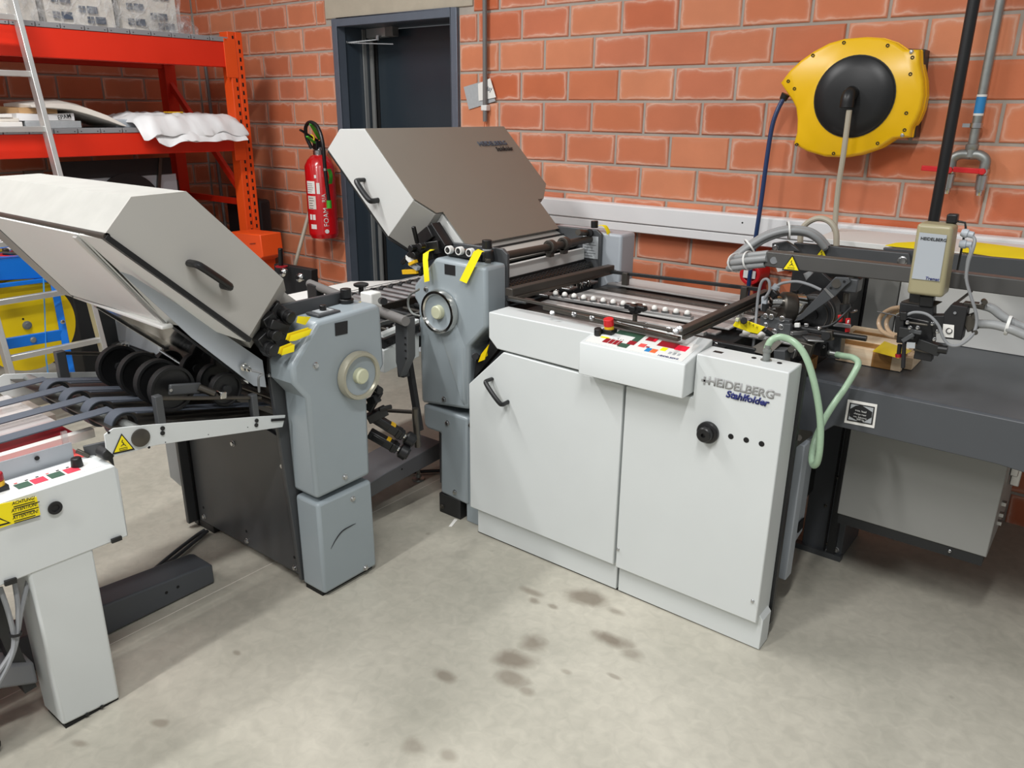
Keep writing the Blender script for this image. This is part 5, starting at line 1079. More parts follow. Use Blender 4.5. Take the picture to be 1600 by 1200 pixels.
MB().bar((-2.0079, 1.9500, 0.7298), (-1.9600, 1.9500, 0.4548), 0.022, 0.02, up=(0,1,0)).build('strut', 'ink_black', tt)
MB().cyl((-2.1357, 1.9300, 0.4983), (-1.9570, 1.9300, 0.5345), 0.0075, n=10).build('link_rod', 'dark_steel', tt); MB().cyl((-1.9597, 1.9300, 0.5492), (-1.9611, 1.9300, 0.5180), 0.013, n=12).build('rod_end', 'dark_steel', tt)
MB().cyl((-1.9611, 1.9300, 0.5180), (-1.9531, 1.9300, 0.3949), 0.013, n=12).build('spindle', 'dark_steel', tt)
MB().tube([(-1.9700, 1.9800, 0.9909), (-2.0201, 1.9800, 0.9600), (-2.0286, 1.9800, 0.9204), (-2.0068, 1.9800, 0.8950), (-1.9677, 1.9800, 0.8917)], 0.004, 8).build('wire_loop', 'zinc', tt)
# base beam with levelling foot
bb = thing('base_beam', 'grey steel base beam with round levelling foot between the folding units', 'beam', (-2.3, 2.1, 0))
MB().prism([(-2.2400, 1.8686, 0.1408), (-2.2400, 2.0104, 0.1620), (-2.2400, 2.3633, 0.1917), (-2.2400, 2.3608, 0.1105), (-2.2400, 2.0061, 0.0924), (-2.2400, 1.8638, 0.0760)], (-0.20,0,0)).build('beam', 'arm_grey', bb, bev=0.003)
for p in ((-2.2400, 2.1134, 0.1475),): hole(bb, p, (1,0,0), 0.004)
lf = Vector((-2.3302, 2.2996, 0.0000)); MB().lathe(lf, (0,0,1), [(0,0.030),(0.008,0.028),(0.014,0.014),(0.03,0.012),(0.031,0.009),(0.12,0.009)], 20).build('levelling_foot', 'zinc', bb)
fc2 = MB().tube([(-2.4426, 2.1517, 0.0120), (-2.4231, 2.2526, 0.0120), (-2.3670, 2.3418, 0.0120), (-2.2724, 2.4363, 0.0120)], 0.008, 8).build('floor_cable', 'blackish'); tag(fc2, 'black cable on the floor behind the levelling foot', 'cable')
ps = MB().prism([(-1.9286, 2.0647, 0.0010), (-1.9185, 2.0729, 0.0010), (-1.9391, 2.1309, 0.0010), (-1.9530, 2.1266, 0.0010)], (0,0,0.0012)).build('paper_scrap', 'paper'); tag(ps, 'small white paper scrap on the floor at the black foot plate', 'paper')
# ================================================================ pile feeder on the right
pf = thing('pile_feeder', 'dark grey pile feeder table with angled front apron and bolted column', 'machine', (-0.3, 2.8, 0))
TZ = 0.80
MB().prism([(-.735,2.45,.60),(-.735,2.45,TZ),(0.50,2.45,TZ),(0.50,2.45,.655),(-.07,2.45,.655),(-.16,2.45,.663),(-.611,2.45,.664),(-.675,2.45,.60)], (0,.012,0)).build('front_apron', 'anthracite', pf, bev=0.003)
MB().loft([[(-.735,2.45,TZ-.002),(0.5,2.45,TZ-.002),(0.5,2.47,TZ-.02),(-.735,2.47,TZ-.02)],[(-.735,2.462,TZ+.006),(0.5,2.462,TZ+.006),(0.5,2.48,TZ-.02),(-.735,2.48,TZ-.02)]]).build('rounded_edge', 'anthracite', pf, bev=0.004, smooth=60)
MB().box(-.735, 0.50, 2.46, 3.45, TZ-.02, TZ+.004).build('table_top', 'anthracite', pf, bev=0.002)
MB().box(-.71, 0.40, 2.60, 3.40, .66, TZ-.02).build('table_body', 'anthracite', pf)
MB().box(-.752, -.604, 2.812, 3.05, 0.0, .70).build('column', 'anthracite', pf, bev=0.002)
MB().box(-.668, -.662, 2.804, 2.812, 0.0, .70).build('column_seam', 'deep_black', pf)
MB().box(-.775, -.60, 2.795, 2.825, 0.0, .022).build('column_foot', 'dark_paint', pf)
MB().box(-.655, -.625, 2.800, 2.812, .01, .62).build('cover_strip', 'blackish', pf)
for p in ((-0.6592, 2.8120, 0.3301), (-0.6860, 2.8120, 0.2044), (-0.6373, 2.8120, 0.1589), (-0.6579, 2.8120, 0.0525)): screw(pf, p, (0,-1,0), 0.0055, 'dark_steel')
for p in ((-0.6600, 2.8120, 0.0154), (-0.6248, 2.8120, 0.0372)): screw(pf, p, (0,-1,0), 0.010, 'brushed')
# load sign on the apron
sg = MB().prism([(-0.5808, 2.4490, 0.7607), (-0.4947, 2.4490, 0.7643), (-0.4921, 2.4490, 0.6870), (-0.5813, 2.4490, 0.6833)], (0,-.001,0)).build('load_sign', 'paper', pf)
MB().prism([(-0.5733, 2.4470, 0.7524), (-0.5002, 2.4470, 0.7553), (-0.4987, 2.4470, 0.6966), (-0.5743, 2.4470, 0.6932)], (0,-.0006,0)).build('sign_frame', 'ink_black', sg)
MB().prism([(-0.5687, 2.4460, 0.7496), (-0.5031, 2.4460, 0.7517), (-0.5027, 2.4460, 0.7001), (-0.5699, 2.4460, 0.6979)], (0,-.0006,0)).build('sign_field', 'sticker_grey', sg)
MB().prism([(-0.5698, 2.4450, 0.7326), (-0.5547, 2.4450, 0.7469), (-0.5385, 2.4450, 0.7529), (-0.5045, 2.4450, 0.7380), (-0.5038, 2.4450, 0.7213), (-0.5218, 2.4450, 0.7040), (-0.5340, 2.4450, 0.6966), (-0.5684, 2.4450, 0.7094)], (0,-.0006,0)).build('sign_shape', 'ink_black', sg)
for k_, (q, body, s) in enumerate((((-0.5539, 2.4440, 0.7304), 'max. load', .0085), ((-0.5562, 2.4440, 0.7202), 'charge maxi', .0075), ((-0.5567, 2.4440, 0.7105), 'max. Belastung', .0065), ((-0.5460, 2.4440, 0.7025), '500 kg', .0085))):
    txt('lettering', body, q, (1,0,0), (0,0,1), s, 'white_soft', sg, ext=0.0003, bold=0.005)
# grey lower cabinet end beside the column, with bracket and profile
lc = thing('lower_cabinet', 'narrow light grey cabinet end with black vents behind the white cabinet edge', 'cabinet', (-.75, 2.4, .1))
MB().prism([(-.705,2.23,.60),(-.705,2.62,.60),(-.705,2.62,.175),(-.705,2.23,.095)], (-.25,0,0)).build('cabinet_body', 'cover_grey', lc, bev=0.002)
MB().box(-.706, -.70, 2.36, 2.365, .17, .60).build('seam', 'ink_black', lc)
MB().box(-.70, -.672, 2.385, 2.44, .10, .60).build('profile_strip', 'cover_grey', lc, bev=0.004)
for y, z in ((2.30,.13),(2.55,.20)): MB().box(-.702, -.699, y, y+.05, z, z+.04).build('vent', 'deep_black', lc)
MB().prism([(-0.6550, 2.1869, 0.7283), (-0.6550, 2.3881, 0.6530), (-0.6550, 2.3943, 0.6378), (-0.6550, 2.2043, 0.6506)], (-.006,0,0)).build('bracket', 'dark_steel', lc, bev=0.002)
MB().cyl((-0.6550, 2.2371, 0.6811), (-0.6450, 2.2155, 0.6910), 0.010, n=6).build('bracket_bolt', 'dark_steel', lc)
# hanging pump cabinet
pc = thing('pump_cabinet', 'mid grey pump cabinet hanging under the dark feeder table at right', 'cabinet', (-.37, 2.85, .25))
MB().box(-.605, -.142, 2.65, 3.15, .268, .655).build('cabinet_body', 'pump_grey', pc, bev=0.003)
MB().box(-.60, -.150, 2.655, 3.10, .231, .268).build('bottom_frame', 'blackish', pc)
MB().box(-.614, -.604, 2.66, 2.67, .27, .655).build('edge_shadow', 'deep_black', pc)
screw(pc, (-0.2440, 2.6500, 0.2535), (0,-1,0), 0.004)
MB().box(-.142, -.118, 2.80, 2.86, .50, .60).box(-.138, -.110, 2.82, 2.835, .46, .59).build('latch', 'steel', pc, bev=0.004)
for z in (.33,.36,.40): MB().box(-.142, -.130, 2.78, 2.80, z, z+.012).build('hinge_pin', 'steel', pc)
# rear cabinet standing behind the table top, light top with yellow sheets
rc = thing('rear_cabinet', 'light grey cabinet standing behind the feeder table below the trunking', 'cabinet', (-.2, 3.3, .8))
MB().box(-.742, -.633, 3.15, 3.44, .805, 1.13).build('cabinet_panel', 'pump_grey', rc, bev=0.002)
MB().box(-.93, -.744, 3.17, 3.20, .805, 1.13).build('side_gap_panel', 'ink_black', rc)
MB().box(-.630, 0.60, 3.165, 3.44, .805, 1.13).build('cabinet_panel', 'white_soft', rc, bev=0.002)
MB().box(-.95, 0.60, 3.10, 3.445, 1.13, 1.15).build('cabinet_top', 'white_soft', rc, bev=0.002)
ys1 = MB().prism([(-0.6837, 3.0614, 1.1520), (-0.5793, 3.0603, 1.1520), (-0.6020, 3.2490, 1.1520), (-0.6682, 3.1516, 1.1520)], (0,0,.002)).build('yellow_sheet', 'tag_yellow'); tag(ys1, 'small yellow card lying left of the beige motor box', 'sheet')
ys2 = MB().loft([[(-0.4492, 3.1026, 1.1520), (-0.2314, 3.0174, 1.1520), (-0.2648, 3.3335, 1.1520), (-0.4817, 3.3948, 1.1520)], [(-0.4452, 3.0749, 1.1560), (-0.2294, 2.9904, 1.1560), (-0.2588, 3.2591, 1.1620), (-0.4752, 3.3493, 1.1580)]]).build('yellow_sheet', 'tag_yellow'); tag(ys2, 'large bright yellow sheets lying right of the beige motor box', 'sheet')
MB().box(-1.0, -.74, 2.46, 3.10, .25, .80).build('base_housing', 'blackish', pf)
bo = thing('blower', 'black round blower motor between suction wheel and grey cabinet', 'motor', (-.85, 3.1, .8))
MB().box(-.98, -.745, 2.98, 3.12, .80, 1.10).build('blower_housing', 'blackish', bo, bev=0.01)
MB().cyl((-.80,2.99,.98), (-.80,2.90,.98), 0.07, 0.06, 28).build('blower_motor', 'black_plastic', bo, bev=0.008)

# lift arms carrying hoses
la_ = thing('lift_arms', 'pair of long dark steel arms with yellow warning triangles', 'beam', (-.3, 2.7, 1.1))
MB().prism([(-0.9478, 2.6000, 1.1610), (-0.5045, 2.6000, 1.1638), (-0.1742, 2.6000, 1.1623), (-0.1649, 2.6000, 1.1145), (-0.5002, 2.6000, 1.1152), (-0.9001, 2.6000, 1.1106), (-0.9485, 2.6000, 1.1111)], (0,.045,0)).build('near_arm', 'arm_dark', la_, bev=0.003)
MB().prism([(-0.9591, 2.9000, 1.1541), (-0.5699, 2.9000, 1.1581), (-0.5555, 2.9000, 1.1187), (-0.9523, 2.9000, 1.1009)], (0,.02,0)).build('far_arm', 'dark_paint', la_, bev=0.003)
MB().prism([(-0.6595, 2.9300, 1.1640), (-0.2088, 2.9300, 1.1709), (-0.1965, 2.9300, 1.1078), (-0.6510, 2.9300, 1.1094)], (0,.02,0)).build('far_arm', 'dark_paint', la_, bev=0.002)
MB().prism([(-1.0247, 2.8600, 1.1497), (-0.9740, 2.8600, 1.1619), (-0.9444, 2.8600, 1.1488), (-0.9190, 2.8600, 1.1309), (-1.0217, 2.8600, 1.1242)], (0,.02,0)).build('arm_plate', 'dark_paint', la_, bev=0.003)
screw(la_, (-1.0086, 2.8600, 1.1350), (0,-1,0), 0.009); screw(la_, (-0.5855, 2.9000, 1.1303), (0,-1,0), 0.013)
warn_triangle(la_, (-0.8567, 2.5980, 1.1312), (1,0,0.02), (-0.02,0,1), 0.062)
wt2 = Vector((-0.8530, 2.8980, 1.1241)); warn_triangle(la_, wt2, (1,0,0), (0,0,1), 0.055)
MB().cyl((-0.9182, 2.6000, 1.1343), (-0.9172, 2.5970, 1.1348), 0.012, n=16).build('arm_hole', 'steel', la_)
# hose bundle
hb = thing('hose_bundle', 'bundle of thick grey hoses looping off the end of the dark arms', 'hose', (-1.0469, 2.7000, 1.1440))
base_h = [(-0.9457, 2.6200, 1.1348), (-1.0156, 2.6300, 1.1186), (-1.0688, 2.6500, 1.1028), (-1.1013, 2.6900, 1.0910), (-1.1022, 2.7400, 1.1049), (-1.0703, 2.7700, 1.1418), (-1.0201, 2.8000, 1.1826), (-0.9595, 2.8300, 1.2056), (-0.9011, 2.8600, 1.2034), (-0.8642, 2.8800, 1.1822), (-0.8393, 2.9000, 1.1506)]
for dx, dz, dy in ((0,.017,0), (0.006,-.005,.012), (-.004,-.018,-.012), (.004,.004,-.022)):
    pts = [Vector(p)+Vector((dx*(1-i/10), dy, dz*(1 if i < 3 else (1-0.15*(i-3)) if i < 8 else .3))) for i, p in enumerate(base_h)]
    MB().tube(pts, 0.0115, 12).build('hose', 'grey_hose', hb)
for i, t in ((1,0),(2,0),(5,0),(7,0)):
    c = Vector(base_h[i]); d = (Vector(base_h[i+1])-Vector(base_h[i-1])).normalized()
    MB().ring(c-d*0.003, c+d*0.003, 0.031, 0.0335, 24).build('cable_tie', 'white_soft', hb)
lpn = MB().tube([(-0.9506, 2.9500, 1.1372), (-0.9526, 2.9500, 1.1887), (-0.9337, 2.9500, 1.2231), (-0.8948, 2.9500, 1.2425), (-0.8548, 2.9500, 1.2323), (-0.8302, 2.9500, 1.2005), (-0.8210, 2.9500, 1.1510)], 0.0105, 10).build('hose_loop', 'beige_hose'); tag(lpn, 'single beige hose arching up behind the grey hose bundle', 'hose')
dh = MB().tube([(-0.8792, 2.8500, 1.0630), (-0.8612, 2.8500, 1.0306), (-0.8416, 2.8200, 0.9918), (-0.8384, 2.8000, 0.9493)], 0.0165, 12).build('drop_hose', 'grey_hose'); tag(dh, 'thick grey hose dropping below the near arm behind the suction wheel', 'hose')
lw = MB().prism([(-1.2404, 3.4800, 0.9983), (-1.2098, 3.5300, 1.0499), (-1.1529, 3.5000, 1.0256), (-1.1583, 3.5300, 0.9406), (-1.2055, 3.4800, 0.9275)], (0,.004,0)).build('white_sheet', 'paper'); tag(lw, 'crumpled white paper hanging behind the grey hoses by the red socket', 'paper')

# suction head
sh_ = thing('suction_head', 'dark suction wheel feeder head with rods, cables and silver fittings', 'machine', (-.9, 2.6, .82))
def A(a, b, w, h, m, n, bev=0.002): return MB().bar(a, b, w, h).build(n, m, sh_, bev=bev)
wc = Vector((-0.7829, 2.6400, 0.9612))
MB().lathe(wc, (0,1,0), [(0.03,0.0),(0.0,0.02),(0.0,0.055),(0.004,0.064),(0.03,0.066),(0.04,0.060),(0.05,0.066),(0.11,0.066),(0.12,0.05),(0.12,0)], 40).build('suction_wheel', 'blackish', sh_, smooth=30)
MB().ring(wc+Vector((0,-.004,0)), wc+Vector((0,0.002,0)), 0.052, 0.0545, 36).build('wheel_ring', 'dark_steel', sh_)
MB().ring(wc+Vector((0,.018,0)), wc+Vector((0,0.022,0)), 0.064, 0.0672, 36).build('wheel_ring', 'brushed', sh_)
MB().cyl(wc+Vector((0,-.012,0)), wc+Vector((0,.02,0)), 0.022, n=20).build('wheel_hub', 'black_plastic', sh_)
w2 = Vector((-0.8391, 2.6200, 0.9826)); ax2 = Vector((-0.75,-.6,.05)).normalized()
MB().lathe(w2, ax2, [(0,0),(0,.046),(.012,.050),(.04,.050),(.046,.044),(.047,0)], 32).build('motor_end', 'dark_steel', sh_)
MB().lathe(w2-ax2*0.03, ax2, [(0,0),(0,.045),(.028,.045),(.03,0)], 32).build('motor_band', 'polished', sh_)
MB().lathe(Vector((-0.8558, 2.6000, 0.9991)), ax2, [(0,.020),(.055,.020),(.056,.013)], 20).build('sensor_barrel', 'polished', sh_)
pl = MB().prism([(-0.8184, 2.5750, 0.9439), (-0.7350, 2.5750, 1.0684), (-0.7067, 2.5750, 1.1096), (-0.6659, 2.5750, 1.1129), (-0.6582, 2.5750, 1.0997), (-0.6701, 2.5750, 1.0878), (-0.6981, 2.5750, 1.0486), (-0.7943, 2.5750, 0.9545)], (0,.012,0)).build('wedge_arm', 'dark_paint', sh_, bev=0.002)
MB().cyl((-0.6999, 2.5750, 1.0899), (-0.6988, 2.5710, 1.0907), 0.0145, n=20).build('arm_boss', 'dark_steel', sh_)
for p in ((-0.6773, 2.5740, 1.0993), (-0.7152, 2.5740, 1.0734)): hole(sh_, p, (0,-1,0), 0.004)
MB().prism([(-0.7364, 2.5730, 1.0685), (-0.7288, 2.5730, 1.0717), (-0.6995, 2.5730, 1.0488), (-0.7065, 2.5730, 1.0415)], (0,-.002,0)).build('arm_edge', 'brushed', sh_)
b1 = Vector((-0.6649, 2.6200, 1.0854)); MB().obox(b1, (.025,.03,.022)).build('bearing_block', 'dark_paint', sh_, bev=0.004)
MB().cyl((-0.6710, 2.6200, 1.1403), (-0.6659, 2.6200, 1.1060), 0.0055, n=12).build('stud', 'bronze_dark', sh_); MB().lathe((-0.6662, 2.6200, 1.1080), (0,0,1), [(0,.017),(.004,.017),(.005,.013),(.010,.013)], 20).build('washer', 'dark_steel', sh_)
MB().cyl((-0.6763, 2.6200, 1.0545), (-0.6701, 2.6200, 0.9555), 0.010, n=14).build('vertical_rod', 'dark_steel', sh_)
MB().cyl((-0.6726, 2.6100, 1.0210), (-0.6710, 2.6100, 0.9959), 0.016, n=14).build('rod_collar', 'blackish', sh_)
A((-0.6512, 2.6100, 0.9969), (-0.6342, 2.6000, 1.0078), .012, .006, 'brushed', 'thumb_screw')
A((-0.6806, 2.6000, 0.9856), (-0.6773, 2.6000, 0.9626), .010, .014, 'signal_red', 'red_label'); A((-0.6544, 2.5950, 0.9802), (-0.6485, 2.5900, 0.9355), .016, .006, 'signal_red', 'red_label'); A((-0.6491, 2.5850, 0.9768), (-0.6495, 2.5850, 0.9661), .010, .004, 'white_soft', 'label_plate')
MB().prism([(-0.6971, 2.6000, 0.9593), (-0.6380, 2.5800, 0.9649), (-0.6362, 2.5800, 0.9525), (-0.6951, 2.6000, 0.9446)], (0,-.01,.002)).build('clamp_arm', 'brushed', sh_, bev=0.001)
MB().tube([(-0.6511, 2.6000, 1.0157), (-0.6656, 2.5800, 0.9919), (-0.6975, 2.5700, 0.9546), (-0.7492, 2.5600, 0.9370)], 0.004, 8).build('black_cable', 'blackish', sh_)
# rods and clamps
MB().cyl((-0.7925, 2.5000, 0.9463), (-0.6320, 2.5000, 0.9471), 0.010, n=16).build('cross_rod', 'black_plastic', sh_)
MB().cyl((-0.6694, 2.4800, 0.9510), (-0.5630, 2.4800, 0.9538), 0.009, n=16).build('cross_rod', 'black_plastic', sh_)
A((-0.6792, 2.4700, 0.9451), (-0.6583, 2.4700, 0.9489), .022, .030, 'dark_steel', 'rod_clamp'); MB().cyl((-0.6767, 2.4550, 0.9468), (-0.6726, 2.4400, 0.9507), .013, n=14).build('clamp_knob', 'black_plastic', sh_)
MB().sph((-0.7091, 2.4900, 0.9585), .007).build('rod_nut', 'polished', sh_); A((-0.7829, 2.4800, 0.9584), (-0.7668, 2.4800, 0.9612), .012, .014, 'white_soft', 'clip'); A((-0.7559, 2.4900, 0.9610), (-0.7440, 2.4900, 0.9630), .01, .012, 'steel', 'clip')
MB().prism([(-0.7084, 2.5200, 0.9418), (-0.6466, 2.5200, 0.9402), (-0.6431, 2.5200, 0.8605), (-0.6996, 2.5200, 0.8622)], (0,.05,0)).build('head_body', 'dark_paint', sh_, bev=0.003)
A((-0.6929, 2.5100, 0.9107), (-0.6869, 2.5100, 0.8670), .02, .02, 'blackish', 'valve'); screw(sh_, (-0.6902, 2.5000, 0.8987), (0,-1,0), .004)
MB().lathe((-0.6359, 2.4900, 0.8861), (-1,-.15,0.05), [(0,.009),(.01,.009),(.012,.007),(.03,.007),(.031,.010),(.036,.006)], 14).build('hose_nipple', 'zinc', sh_)
A((-0.8998, 2.5000, 0.9519), (-0.8035, 2.5000, 0.9508), .03, .035, 'dark_paint', 'base_arm'); A((-0.8895, 2.5000, 0.9753), (-0.8537, 2.5000, 0.9639), .01, .04, 'bronze_dark', 'side_lug')
for p in ((-0.8623, 2.4800, 0.9729), (-0.8814, 2.4800, 0.9719), (-0.8203, 2.4600, 0.9497), (-0.8196, 2.4600, 0.9775), (-0.8708, 2.4600, 0.9475), (-0.8357, 2.4500, 0.9342)): screw(sh_, p, (0,-1,0), .0075)
MB().cyl((-0.8303, 2.4900, 0.9418), (-0.8220, 2.4650, 0.9484), .018, n=18).build('pivot', 'dark_paint', sh_)
A((-0.8301, 2.4700, 0.9309), (-0.7887, 2.4700, 0.9340), .02, .06, 'dark_paint', 'pivot_block')
A((-0.7788, 2.4400, 0.9400), (-0.7459, 2.5000, 0.9373), .012, .012, 'brushed', 'slide_rail')
MB().prism([(-0.8611, 2.3000, 0.9015), (-0.8138, 2.3400, 0.9428), (-0.7705, 2.3400, 0.9343), (-0.7950, 2.3000, 0.8957)], (0,.004,-.003)).build('sheet_guide', 'dark_steel', sh_)
MB().prism([(-0.7637, 2.4000, 0.9326), (-0.6952, 2.4000, 0.9246), (-0.7027, 2.4000, 0.8776), (-0.7412, 2.4000, 0.8825)], (0,.03,0)).build('support_plate', 'dark_steel', sh_, bev=0.002)
A((-0.7680, 2.3400, 0.9142), (-0.7613, 2.3400, 0.8596), .05, .035, 'dark_paint', 'support_block'); A((-0.7574, 2.3700, 0.9031), (-0.7330, 2.3700, 0.8996), .03, .03, 'brushed', 'linkage'); MB().cyl((-0.7469, 2.3600, 0.9116), (-0.7374, 2.3300, 0.9203), .010, n=12).build('link_pin', 'dark_steel', sh_)
A((-0.7687, 2.5500, 0.9205), (-0.6933, 2.4200, 0.9349), .05, .006, 'brushed', 'tray')
MB().box(-.80,-.735,2.42,2.52,.80,.86).build('block', 'blackish', sh_)
# sensors with cables
A((-0.9164, 2.5500, 1.0208), (-0.9129, 2.5500, 0.9730), .018, .018, 'cover_grey', 'cable_gland') ; MB().cyl((-0.9114, 2.5500, 0.9975), (-0.9105, 2.5500, 0.9712), .013, n=12).build('gland_nut', 'blackish', sh_)
MB().cyl((-0.8926, 2.5600, 1.0465), (-0.8835, 2.5600, 1.0607), .011, n=12).build('cable_gland', 'cover_grey', sh_); A((-0.8984, 2.5600, 1.0217), (-0.8812, 2.5600, 1.0416), .028, .028, 'black_plastic', 'plug', .005)
MB().tube([(-0.9139, 2.5400, 1.0142), (-0.8998, 2.5400, 1.0423), (-0.9033, 2.5400, 1.0720), (-0.9153, 2.5400, 1.0811), (-0.9291, 2.5400, 1.0685), (-0.9352, 2.5400, 1.0264), (-0.9306, 2.5300, 0.9629), (-0.9177, 2.5000, 0.9158), (-0.9042, 2.4600, 0.8606)], .0048, 10).build('sensor_cable', 'grey_cable', sh_)
MB().tube([(-0.8854, 2.5600, 1.0583), (-0.8668, 2.5700, 1.0700), (-0.8267, 2.5800, 1.0781), (-0.7843, 2.5800, 1.0733), (-0.7458, 2.5800, 1.0618)], .0048, 10).build('sensor_cable', 'grey_cable', sh_)
A((-0.8759, 2.7000, 1.0165), (-0.8563, 2.7000, 1.0193), .012, .010, 'black_plastic', 'wing_nut'); A((-0.8617, 2.6800, 0.9950), (-0.8290, 2.6800, 1.0133), .03, .02, 'dark_steel', 'motor_mount')
A((-0.8879, 2.8000, 0.9250), (-0.7894, 2.8000, 1.0617), .02, .10, 'blackish', 'rear_plate')
yl = MB().prism([(-0.9250, 2.3200, 0.9669), (-0.9161, 2.3200, 0.9829), (-0.8768, 2.3200, 0.9875), (-0.8225, 2.3200, 0.9783), (-0.8419, 2.3200, 0.9524), (-0.8709, 2.3200, 0.9534), (-0.9225, 2.3200, 0.9631)], (0,.004,0)).build('yellow_lever', 'tag_yellow', sh_, bev=0.001)
txt('lettering', 'R  A  X', (-0.8742, 2.3150, 0.9817), (1,0,-.38), (.38,0,1), .011, 'ink_black', sh_, ext=.0003)
MB().cyl((-0.8894, 2.3150, 0.9884), (-0.8798, 2.2900, 0.9950), .011, n=14).build('lever_knob', 'black_plastic', sh_, bev=.002); A((-0.9126, 2.3100, 0.9896), (-0.9021, 2.3100, 0.9893), .012, .012, 'knob_cream', 'lever_tip')
A((-0.8314, 2.3300, 0.9686), (-0.8115, 2.3600, 0.9451), .03, .012, 'blackish', 'lever_arm')
# green reinforced hose
gh = MB().tube([(-0.7475, 2.1500, 0.9466), (-0.7496, 2.1550, 0.9642), (-0.7428, 2.1600, 0.9854), (-0.7255, 2.1700, 0.9968), (-0.6991, 2.1800, 0.9928), (-0.6698, 2.1800, 0.9774), (-0.6440, 2.1800, 0.9465), (-0.6192, 2.1800, 0.8945), (-0.5957, 2.1800, 0.8266), (-0.5792, 2.1800, 0.7583), (-0.5718, 2.1800, 0.6905), (-0.5757, 2.1900, 0.6413), (-0.5904, 2.2100, 0.6194), (-0.6068, 2.2400, 0.6267), (-0.6168, 2.2800, 0.6604), (-0.6106, 2.3100, 0.7131), (-0.5953, 2.3400, 0.7680), (-0.5759, 2.3700, 0.8195), (-0.5609, 2.3900, 0.8683), (-0.5592, 2.4100, 0.8939), (-0.5806, 2.4300, 0.9010), (-0.6164, 2.4600, 0.8928), (-0.6409, 2.4800, 0.8875)], 0.0098, 14, sub=5).build('green_hose', 'green_hose'); tag(gh, 'translucent green reinforced hose looping down from the white cabinet corner', 'hose')
# wooden pallet on the table
pa = thing('wooden_pallet', 'low wooden pallet piece of pale and brown blocks on the feeder table', 'pallet', (-.6, 2.8, .805))
for x0, x1, m in ((-.70,-.585,'pale_wood'), (-.585,-.525,'brown_wood'), (-.525,-.494,'pale_wood')):
    MB().box(x0, x1, 2.695, 2.72, .806, .862).build('block', m, pa, bev=0.001)
MB().box(-.70, -.494, 2.72, 2.765, .845, .866).build('board', 'brown_wood', pa, bev=0.001)
MB().box(-.70, -.494, 2.765, 2.86, .845, .868).build('board', 'pale_wood', pa, bev=0.001)
MB().box(-.70, -.494, 2.87, 2.90, .806, .868).build('board', 'brown_wood', pa, bev=0.001)
MB().box(-.72, -.47, 2.90, 2.95, .845, .872).build('board', 'pale_wood', pa, bev=0.001)
MB().box(-.494, -.470, 2.74, 2.90, .806, .845).build('block', 'pale_wood', pa)
for x in (-.505,): MB().cyl((x,2.70,.852),(x,2.70,.868),.006,n=8).build('red_cap','signal_red',pa)
MB().box(-.765, -.72, 2.50, 2.56, .806, .85).build('block', 'brown_wood', pa)
yc = MB().loft([[(-0.5767, 2.6446, 0.8720), (-0.4907, 2.6163, 0.8720), (-0.4776, 2.7361, 0.8720), (-0.5777, 2.7995, 0.8720)], [(-0.5743, 2.6337, 0.8750), (-0.4886, 2.6055, 0.8750), (-0.4723, 2.7060, 0.8800), (-0.5698, 2.7611, 0.8820)]]).build('yellow_card', 'strap_yellow'); tag(yc, 'yellow card lying on the wooden pallet piece', 'card')
# beige motor box on its black carriage
su = thing('sheet_separator', 'beige rounded motor box on black carriage with grey air hoses', 'machine', (-.42, 2.45, .82))
bx_ = [(-0.4641, 2.4000, 1.3182), (-0.3748, 2.4000, 1.3173), (-0.3670, 2.4000, 1.1225), (-0.4600, 2.4000, 1.1215)]
MB().prism(bx_, (0.0,.085,.0)).build('motor_box', 'beige_box', su, bev=0.010, seg=4)
sp_ = MB().prism([(-0.4535, 2.3985, 1.2946), (-0.3851, 2.3985, 1.2935), (-0.3823, 2.3985, 1.1671), (-0.4529, 2.3985, 1.1666)], (0,-.0012,0)).build('name_plate', 'cover_grey', su, bev=0.0003)
txt('lettering', 'HEIDELBERG', (-0.4482, 2.3965, 1.2753), Vector((-0.3854, 2.4000, 1.2752))-Vector((-0.4489, 2.4000, 1.2748)), (0,0,1), .0115, 'ink_black', sp_, ext=.0004, bold=.02)
txt('lettering', 'Tremat', (-0.4192, 2.3965, 1.1687), Vector((-0.3860, 2.4000, 1.1681))-Vector((-0.4198, 2.4000, 1.1681)), (0,0,1), .0115, 'navy', sp_, ext=.0004, bold=.02, shear=.2)
S = lambda a, b, w, h, m, n, bev=0.002: MB().bar(a, b, w, h).build(n, m, su, bev=bev)
S((-0.4045, 2.4700, 1.3301), (-0.3777, 2.4700, 1.3307), .03, .026, 'black_plastic', 'top_clip', .004)
MB().tube([(-0.3845, 2.4900, 1.3229), (-0.3619, 2.4900, 1.3197), (-0.3579, 2.4900, 1.3061), (-0.3578, 2.4900, 1.1886)], .003, 8, smooth=False).build('wire_guard', 'blackish', su)
for p in (((-0.3592, 2.4400, 1.2991), (-0.3323, 2.4400, 1.2949)), ((-0.3584, 2.4400, 1.2681), (-0.3338, 2.4400, 1.2689))): MB().lathe(p[0], Vector(p[1])-Vector(p[0]), [(0,.009),(.008,.012),(.016,.012),(.018,.009),(.03,.009),(.032,.005)], 14).build('cable_gland', 'cover_grey', su)
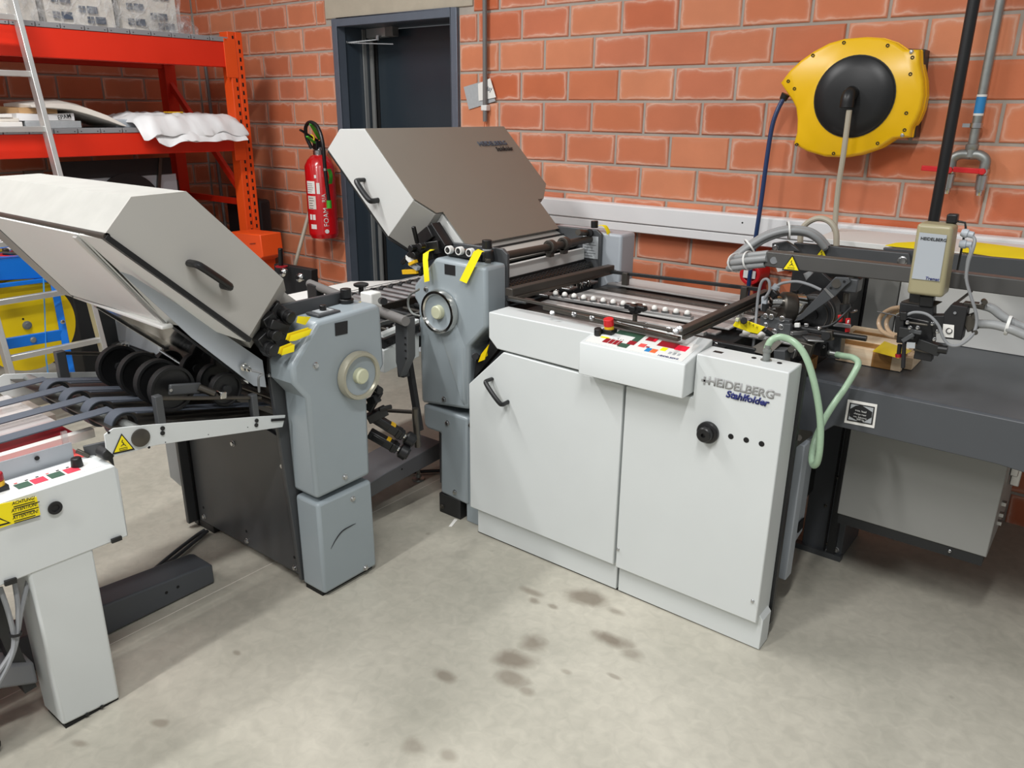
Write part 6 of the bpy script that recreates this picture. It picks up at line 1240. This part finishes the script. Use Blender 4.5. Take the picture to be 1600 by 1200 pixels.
MB().tube([(-0.3338, 2.4400, 1.2947), (-0.3225, 2.4300, 1.2833), (-0.3212, 2.4200, 1.2590), (-0.3256, 2.4200, 1.2239), (-0.3225, 2.4200, 1.1806), (-0.3058, 2.4200, 1.1387), (-0.2860, 2.4200, 1.0972), (-0.2767, 2.4200, 1.0627), (-0.2801, 2.4100, 1.0298), (-0.3030, 2.4000, 1.0004), (-0.3276, 2.4000, 0.9958), (-0.3466, 2.4000, 1.0126), (-0.3652, 2.4000, 1.0463), (-0.3954, 2.4000, 1.0707), (-0.4287, 2.4000, 1.0727), (-0.4534, 2.4000, 1.0594)], .0042, 10).build('grey_cable', 'grey_cable', su)
MB().tube([(-0.3353, 2.4400, 1.2688), (-0.3264, 2.4300, 1.2537), (-0.3284, 2.4250, 1.2264), (-0.3254, 2.4300, 1.1786)], .0042, 10).build('grey_cable', 'grey_cable', su)
S((-0.4443, 2.4500, 1.1227), (-0.4413, 2.4500, 1.0838), .025, .03, 'black_plastic', 'neck'); S((-0.4111, 2.4400, 1.1162), (-0.4095, 2.4400, 1.0868), .03, .035, 'black_plastic', 'neck')
MB().prism([(-0.4784, 2.4300, 1.0874), (-0.3911, 2.4300, 1.0878), (-0.3743, 2.4300, 0.9783), (-0.4698, 2.4300, 0.9681)], (0,.05,0)).build('carriage_block', 'ink_black', su, bev=.003)
MB().prism([(-0.4757, 2.4320, 1.0894), (-0.4561, 2.4600, 1.0986), (-0.3759, 2.4600, 1.0995), (-0.3915, 2.4320, 1.0874)], (0,0,.002)).build('carriage_top', 'bronze_dark', su)
MB().prism([(-0.3599, 2.4200, 1.0781), (-0.3467, 2.4200, 1.1039), (-0.3056, 2.4200, 1.1030), (-0.3046, 2.4200, 1.0085), (-0.3523, 2.4200, 1.0053)], (0,.05,0)).build('side_block', 'ink_black', su, bev=.002)
MB().cyl((-0.3334, 2.4200, 1.0824), (-0.3329, 2.4160, 1.0832), .004, n=10).build('screw', 'steel', su)
MB().prism([(-0.3560, 2.4180, 1.0479), (-0.3288, 2.4180, 1.0488), (-0.3241, 2.4180, 1.0128), (-0.3529, 2.4180, 1.0113)], (0,-.001,0)).build('white_label', 'paper', su)
MB().ring((-0.3383, 2.4165, 1.0309), (-0.3381, 2.4150, 1.0313), .006, .0085, 16).build('label_mark', 'ink_black', su)
S((-0.3867, 2.4500, 1.0380), (-0.3515, 2.4500, 1.0440), .04, .05, 'blackish', 'middle_block'); S((-0.4751, 2.4100, 1.0311), (-0.4514, 2.4100, 1.0333), .03, .05, 'black_plastic', 'sensor_block')
S((-0.4546, 2.4000, 1.0461), (-0.4568, 2.4000, 1.0701), .02, .018, 'black_plastic', 'cable_plug'); S((-0.4590, 2.3900, 1.0134), (-0.4168, 2.3900, 1.0133), .02, .03, 'blackish', 'lower_block')
S((-0.4454, 2.3850, 0.9884), (-0.4192, 2.3850, 1.0140), .012, .012, 'dark_paint', 'angled_rod'); S((-0.4340, 2.3850, 1.0226), (-0.4005, 2.3850, 1.0210), .01, .012, 'dark_paint', 'link'); S((-0.4444, 2.3850, 1.0452), (-0.3881, 2.3850, 1.0454), .008, .006, 'dark_steel', 'link')
for p in ((-0.4408, 2.3850, 1.0439), (-0.4319, 2.3850, 1.0305), (-0.3832, 2.4200, 1.0428), (-0.3653, 2.4100, 1.0257), (-0.4125, 2.3850, 1.0338), (-0.3695, 2.4100, 1.0025)): screw(su, p, (0,-1,0), .0045)
S((-0.4312, 2.3800, 0.9808), (-0.4097, 2.3800, 0.9830), .004, .016, 'sticker_grey', 'white_tag', .0); S((-0.4116, 2.4200, 0.9831), (-0.3495, 2.4200, 0.9702), .03, .03, 'blackish', 'lower_carriage'); S((-0.4184, 2.4200, 0.9627), (-0.3610, 2.4200, 0.9604), .01, .01, 'dark_steel', 'lower_rod')
S((-0.4146, 2.4300, 0.9475), (-0.3674, 2.4300, 0.9472), .03, .025, 'ink_black', 'lower_carriage'); MB().cyl((-0.3554, 2.4100, 0.9770), (-0.3327, 2.4100, 0.9776), .012, n=14).build('adjust_knob', 'black_plastic', su)
MB().tube([(-0.4571, 2.4200, 0.9688), (-0.4551, 2.4200, 0.9342)], .006, 10, smooth=False).build('leg_rod', 'ink_black', su); MB().cyl((-0.4560, 2.4200, 0.9399), (-0.4544, 2.4200, 0.9304), .009, n=12).build('red_tip', 'dark_red', su)
S((-0.4444, 2.4100, 0.9792), (-0.4357, 2.4100, 0.9034), .012, .010, 'ink_black', 'leg_strip')
S((-0.3215, 2.4600, 1.1023), (-0.2687, 2.4600, 1.1050), .03, .014, 'dark_steel', 'hose_manifold'); S((-0.3056, 2.4500, 1.0756), (-0.2830, 2.4500, 1.0373), .03, .03, 'dark_steel', 'hose_manifold')
for p in ((-0.2746, 2.4500, 1.1202), (-0.2907, 2.4400, 1.0800), (-0.2801, 2.4300, 1.0383)): MB().cyl(p, Vector(p)+Vector((.006,-.02,0)), .007, n=10).build('clamp_screw', 'dark_steel', su)
MB().tube([(-0.2844, 2.4600, 1.1061), (-0.2525, 2.4600, 1.1003), (-0.2249, 2.4600, 1.0832), (-0.1936, 2.4600, 1.0687), (-0.1541, 2.4600, 1.0559)], .012, 14).build('air_hose', 'grey_hose', su)
MB().tube([(-0.2828, 2.4500, 1.0538), (-0.2424, 2.4400, 1.0609), (-0.2030, 2.4300, 1.0590), (-0.1717, 2.4300, 1.0503), (-0.1406, 2.4300, 1.0400)], .012, 14).build('air_hose', 'grey_hose', su)
MB().ring((-0.2088, 2.4450, 1.0638), (-0.2012, 2.4450, 1.0633), .024, .027, 20).build('cable_tie', 'white_soft', su)
MB().cyl((-0.3295, 2.6200, 1.1104), (-0.3489, 2.5000, 1.0908), .004, n=8).build('stay_rod', 'dark_steel', su)
for k_, off in enumerate((0, .022)):
    MB().tube([Vector(p)+Vector((off,0,0)) for p in ((-0.4805, 2.4600, 1.0683), (-0.5134, 2.5000, 1.0498), (-0.5418, 2.5300, 1.0217), (-0.5469, 2.5300, 0.9947), (-0.5300, 2.5100, 0.9775), (-0.5005, 2.4800, 0.9751), (-0.4763, 2.4500, 0.9801))], .0065, 10).build('tan_hose', 'tan_hose', su)
MB().cyl((-0.5537, 2.5200, 1.0317), (-0.3888, 2.3800, 1.0555), .0022, n=6).build('thin_rod', 'brushed', su)
# ================================================================ red pallet rack with its load
rk = thing('pallet_rack', 'tall red pallet rack with grey slotted decks, upper left', 'shelf', (-5.2, 2.0, 0))
RX, RXB, RY = -4.70, -5.60, 3.205
def upright(x, y, parent=rk, name='upright'):
    u = MB()
    u.box(x-.10, x-.004, y-.045, y, 0, 2.06); u.box(x-.004, x, y-.045, y-.026, 0, 2.06); u.box(x-.004, x, y-.019, y, 0, 2.06)
    return u.build(name, 'rack_red', parent, bev=.0015)
# front right upright: two flanges with a groove and slots
up_ = MB().box(RX-.09, RX-.003, RY-.10, RY, 0, 2.055).build('upright', 'rack_orange', rk, bev=.002)
MB().box(RX-.003, RX+.001, RY-.10, RY-.055, 0, 2.055).build('upright_flange', 'rack_orange', up_, bev=.001)
MB().box(RX-.003, RX+.001, RY-.045, RY, 0, 2.055).build('upright_flange', 'rack_orange', up_, bev=.001)
sl_ = MB(); z = 2.02
while z > 0.5:
    if not (1.80 < z < 2.0 or 1.28 < z < 1.46): sl_.box(RX+.0005, RX+.0018, RY-.072, RY-.060, z-.012, z+.012)
    sl_.box(RX+.0005, RX+.0018, RY-.030, RY-.018, z-.037, z-.013); z -= .05
sl_.build('upright_slots', 'deep_black', up_, kind='stuff')
MB().box(RXB, RXB+.09, RY-.09, RY-.01, 0, 2.02).build('upright', 'rack_red', rk, bev=.002)
MB().box(RX-.09, RX-.003, .30, .40, 0, 2.055).build('upright', 'rack_orange', rk, bev=.002); MB().box(RXB, RXB+.09, .30, .38, 0, 2.02).build('upright', 'rack_red', rk, bev=.002)
for y0 in (RY-.05, .35):
    for a, b in (((RXB+.05,y0,1.90),(RX-.05,y0,1.90)), ((RXB+.05,y0,1.78),(RX-.05,y0,1.02)), ((RXB+.05,y0,1.00),(RX-.05,y0,1.0)), ((RXB+.05,y0,.98),(RX-.05,y0,.25))):
        MB().bar(a, b, .03, .04).build('brace', 'rack_red', rk, bev=.002)
for zb, zt in ((1.845,1.994), (1.338,1.462)):
    MB().box(RX-.055, RX-.002, .40, RY-.10, zb, zt).build('front_beam', 'rack_red', rk, bev=.004)
    MB().box(RX-.003, RX+.003, RY-.135, RY-.048, zb-.06, zt+.02).build('beam_hook', 'rack_orange', rk, bev=.002)
    MB().box(RXB+.02, RXB+.07, .40, RY-.09, zb+.01, zt).build('rear_beam', 'rack_red', rk, bev=.004)
    y = RY-.102
    while y > .45:
        pnl = MB().box(RXB+.0, RX+.002, y-.120, y-.001, zt, zt+.027)
        o = pnl.build('deck_panel', 'grey_deck', rk, bev=.0015)
        if zt > 1.9 and y > 1.7 or y > 1.6:
            MB().box(RX+.0015, RX+.003, y-.018, y-.013, zt+.008, zt+.013).box(RX+.0015, RX+.003, y-.108, y-.103, zt+.008, zt+.013).build('panel_holes', 'ink_black', o, kind='stuff')
        y -= .1255
# wrapped paper bundles on the top deck
def noisy_box(x0, x1, y0, y1, z0, z1, amp, seed, n=(8, 12, 8), pinch=0.0, m='paper', name='bundle', parent=None, freq=7.0):
    bm = bmesh.new(); bmesh.ops.create_cube(bm, size=2.0)
    bmesh.ops.subdivide_edges(bm, edges=bm.edges[:], cuts=n[0], use_grid_fill=True)
    b = MB()
    for v in bm.verts:
        p = v.co.copy()
        q = Vector((math.copysign(abs(p.x)**0.8, p.x), p.y, p.z))
        r = Vector(((x0+x1)/2 + p.x*(x1-x0)/2, (y0+y1)/2 + p.y*(y1-y0)/2*(1-pinch*max(0, p.z)), (z0+z1)/2 + p.z*(z1-z0)/2))
        k = noise.noise_vector(r*freq + Vector((seed, seed*1.7, 0)))
        r += Vector((k.x, k.y, k.z if p.z > -0.95 else 0))*amp
        if r.z < z0: r.z = z0
        v.co = r
    bm.verts.index_update()
    b.v = [tuple(v.co) for v in bm.verts]; b.f = [tuple(v.index for v in f.verts) for f in bm.faces]; bm.free()
    return b.build(name, m, parent, smooth=60)
def bundle(y0, y1, seed, label, prints=True, h=.30):
    t = thing('wrapped_bundle', label, 'package', (-4.95, (y0+y1)/2, 2.021), 'film-wrapped stacks on the top deck of the red rack')
    c = noisy_box(-5.25, -4.78, y0+.02, y1-.02, 2.023, 2.02+h, .006, seed, (5,5,5), 0.0, 'paper_print', 'paper_stack', t)
    w = noisy_box(-5.28, -4.755, y0, y1, 2.0225, 2.03+h, .022, seed+4, (14,14,14), .05, 'clear_film', 'film_wrap', t, 11.0)
    if prints:
        for i, (yy, zz) in enumerate(((y0+.10, 2.05), (y0+.10, 2.13), (y0+.24, 2.09), (y0+.12, 2.21), (y0+.26, 2.20), (y0+.28, 2.04))):
            MB().box(-4.772, -4.768, yy, yy+.055, zz, zz+.035).build('printed_block', 'ink_blue', t)
            for q in range(2): MB().box(-4.772, -4.768, yy-.045+.02*q, yy-.03+.02*q, zz, zz+.014).box(-4.772, -4.768, yy-.045+.02*q, yy-.03+.02*q, zz+.019, zz+.033).build('printed_mark', 'ink_blue', t, kind='stuff')
    return t
bundle(2.05, 2.46, 1.3, 'film-wrapped paper stack in the middle of the top deck, blue-grey print blocks')
bundle(2.46, 2.84, 5.1, 'film-wrapped paper stack at the right end of the top deck by the red upright', h=.33)
bundle(1.60, 2.05, 9.1, 'plain crumpled film-wrapped stack at the left end of the top deck', prints=False)
cf = noisy_box(-4.95, -4.74, 2.62, 2.92, 2.0225, 2.11, .03, 22.0, (12,12,12), .3, 'clear_film', 'loose_film', None, 12.0); tag(cf, 'crumpled clear plastic film bunched at the right end of the top deck', 'film')
# lower deck: reams and envelopes left, white sacks right
def slab(pts, t, m, name, label, cat, group=None, bev=.002):
    o = MB().prism(pts, (0, 0, t)).build(name, m, None, bev=bev); tag(o, label, cat, group); return o
zl = 1.489
def ream(x0, x1, y0, y1, z0, t, m, name, label, cat):
    o = MB().box(x0, x1, y0, y1, z0, z0+t).build(name, m, None, bev=.003); tag(o, label, cat); return o
ream(-5.1, -4.735, 1.45, 1.84, zl, .035, 'paper', 'paper_ream', 'white paper ream at the bottom of the left stack, behind the ladder', 'paper')
ream(-5.1, -4.745, 1.43, 1.83, zl+.036, .018, 'paper_print', 'paper_ream', 'second thin cream ream in the left stack on the lower deck', 'paper')
ream(-5.12, -4.74, 1.42, 1.80, zl+.055, .018, 'paper', 'paper_ream', 'top white ream in the left stack on the lower deck', 'paper')
ream(-5.1, -4.75, 1.86, 2.15, zl, .038, 'sticker_grey', 'cardboard_box', 'flat grey box under the crumpled brown envelopes', 'box')
e1 = noisy_box(-5.1, -4.76, 1.83, 2.12, zl+.04, zl+.075, .010, 3.0, (8,8,8), 0, 'sack_white', 'paper_bag', None, 6); tag(e1, 'white printed paper bag lying on the flat grey box behind the ladder', 'bag')
txt('lettering', 'EPAM', (-4.752, 2.03, zl+.045), (0,1,.15), (0,-.15,1), .03, 'ink_black', e1, ext=.0005, bold=.01)
e2 = noisy_box(-5.05, -4.78, 1.85, 2.05, zl+.076, zl+.105, .010, 6.0, (8,8,8), 0, 'kraft', 'envelope', None, 6); tag(e2, 'brown kraft envelope on top of the white printed bag', 'envelope')
b_ = MB(); ring = []
for i, (y, zc, h) in enumerate(((1.90,.115,.012), (2.00,.118,.022), (2.10,.115,.03), (2.20,.09,.034), (2.30,.055,.030), (2.37,.022,.018), (2.40,.010,.006))):
    ring.append([(-5.10, y, zl+zc+h), (-4.92, y, zl+zc+h*1.25), (-4.745, y, zl+zc+h*.4), (-4.735, y, zl+max(zc-h*.6,.001)), (-4.90, y, zl+max(zc-h,.001)), (-5.10, y, zl+max(zc-h,.001))])
e3 = b_.loft(ring).build('crumpled_bag', 'paper_print', None, bev=.004, smooth=60); tag(e3, 'crumpled cream paper bag sloping down on the lower deck right of the ladder', 'bag')
ream(-5.2, -4.78, 2.36, 2.62, zl, .045, 'cover_grey', 'grey_board', 'flat grey board between the cream bag and the white sacks', 'board')
def sack(y0, y1, x0, x1, z0, z1, seed, label, droop):
    bm = bmesh.new(); bmesh.ops.create_grid(bm, x_segments=26, y_segments=46, size=1)
    b = MB(); top = []
    n0 = len(bm.verts)
    vs = []
    for v in bm.verts:
        p = v.co; e = min(1, (1-max(abs(p.x), abs(p.y)))*5)
        x = (x0+x1)/2 + p.x*(x1-x0)/2; y = (y0+y1)/2 + p.y*(y1-y0)/2
        h = (z1-z0)*(e**0.5)*(0.75+0.25*noise.noise(Vector((x*9, y*9, seed)))) + .016*abs(noise.noise(Vector((x*16+y*7, y*13, seed))))+ .006*noise.noise(Vector((x*40, y*40, seed)))
        dr = droop*max(0, (x-(RX+.0))/(x1-RX+.0001))**1.3*(1+.5*noise.noise(Vector((0, y*8, seed)))) if x > RX else 0
        zz = .012*noise.noise(Vector((x*14, y*14, seed+3)))
        vs.append(((x + (0.02*noise.noise(Vector((y*9, seed, 0))) if p.x > .5 else 0), y, z0+max(h, 0)+max(zz, -h*.5)-dr), (x, y, z0-dr)))
    bm.verts.index_update()
    fs = [tuple(v.index for v in f.verts) for f in bm.faces]
    b.v = [a for a, _ in vs] + [(c[0], c[1], c[2]-.001) for _, c in vs]
    b.f = fs + [tuple(i+n0 for i in f[::-1]) for f in fs]
    eds = [e for e in bm.edges if e.is_boundary]
    for e in eds: b.f.append((e.verts[0].index, e.verts[1].index, e.verts[1].index+n0, e.verts[0].index+n0))
    bm.free()
    o = b.build('plastic_sack', 'sack_white', None, smooth=50); tag(o, label, 'sack'); return o
sk1 = sack(2.42, 3.12, -5.15, -4.60, zl+.030, zl+.085, 2.0, 'upper white plastic sack spread over the edge of the lower deck', .075)
sk2_ = sack(2.50, 3.10, -5.10, -4.58, zl+.001, zl+.028, 7.0, 'lower white plastic sack drooping over the red beam', .085)
MB().tube([(-4.66,2.58,zl-.02), (-4.665,2.585,zl-.05), (-4.66,2.60,zl-.075), (-4.665,2.62,zl-.105)], lambda t: .012+.006*math.sin(t*9), 8).build('sack_tie', 'sack_white', sk2_)
MB().tube([(-4.64,3.08,zl+.01), (-4.65,3.12,zl-.02), (-4.66,3.14,zl-.05)], lambda t: .014+.008*math.sin(t*8), 8).build('sack_tie', 'sack_white', sk1)
MB().box(-4.85,-4.80,2.70,2.80,zl+.083,zl+.089).build('yellow_print', 'amber', sk1)

# machine parked under the rack
um = thing('stored_machine', 'grey machine with a black fan disc parked under the red rack', 'machine', (-5.2, 2.3, 0))
MB().box(-5.5, -4.95, 2.02, 2.80, 0.0, 1.16).build('machine_body', 'blackish', um, bev=.01)
MB().box(-4.955, -4.94, 2.10, 2.78, .62, 1.20).build('front_panel', 'cover_grey', um, bev=.003)
MB().cyl((-4.94,2.45,1.02), (-4.925,2.45,1.02), .20, n=40).build('fan_disc', 'ink_black', um)
MB().box(-4.95, -4.93, 2.05, 2.75, 1.20, 1.30).build('top_rail', 'ink_black', um)
MB().bar((-4.93,2.68,1.30), (-4.93,2.64,1.10), .02, .02, up=(1,0,0)).build('strap', 'dark_steel', um)
MB().box(-4.96, -4.935, 1.88, 1.98, .95, 1.26).build('side_bracket', 'dark_steel', um)
MB().box(-4.97, -4.45, 2.25, 3.0, .18, .52).build('machine_base', 'cover_grey', um, bev=.01)
MB().box(-4.98, -4.44, 2.2, 3.02, .0, .18).build('base_plinth', 'blackish', um)
MB().cyl((-4.6,2.1,.0), (-4.6,2.1,.25), .03, n=16).lathe((-4.6,2.1,.25), (0,0,1), [(0,.045),(.02,.05),(.03,.03)], 18).build('foot_jack', 'polished', um)
MB().box(-4.80,-4.72,2.08,2.20,.50,.60).build('connector', 'sticker_grey', um, bev=.01); MB().box(-4.722,-4.715,2.12,2.15,.53,.57).build('socket', 'deep_black', um)
gp = MB().cyl((-5.25,3.30,0.0), (-5.62,3.50,1.93), .012, n=10).build('grey_pole', 'conduit_grey'); tag(gp, 'thin grey pole leaning in the corner behind the red rack', 'pole')

# aluminium ladder leaning on the rack
ld = thing('ladder', 'aluminium ladder leaning against the front of the red rack', 'ladder', (-4.0, 1.6, 0))
Lt, Lb = Vector((-4.6000, 1.8164, 2.2643)), Vector((0,0,0))
r_hi, r_lo = Vector((-4.5800, 1.8480, 2.0108)), Vector((-4.1300, 1.7901, 0.4156))
dL = (r_lo-r_hi).normalized(); foot = r_hi + dL*(r_hi.z/(-dL.z)); top = r_hi - dL*.6
off = Vector((0,-.40,0))
off = Vector((-4.1300, 1.3392, 0.4050)) - (r_lo + (Vector((-4.1300, 1.3392, 0.4050))-r_lo).z*dL/dL.z)
off.z = 0
for o_ in (Vector((0,0,0)), off):
    nrm_ = Vector((1,0,.25)).normalized()
    MB().bar(foot+o_, top+o_, .026, .055, up=nrm_).build('stile', 'alu', ld, bev=.002)
nn = 9
step = .272
L0 = (r_lo - r_hi).length
p = r_lo + dL*0.0
k0 = r_lo - dL*(-.0)
kq = Vector((-4.1400, 1.7833, 0.4468)); s0_ = (kq-r_hi).dot(dL)
i = -3
while True:
    s_ = s0_ - step*i
    q = r_hi + dL*s_
    if s_ < -.55: break
    if q.z > .05: MB().bar(q, q+off, .028, .028).build('rung', 'alu', ld, bev=.003)
    i += 1

# blue strapping trolley
bt = thing('strapping_trolley', 'blue steel strapping trolley with yellow reel and tool tray, behind the ladder', 'trolley', (-4.5, 1.6, 0))
TXb = -4.30
MB().prism([(-4.3000, 1.3536, 0.8033), (-4.3000, 1.3721, 0.8997), (-4.3000, 1.6141, 0.8921), (-4.3000, 1.6954, 0.8155), (-4.3000, 1.6875, 0.7702)], (-.38,0,0)).build('tray', 'blue_paint', bt, bev=.004)
MB().bar((-4.2900, 1.3447, 0.7749), (-4.2900, 1.6824, 0.7657), .02, .02).build('front_lip', 'blue_paint', bt, bev=.002)
MB().bar((-4.2900, 1.6737, 0.7869), (-4.2000, 1.6420, 0.2614), .035, .03).build('leg', 'blue_paint', bt, bev=.003)
MB().bar((-4.5500, 1.7500, 0.7065), (-4.5500, 1.7463, 0.4201), .015, .015).build('rear_leg', 'brushed', bt)
MB().bar((-4.2400, 1.3718, 0.4963), (-4.2400, 1.6628, 0.4861), .02, .055).build('cross_bar', 'blue_paint', bt, bev=.003)
MB().cyl((-4.6200, 1.4822, 0.8893), (-4.6200, 1.7132, 0.9005), .014, n=12).build('push_bar', 'blue_paint', bt); MB().bar((-4.6600, 1.5013, 0.9155), (-4.6600, 1.6807, 0.9309), .02, .03).build('white_bar', 'white_soft', bt, bev=.003)
yc_ = Vector((-4.3400, 1.5281, 0.5446)); MB().cyl(yc_, yc_-Vector((.012,0,0)), .238, n=56).build('strap_reel', 'strap_yellow', bt)
MB().cyl(yc_-Vector((.09,0,0)), yc_-Vector((.102,0,0)), .238, n=56).build('strap_reel', 'strap_yellow', bt)
MB().cyl(yc_-Vector((.014,0,0)), yc_-Vector((.088,0,0)), .15, n=40).build('strap_roll', 'blackish', bt)
MB().lathe(yc_+Vector((0,0,.0)), (1,0,0), [(0,.022),(.006,.022),(.008,.012),(.014,.012)], 20).build('reel_nut', 'zinc', bt)
hole(bt, yc_+Vector((0.001,-.012,.035)), (1,0,0), .005); screw(bt, (-4.2280, 1.5041, 0.4922), (1,0,0), .012, 'zinc'); screw(bt, (-4.2200, 1.6536, 0.5564), (1,0,0), .009)
MB().bar((-4.2600, 1.6258, 0.8468), (-4.2400, 1.5846, 0.6104), .002, .013, up=(1,0,0)).bar((-4.2400, 1.5846, 0.6104), (-4.2200, 1.5428, 0.3867), .002, .010, up=(1,0,0)).bar((-4.2200, 1.5428, 0.3867), (-4.2200, 1.5360, 0.2779), .002, .014, up=(1,0,0)).build('strap', 'blue_strap', bt)
MB().bar((-4.7000, 1.4604, 0.6294), (-4.7000, 1.7950, 0.6245), .02, .12).build('back_panel', 'blackish', bt)
for i_, (x_, y_, m, a) in enumerate(((5,398,'dark_red',.3), (14,402,'signal_red',1.2), (3,391,'amber',.1), (22,396,'dark_steel',.8), (30,392,'brushed',2.0), (38,398,'dark_paint',.5), (18,388,'white_soft',1.9), (46,396,'dark_steel',1.1))):
    pos = [(-4.4200, 1.5139, 0.8981), (-4.3800, 1.5234, 0.8886), (-4.5000, 1.5397, 0.9084), (-4.4000, 1.5568, 0.9011), (-4.4500, 1.6003, 0.9030), (-4.3800, 1.5950, 0.8919), (-4.5000, 1.5852, 0.9125), (-4.4200, 1.6345, 0.8888)][i_]
    c = Vector(pos); d = Vector((math.sin(a)*.3, math.cos(a), .15*math.sin(a*5))).normalized()
    h_ = MB().tube([c-d*.05, c, c+d*.05], .009, 8).build('strapping_tool', m)
    lab = ('dark red handled tool in the blue tray, front left', 'bright red handled tool in the blue tray', 'amber tape piece at the left of the blue tray', 'dark steel clamp in the middle of the blue tray', 'bare metal strap seal tool in the blue tray', 'dark grey tool near the right of the tray', 'white handled piece at the back of the blue tray', 'rightmost dark steel tool in the blue tray')[i_]
    MB().obox(c+d*.055, (.014,.012,.010)).build('tool_head', 'dark_steel', h_, bev=.003)
    tag(h_, lab, 'tool', 'strapping tools in the blue tray')

# orange stacker and black bin by the rack end
og = thing('pallet_stacker', 'orange metal stacker hood at the foot of the red rack', 'machine', (-4.4, 3.0, 0))
MB().prism([(-4.6600, 2.9500, 0.8338), (-4.3352, 2.9500, 0.8448), (-4.3241, 2.9500, 0.7037), (-4.7165, 2.9500, 0.5370)], (0,.16,.0)).build('hood', 'rack_orange', og, bev=.006)
MB().box(-4.62, -4.42, 2.97, 3.11, 0, .70).build('stacker_body', 'rack_orange', og, bev=.006)
MB().bar((-4.4491, 2.9450, 0.7768), (-4.3851, 2.9450, 0.7876), .002, .003).build('grip_slot', 'ink_black', og)
bn = MB().box(-5.2, -4.80, 3.28, 3.38, 0, 1.0).build('black_bin', 'ink_black', None, bev=.02); tag(bn, 'tall black board-like bin behind the red rack upright', 'bin')
ct = MB().tube([(-4.7167, 3.3000, 0.7460), (-4.6633, 3.3000, 0.7602), (-4.6788, 3.3000, 0.7054), (-4.7217, 3.3000, 0.6649)], .006, 8).build('hanging_strap', 'blackish', bn)
mt = thing('parts_trolley', 'black trolley with upright grip and two silver knobs below the stick', 'trolley', (-3.95, 2.9, 0))
MB().prism([(-4.0715, 2.8500, 0.7072), (-3.7156, 2.8500, 0.7126), (-3.7426, 2.8500, 0.4864), (-4.1000, 2.8500, 0.4306)], (0,.05,0)).build('trolley_box', 'ink_black', mt, bev=.004)
MB().box(-4.05, -3.76, 2.86, 2.93, 0, .66).build('trolley_body', 'blackish', mt)
MB().cyl((-3.9319, 2.8000, 0.7196), (-3.9231, 2.8000, 0.8233), .014, n=16).build('grip', 'black_plastic', mt, bev=.003); MB().lathe((-3.9268, 2.8000, 0.7126), (0,0,1), [(0,.036),(.006,.036),(.008,.02)], 24).build('grip_collar', 'dark_red', mt)
for p in ((-3.8879, 2.8000, 0.6830), (-3.7329, 2.8000, 0.6727)):
    MB().lathe(p, (0.2,-1,.2), [(0,.020),(.01,.026),(.03,.026),(.04,.012)], 18).build('silver_knob', 'polished', mt); MB().cyl(Vector(p)+Vector((0,.0,0)), Vector(p)+Vector((.0,-.045,.01)), .012, n=12).build('knob_core', 'black_plastic', mt)
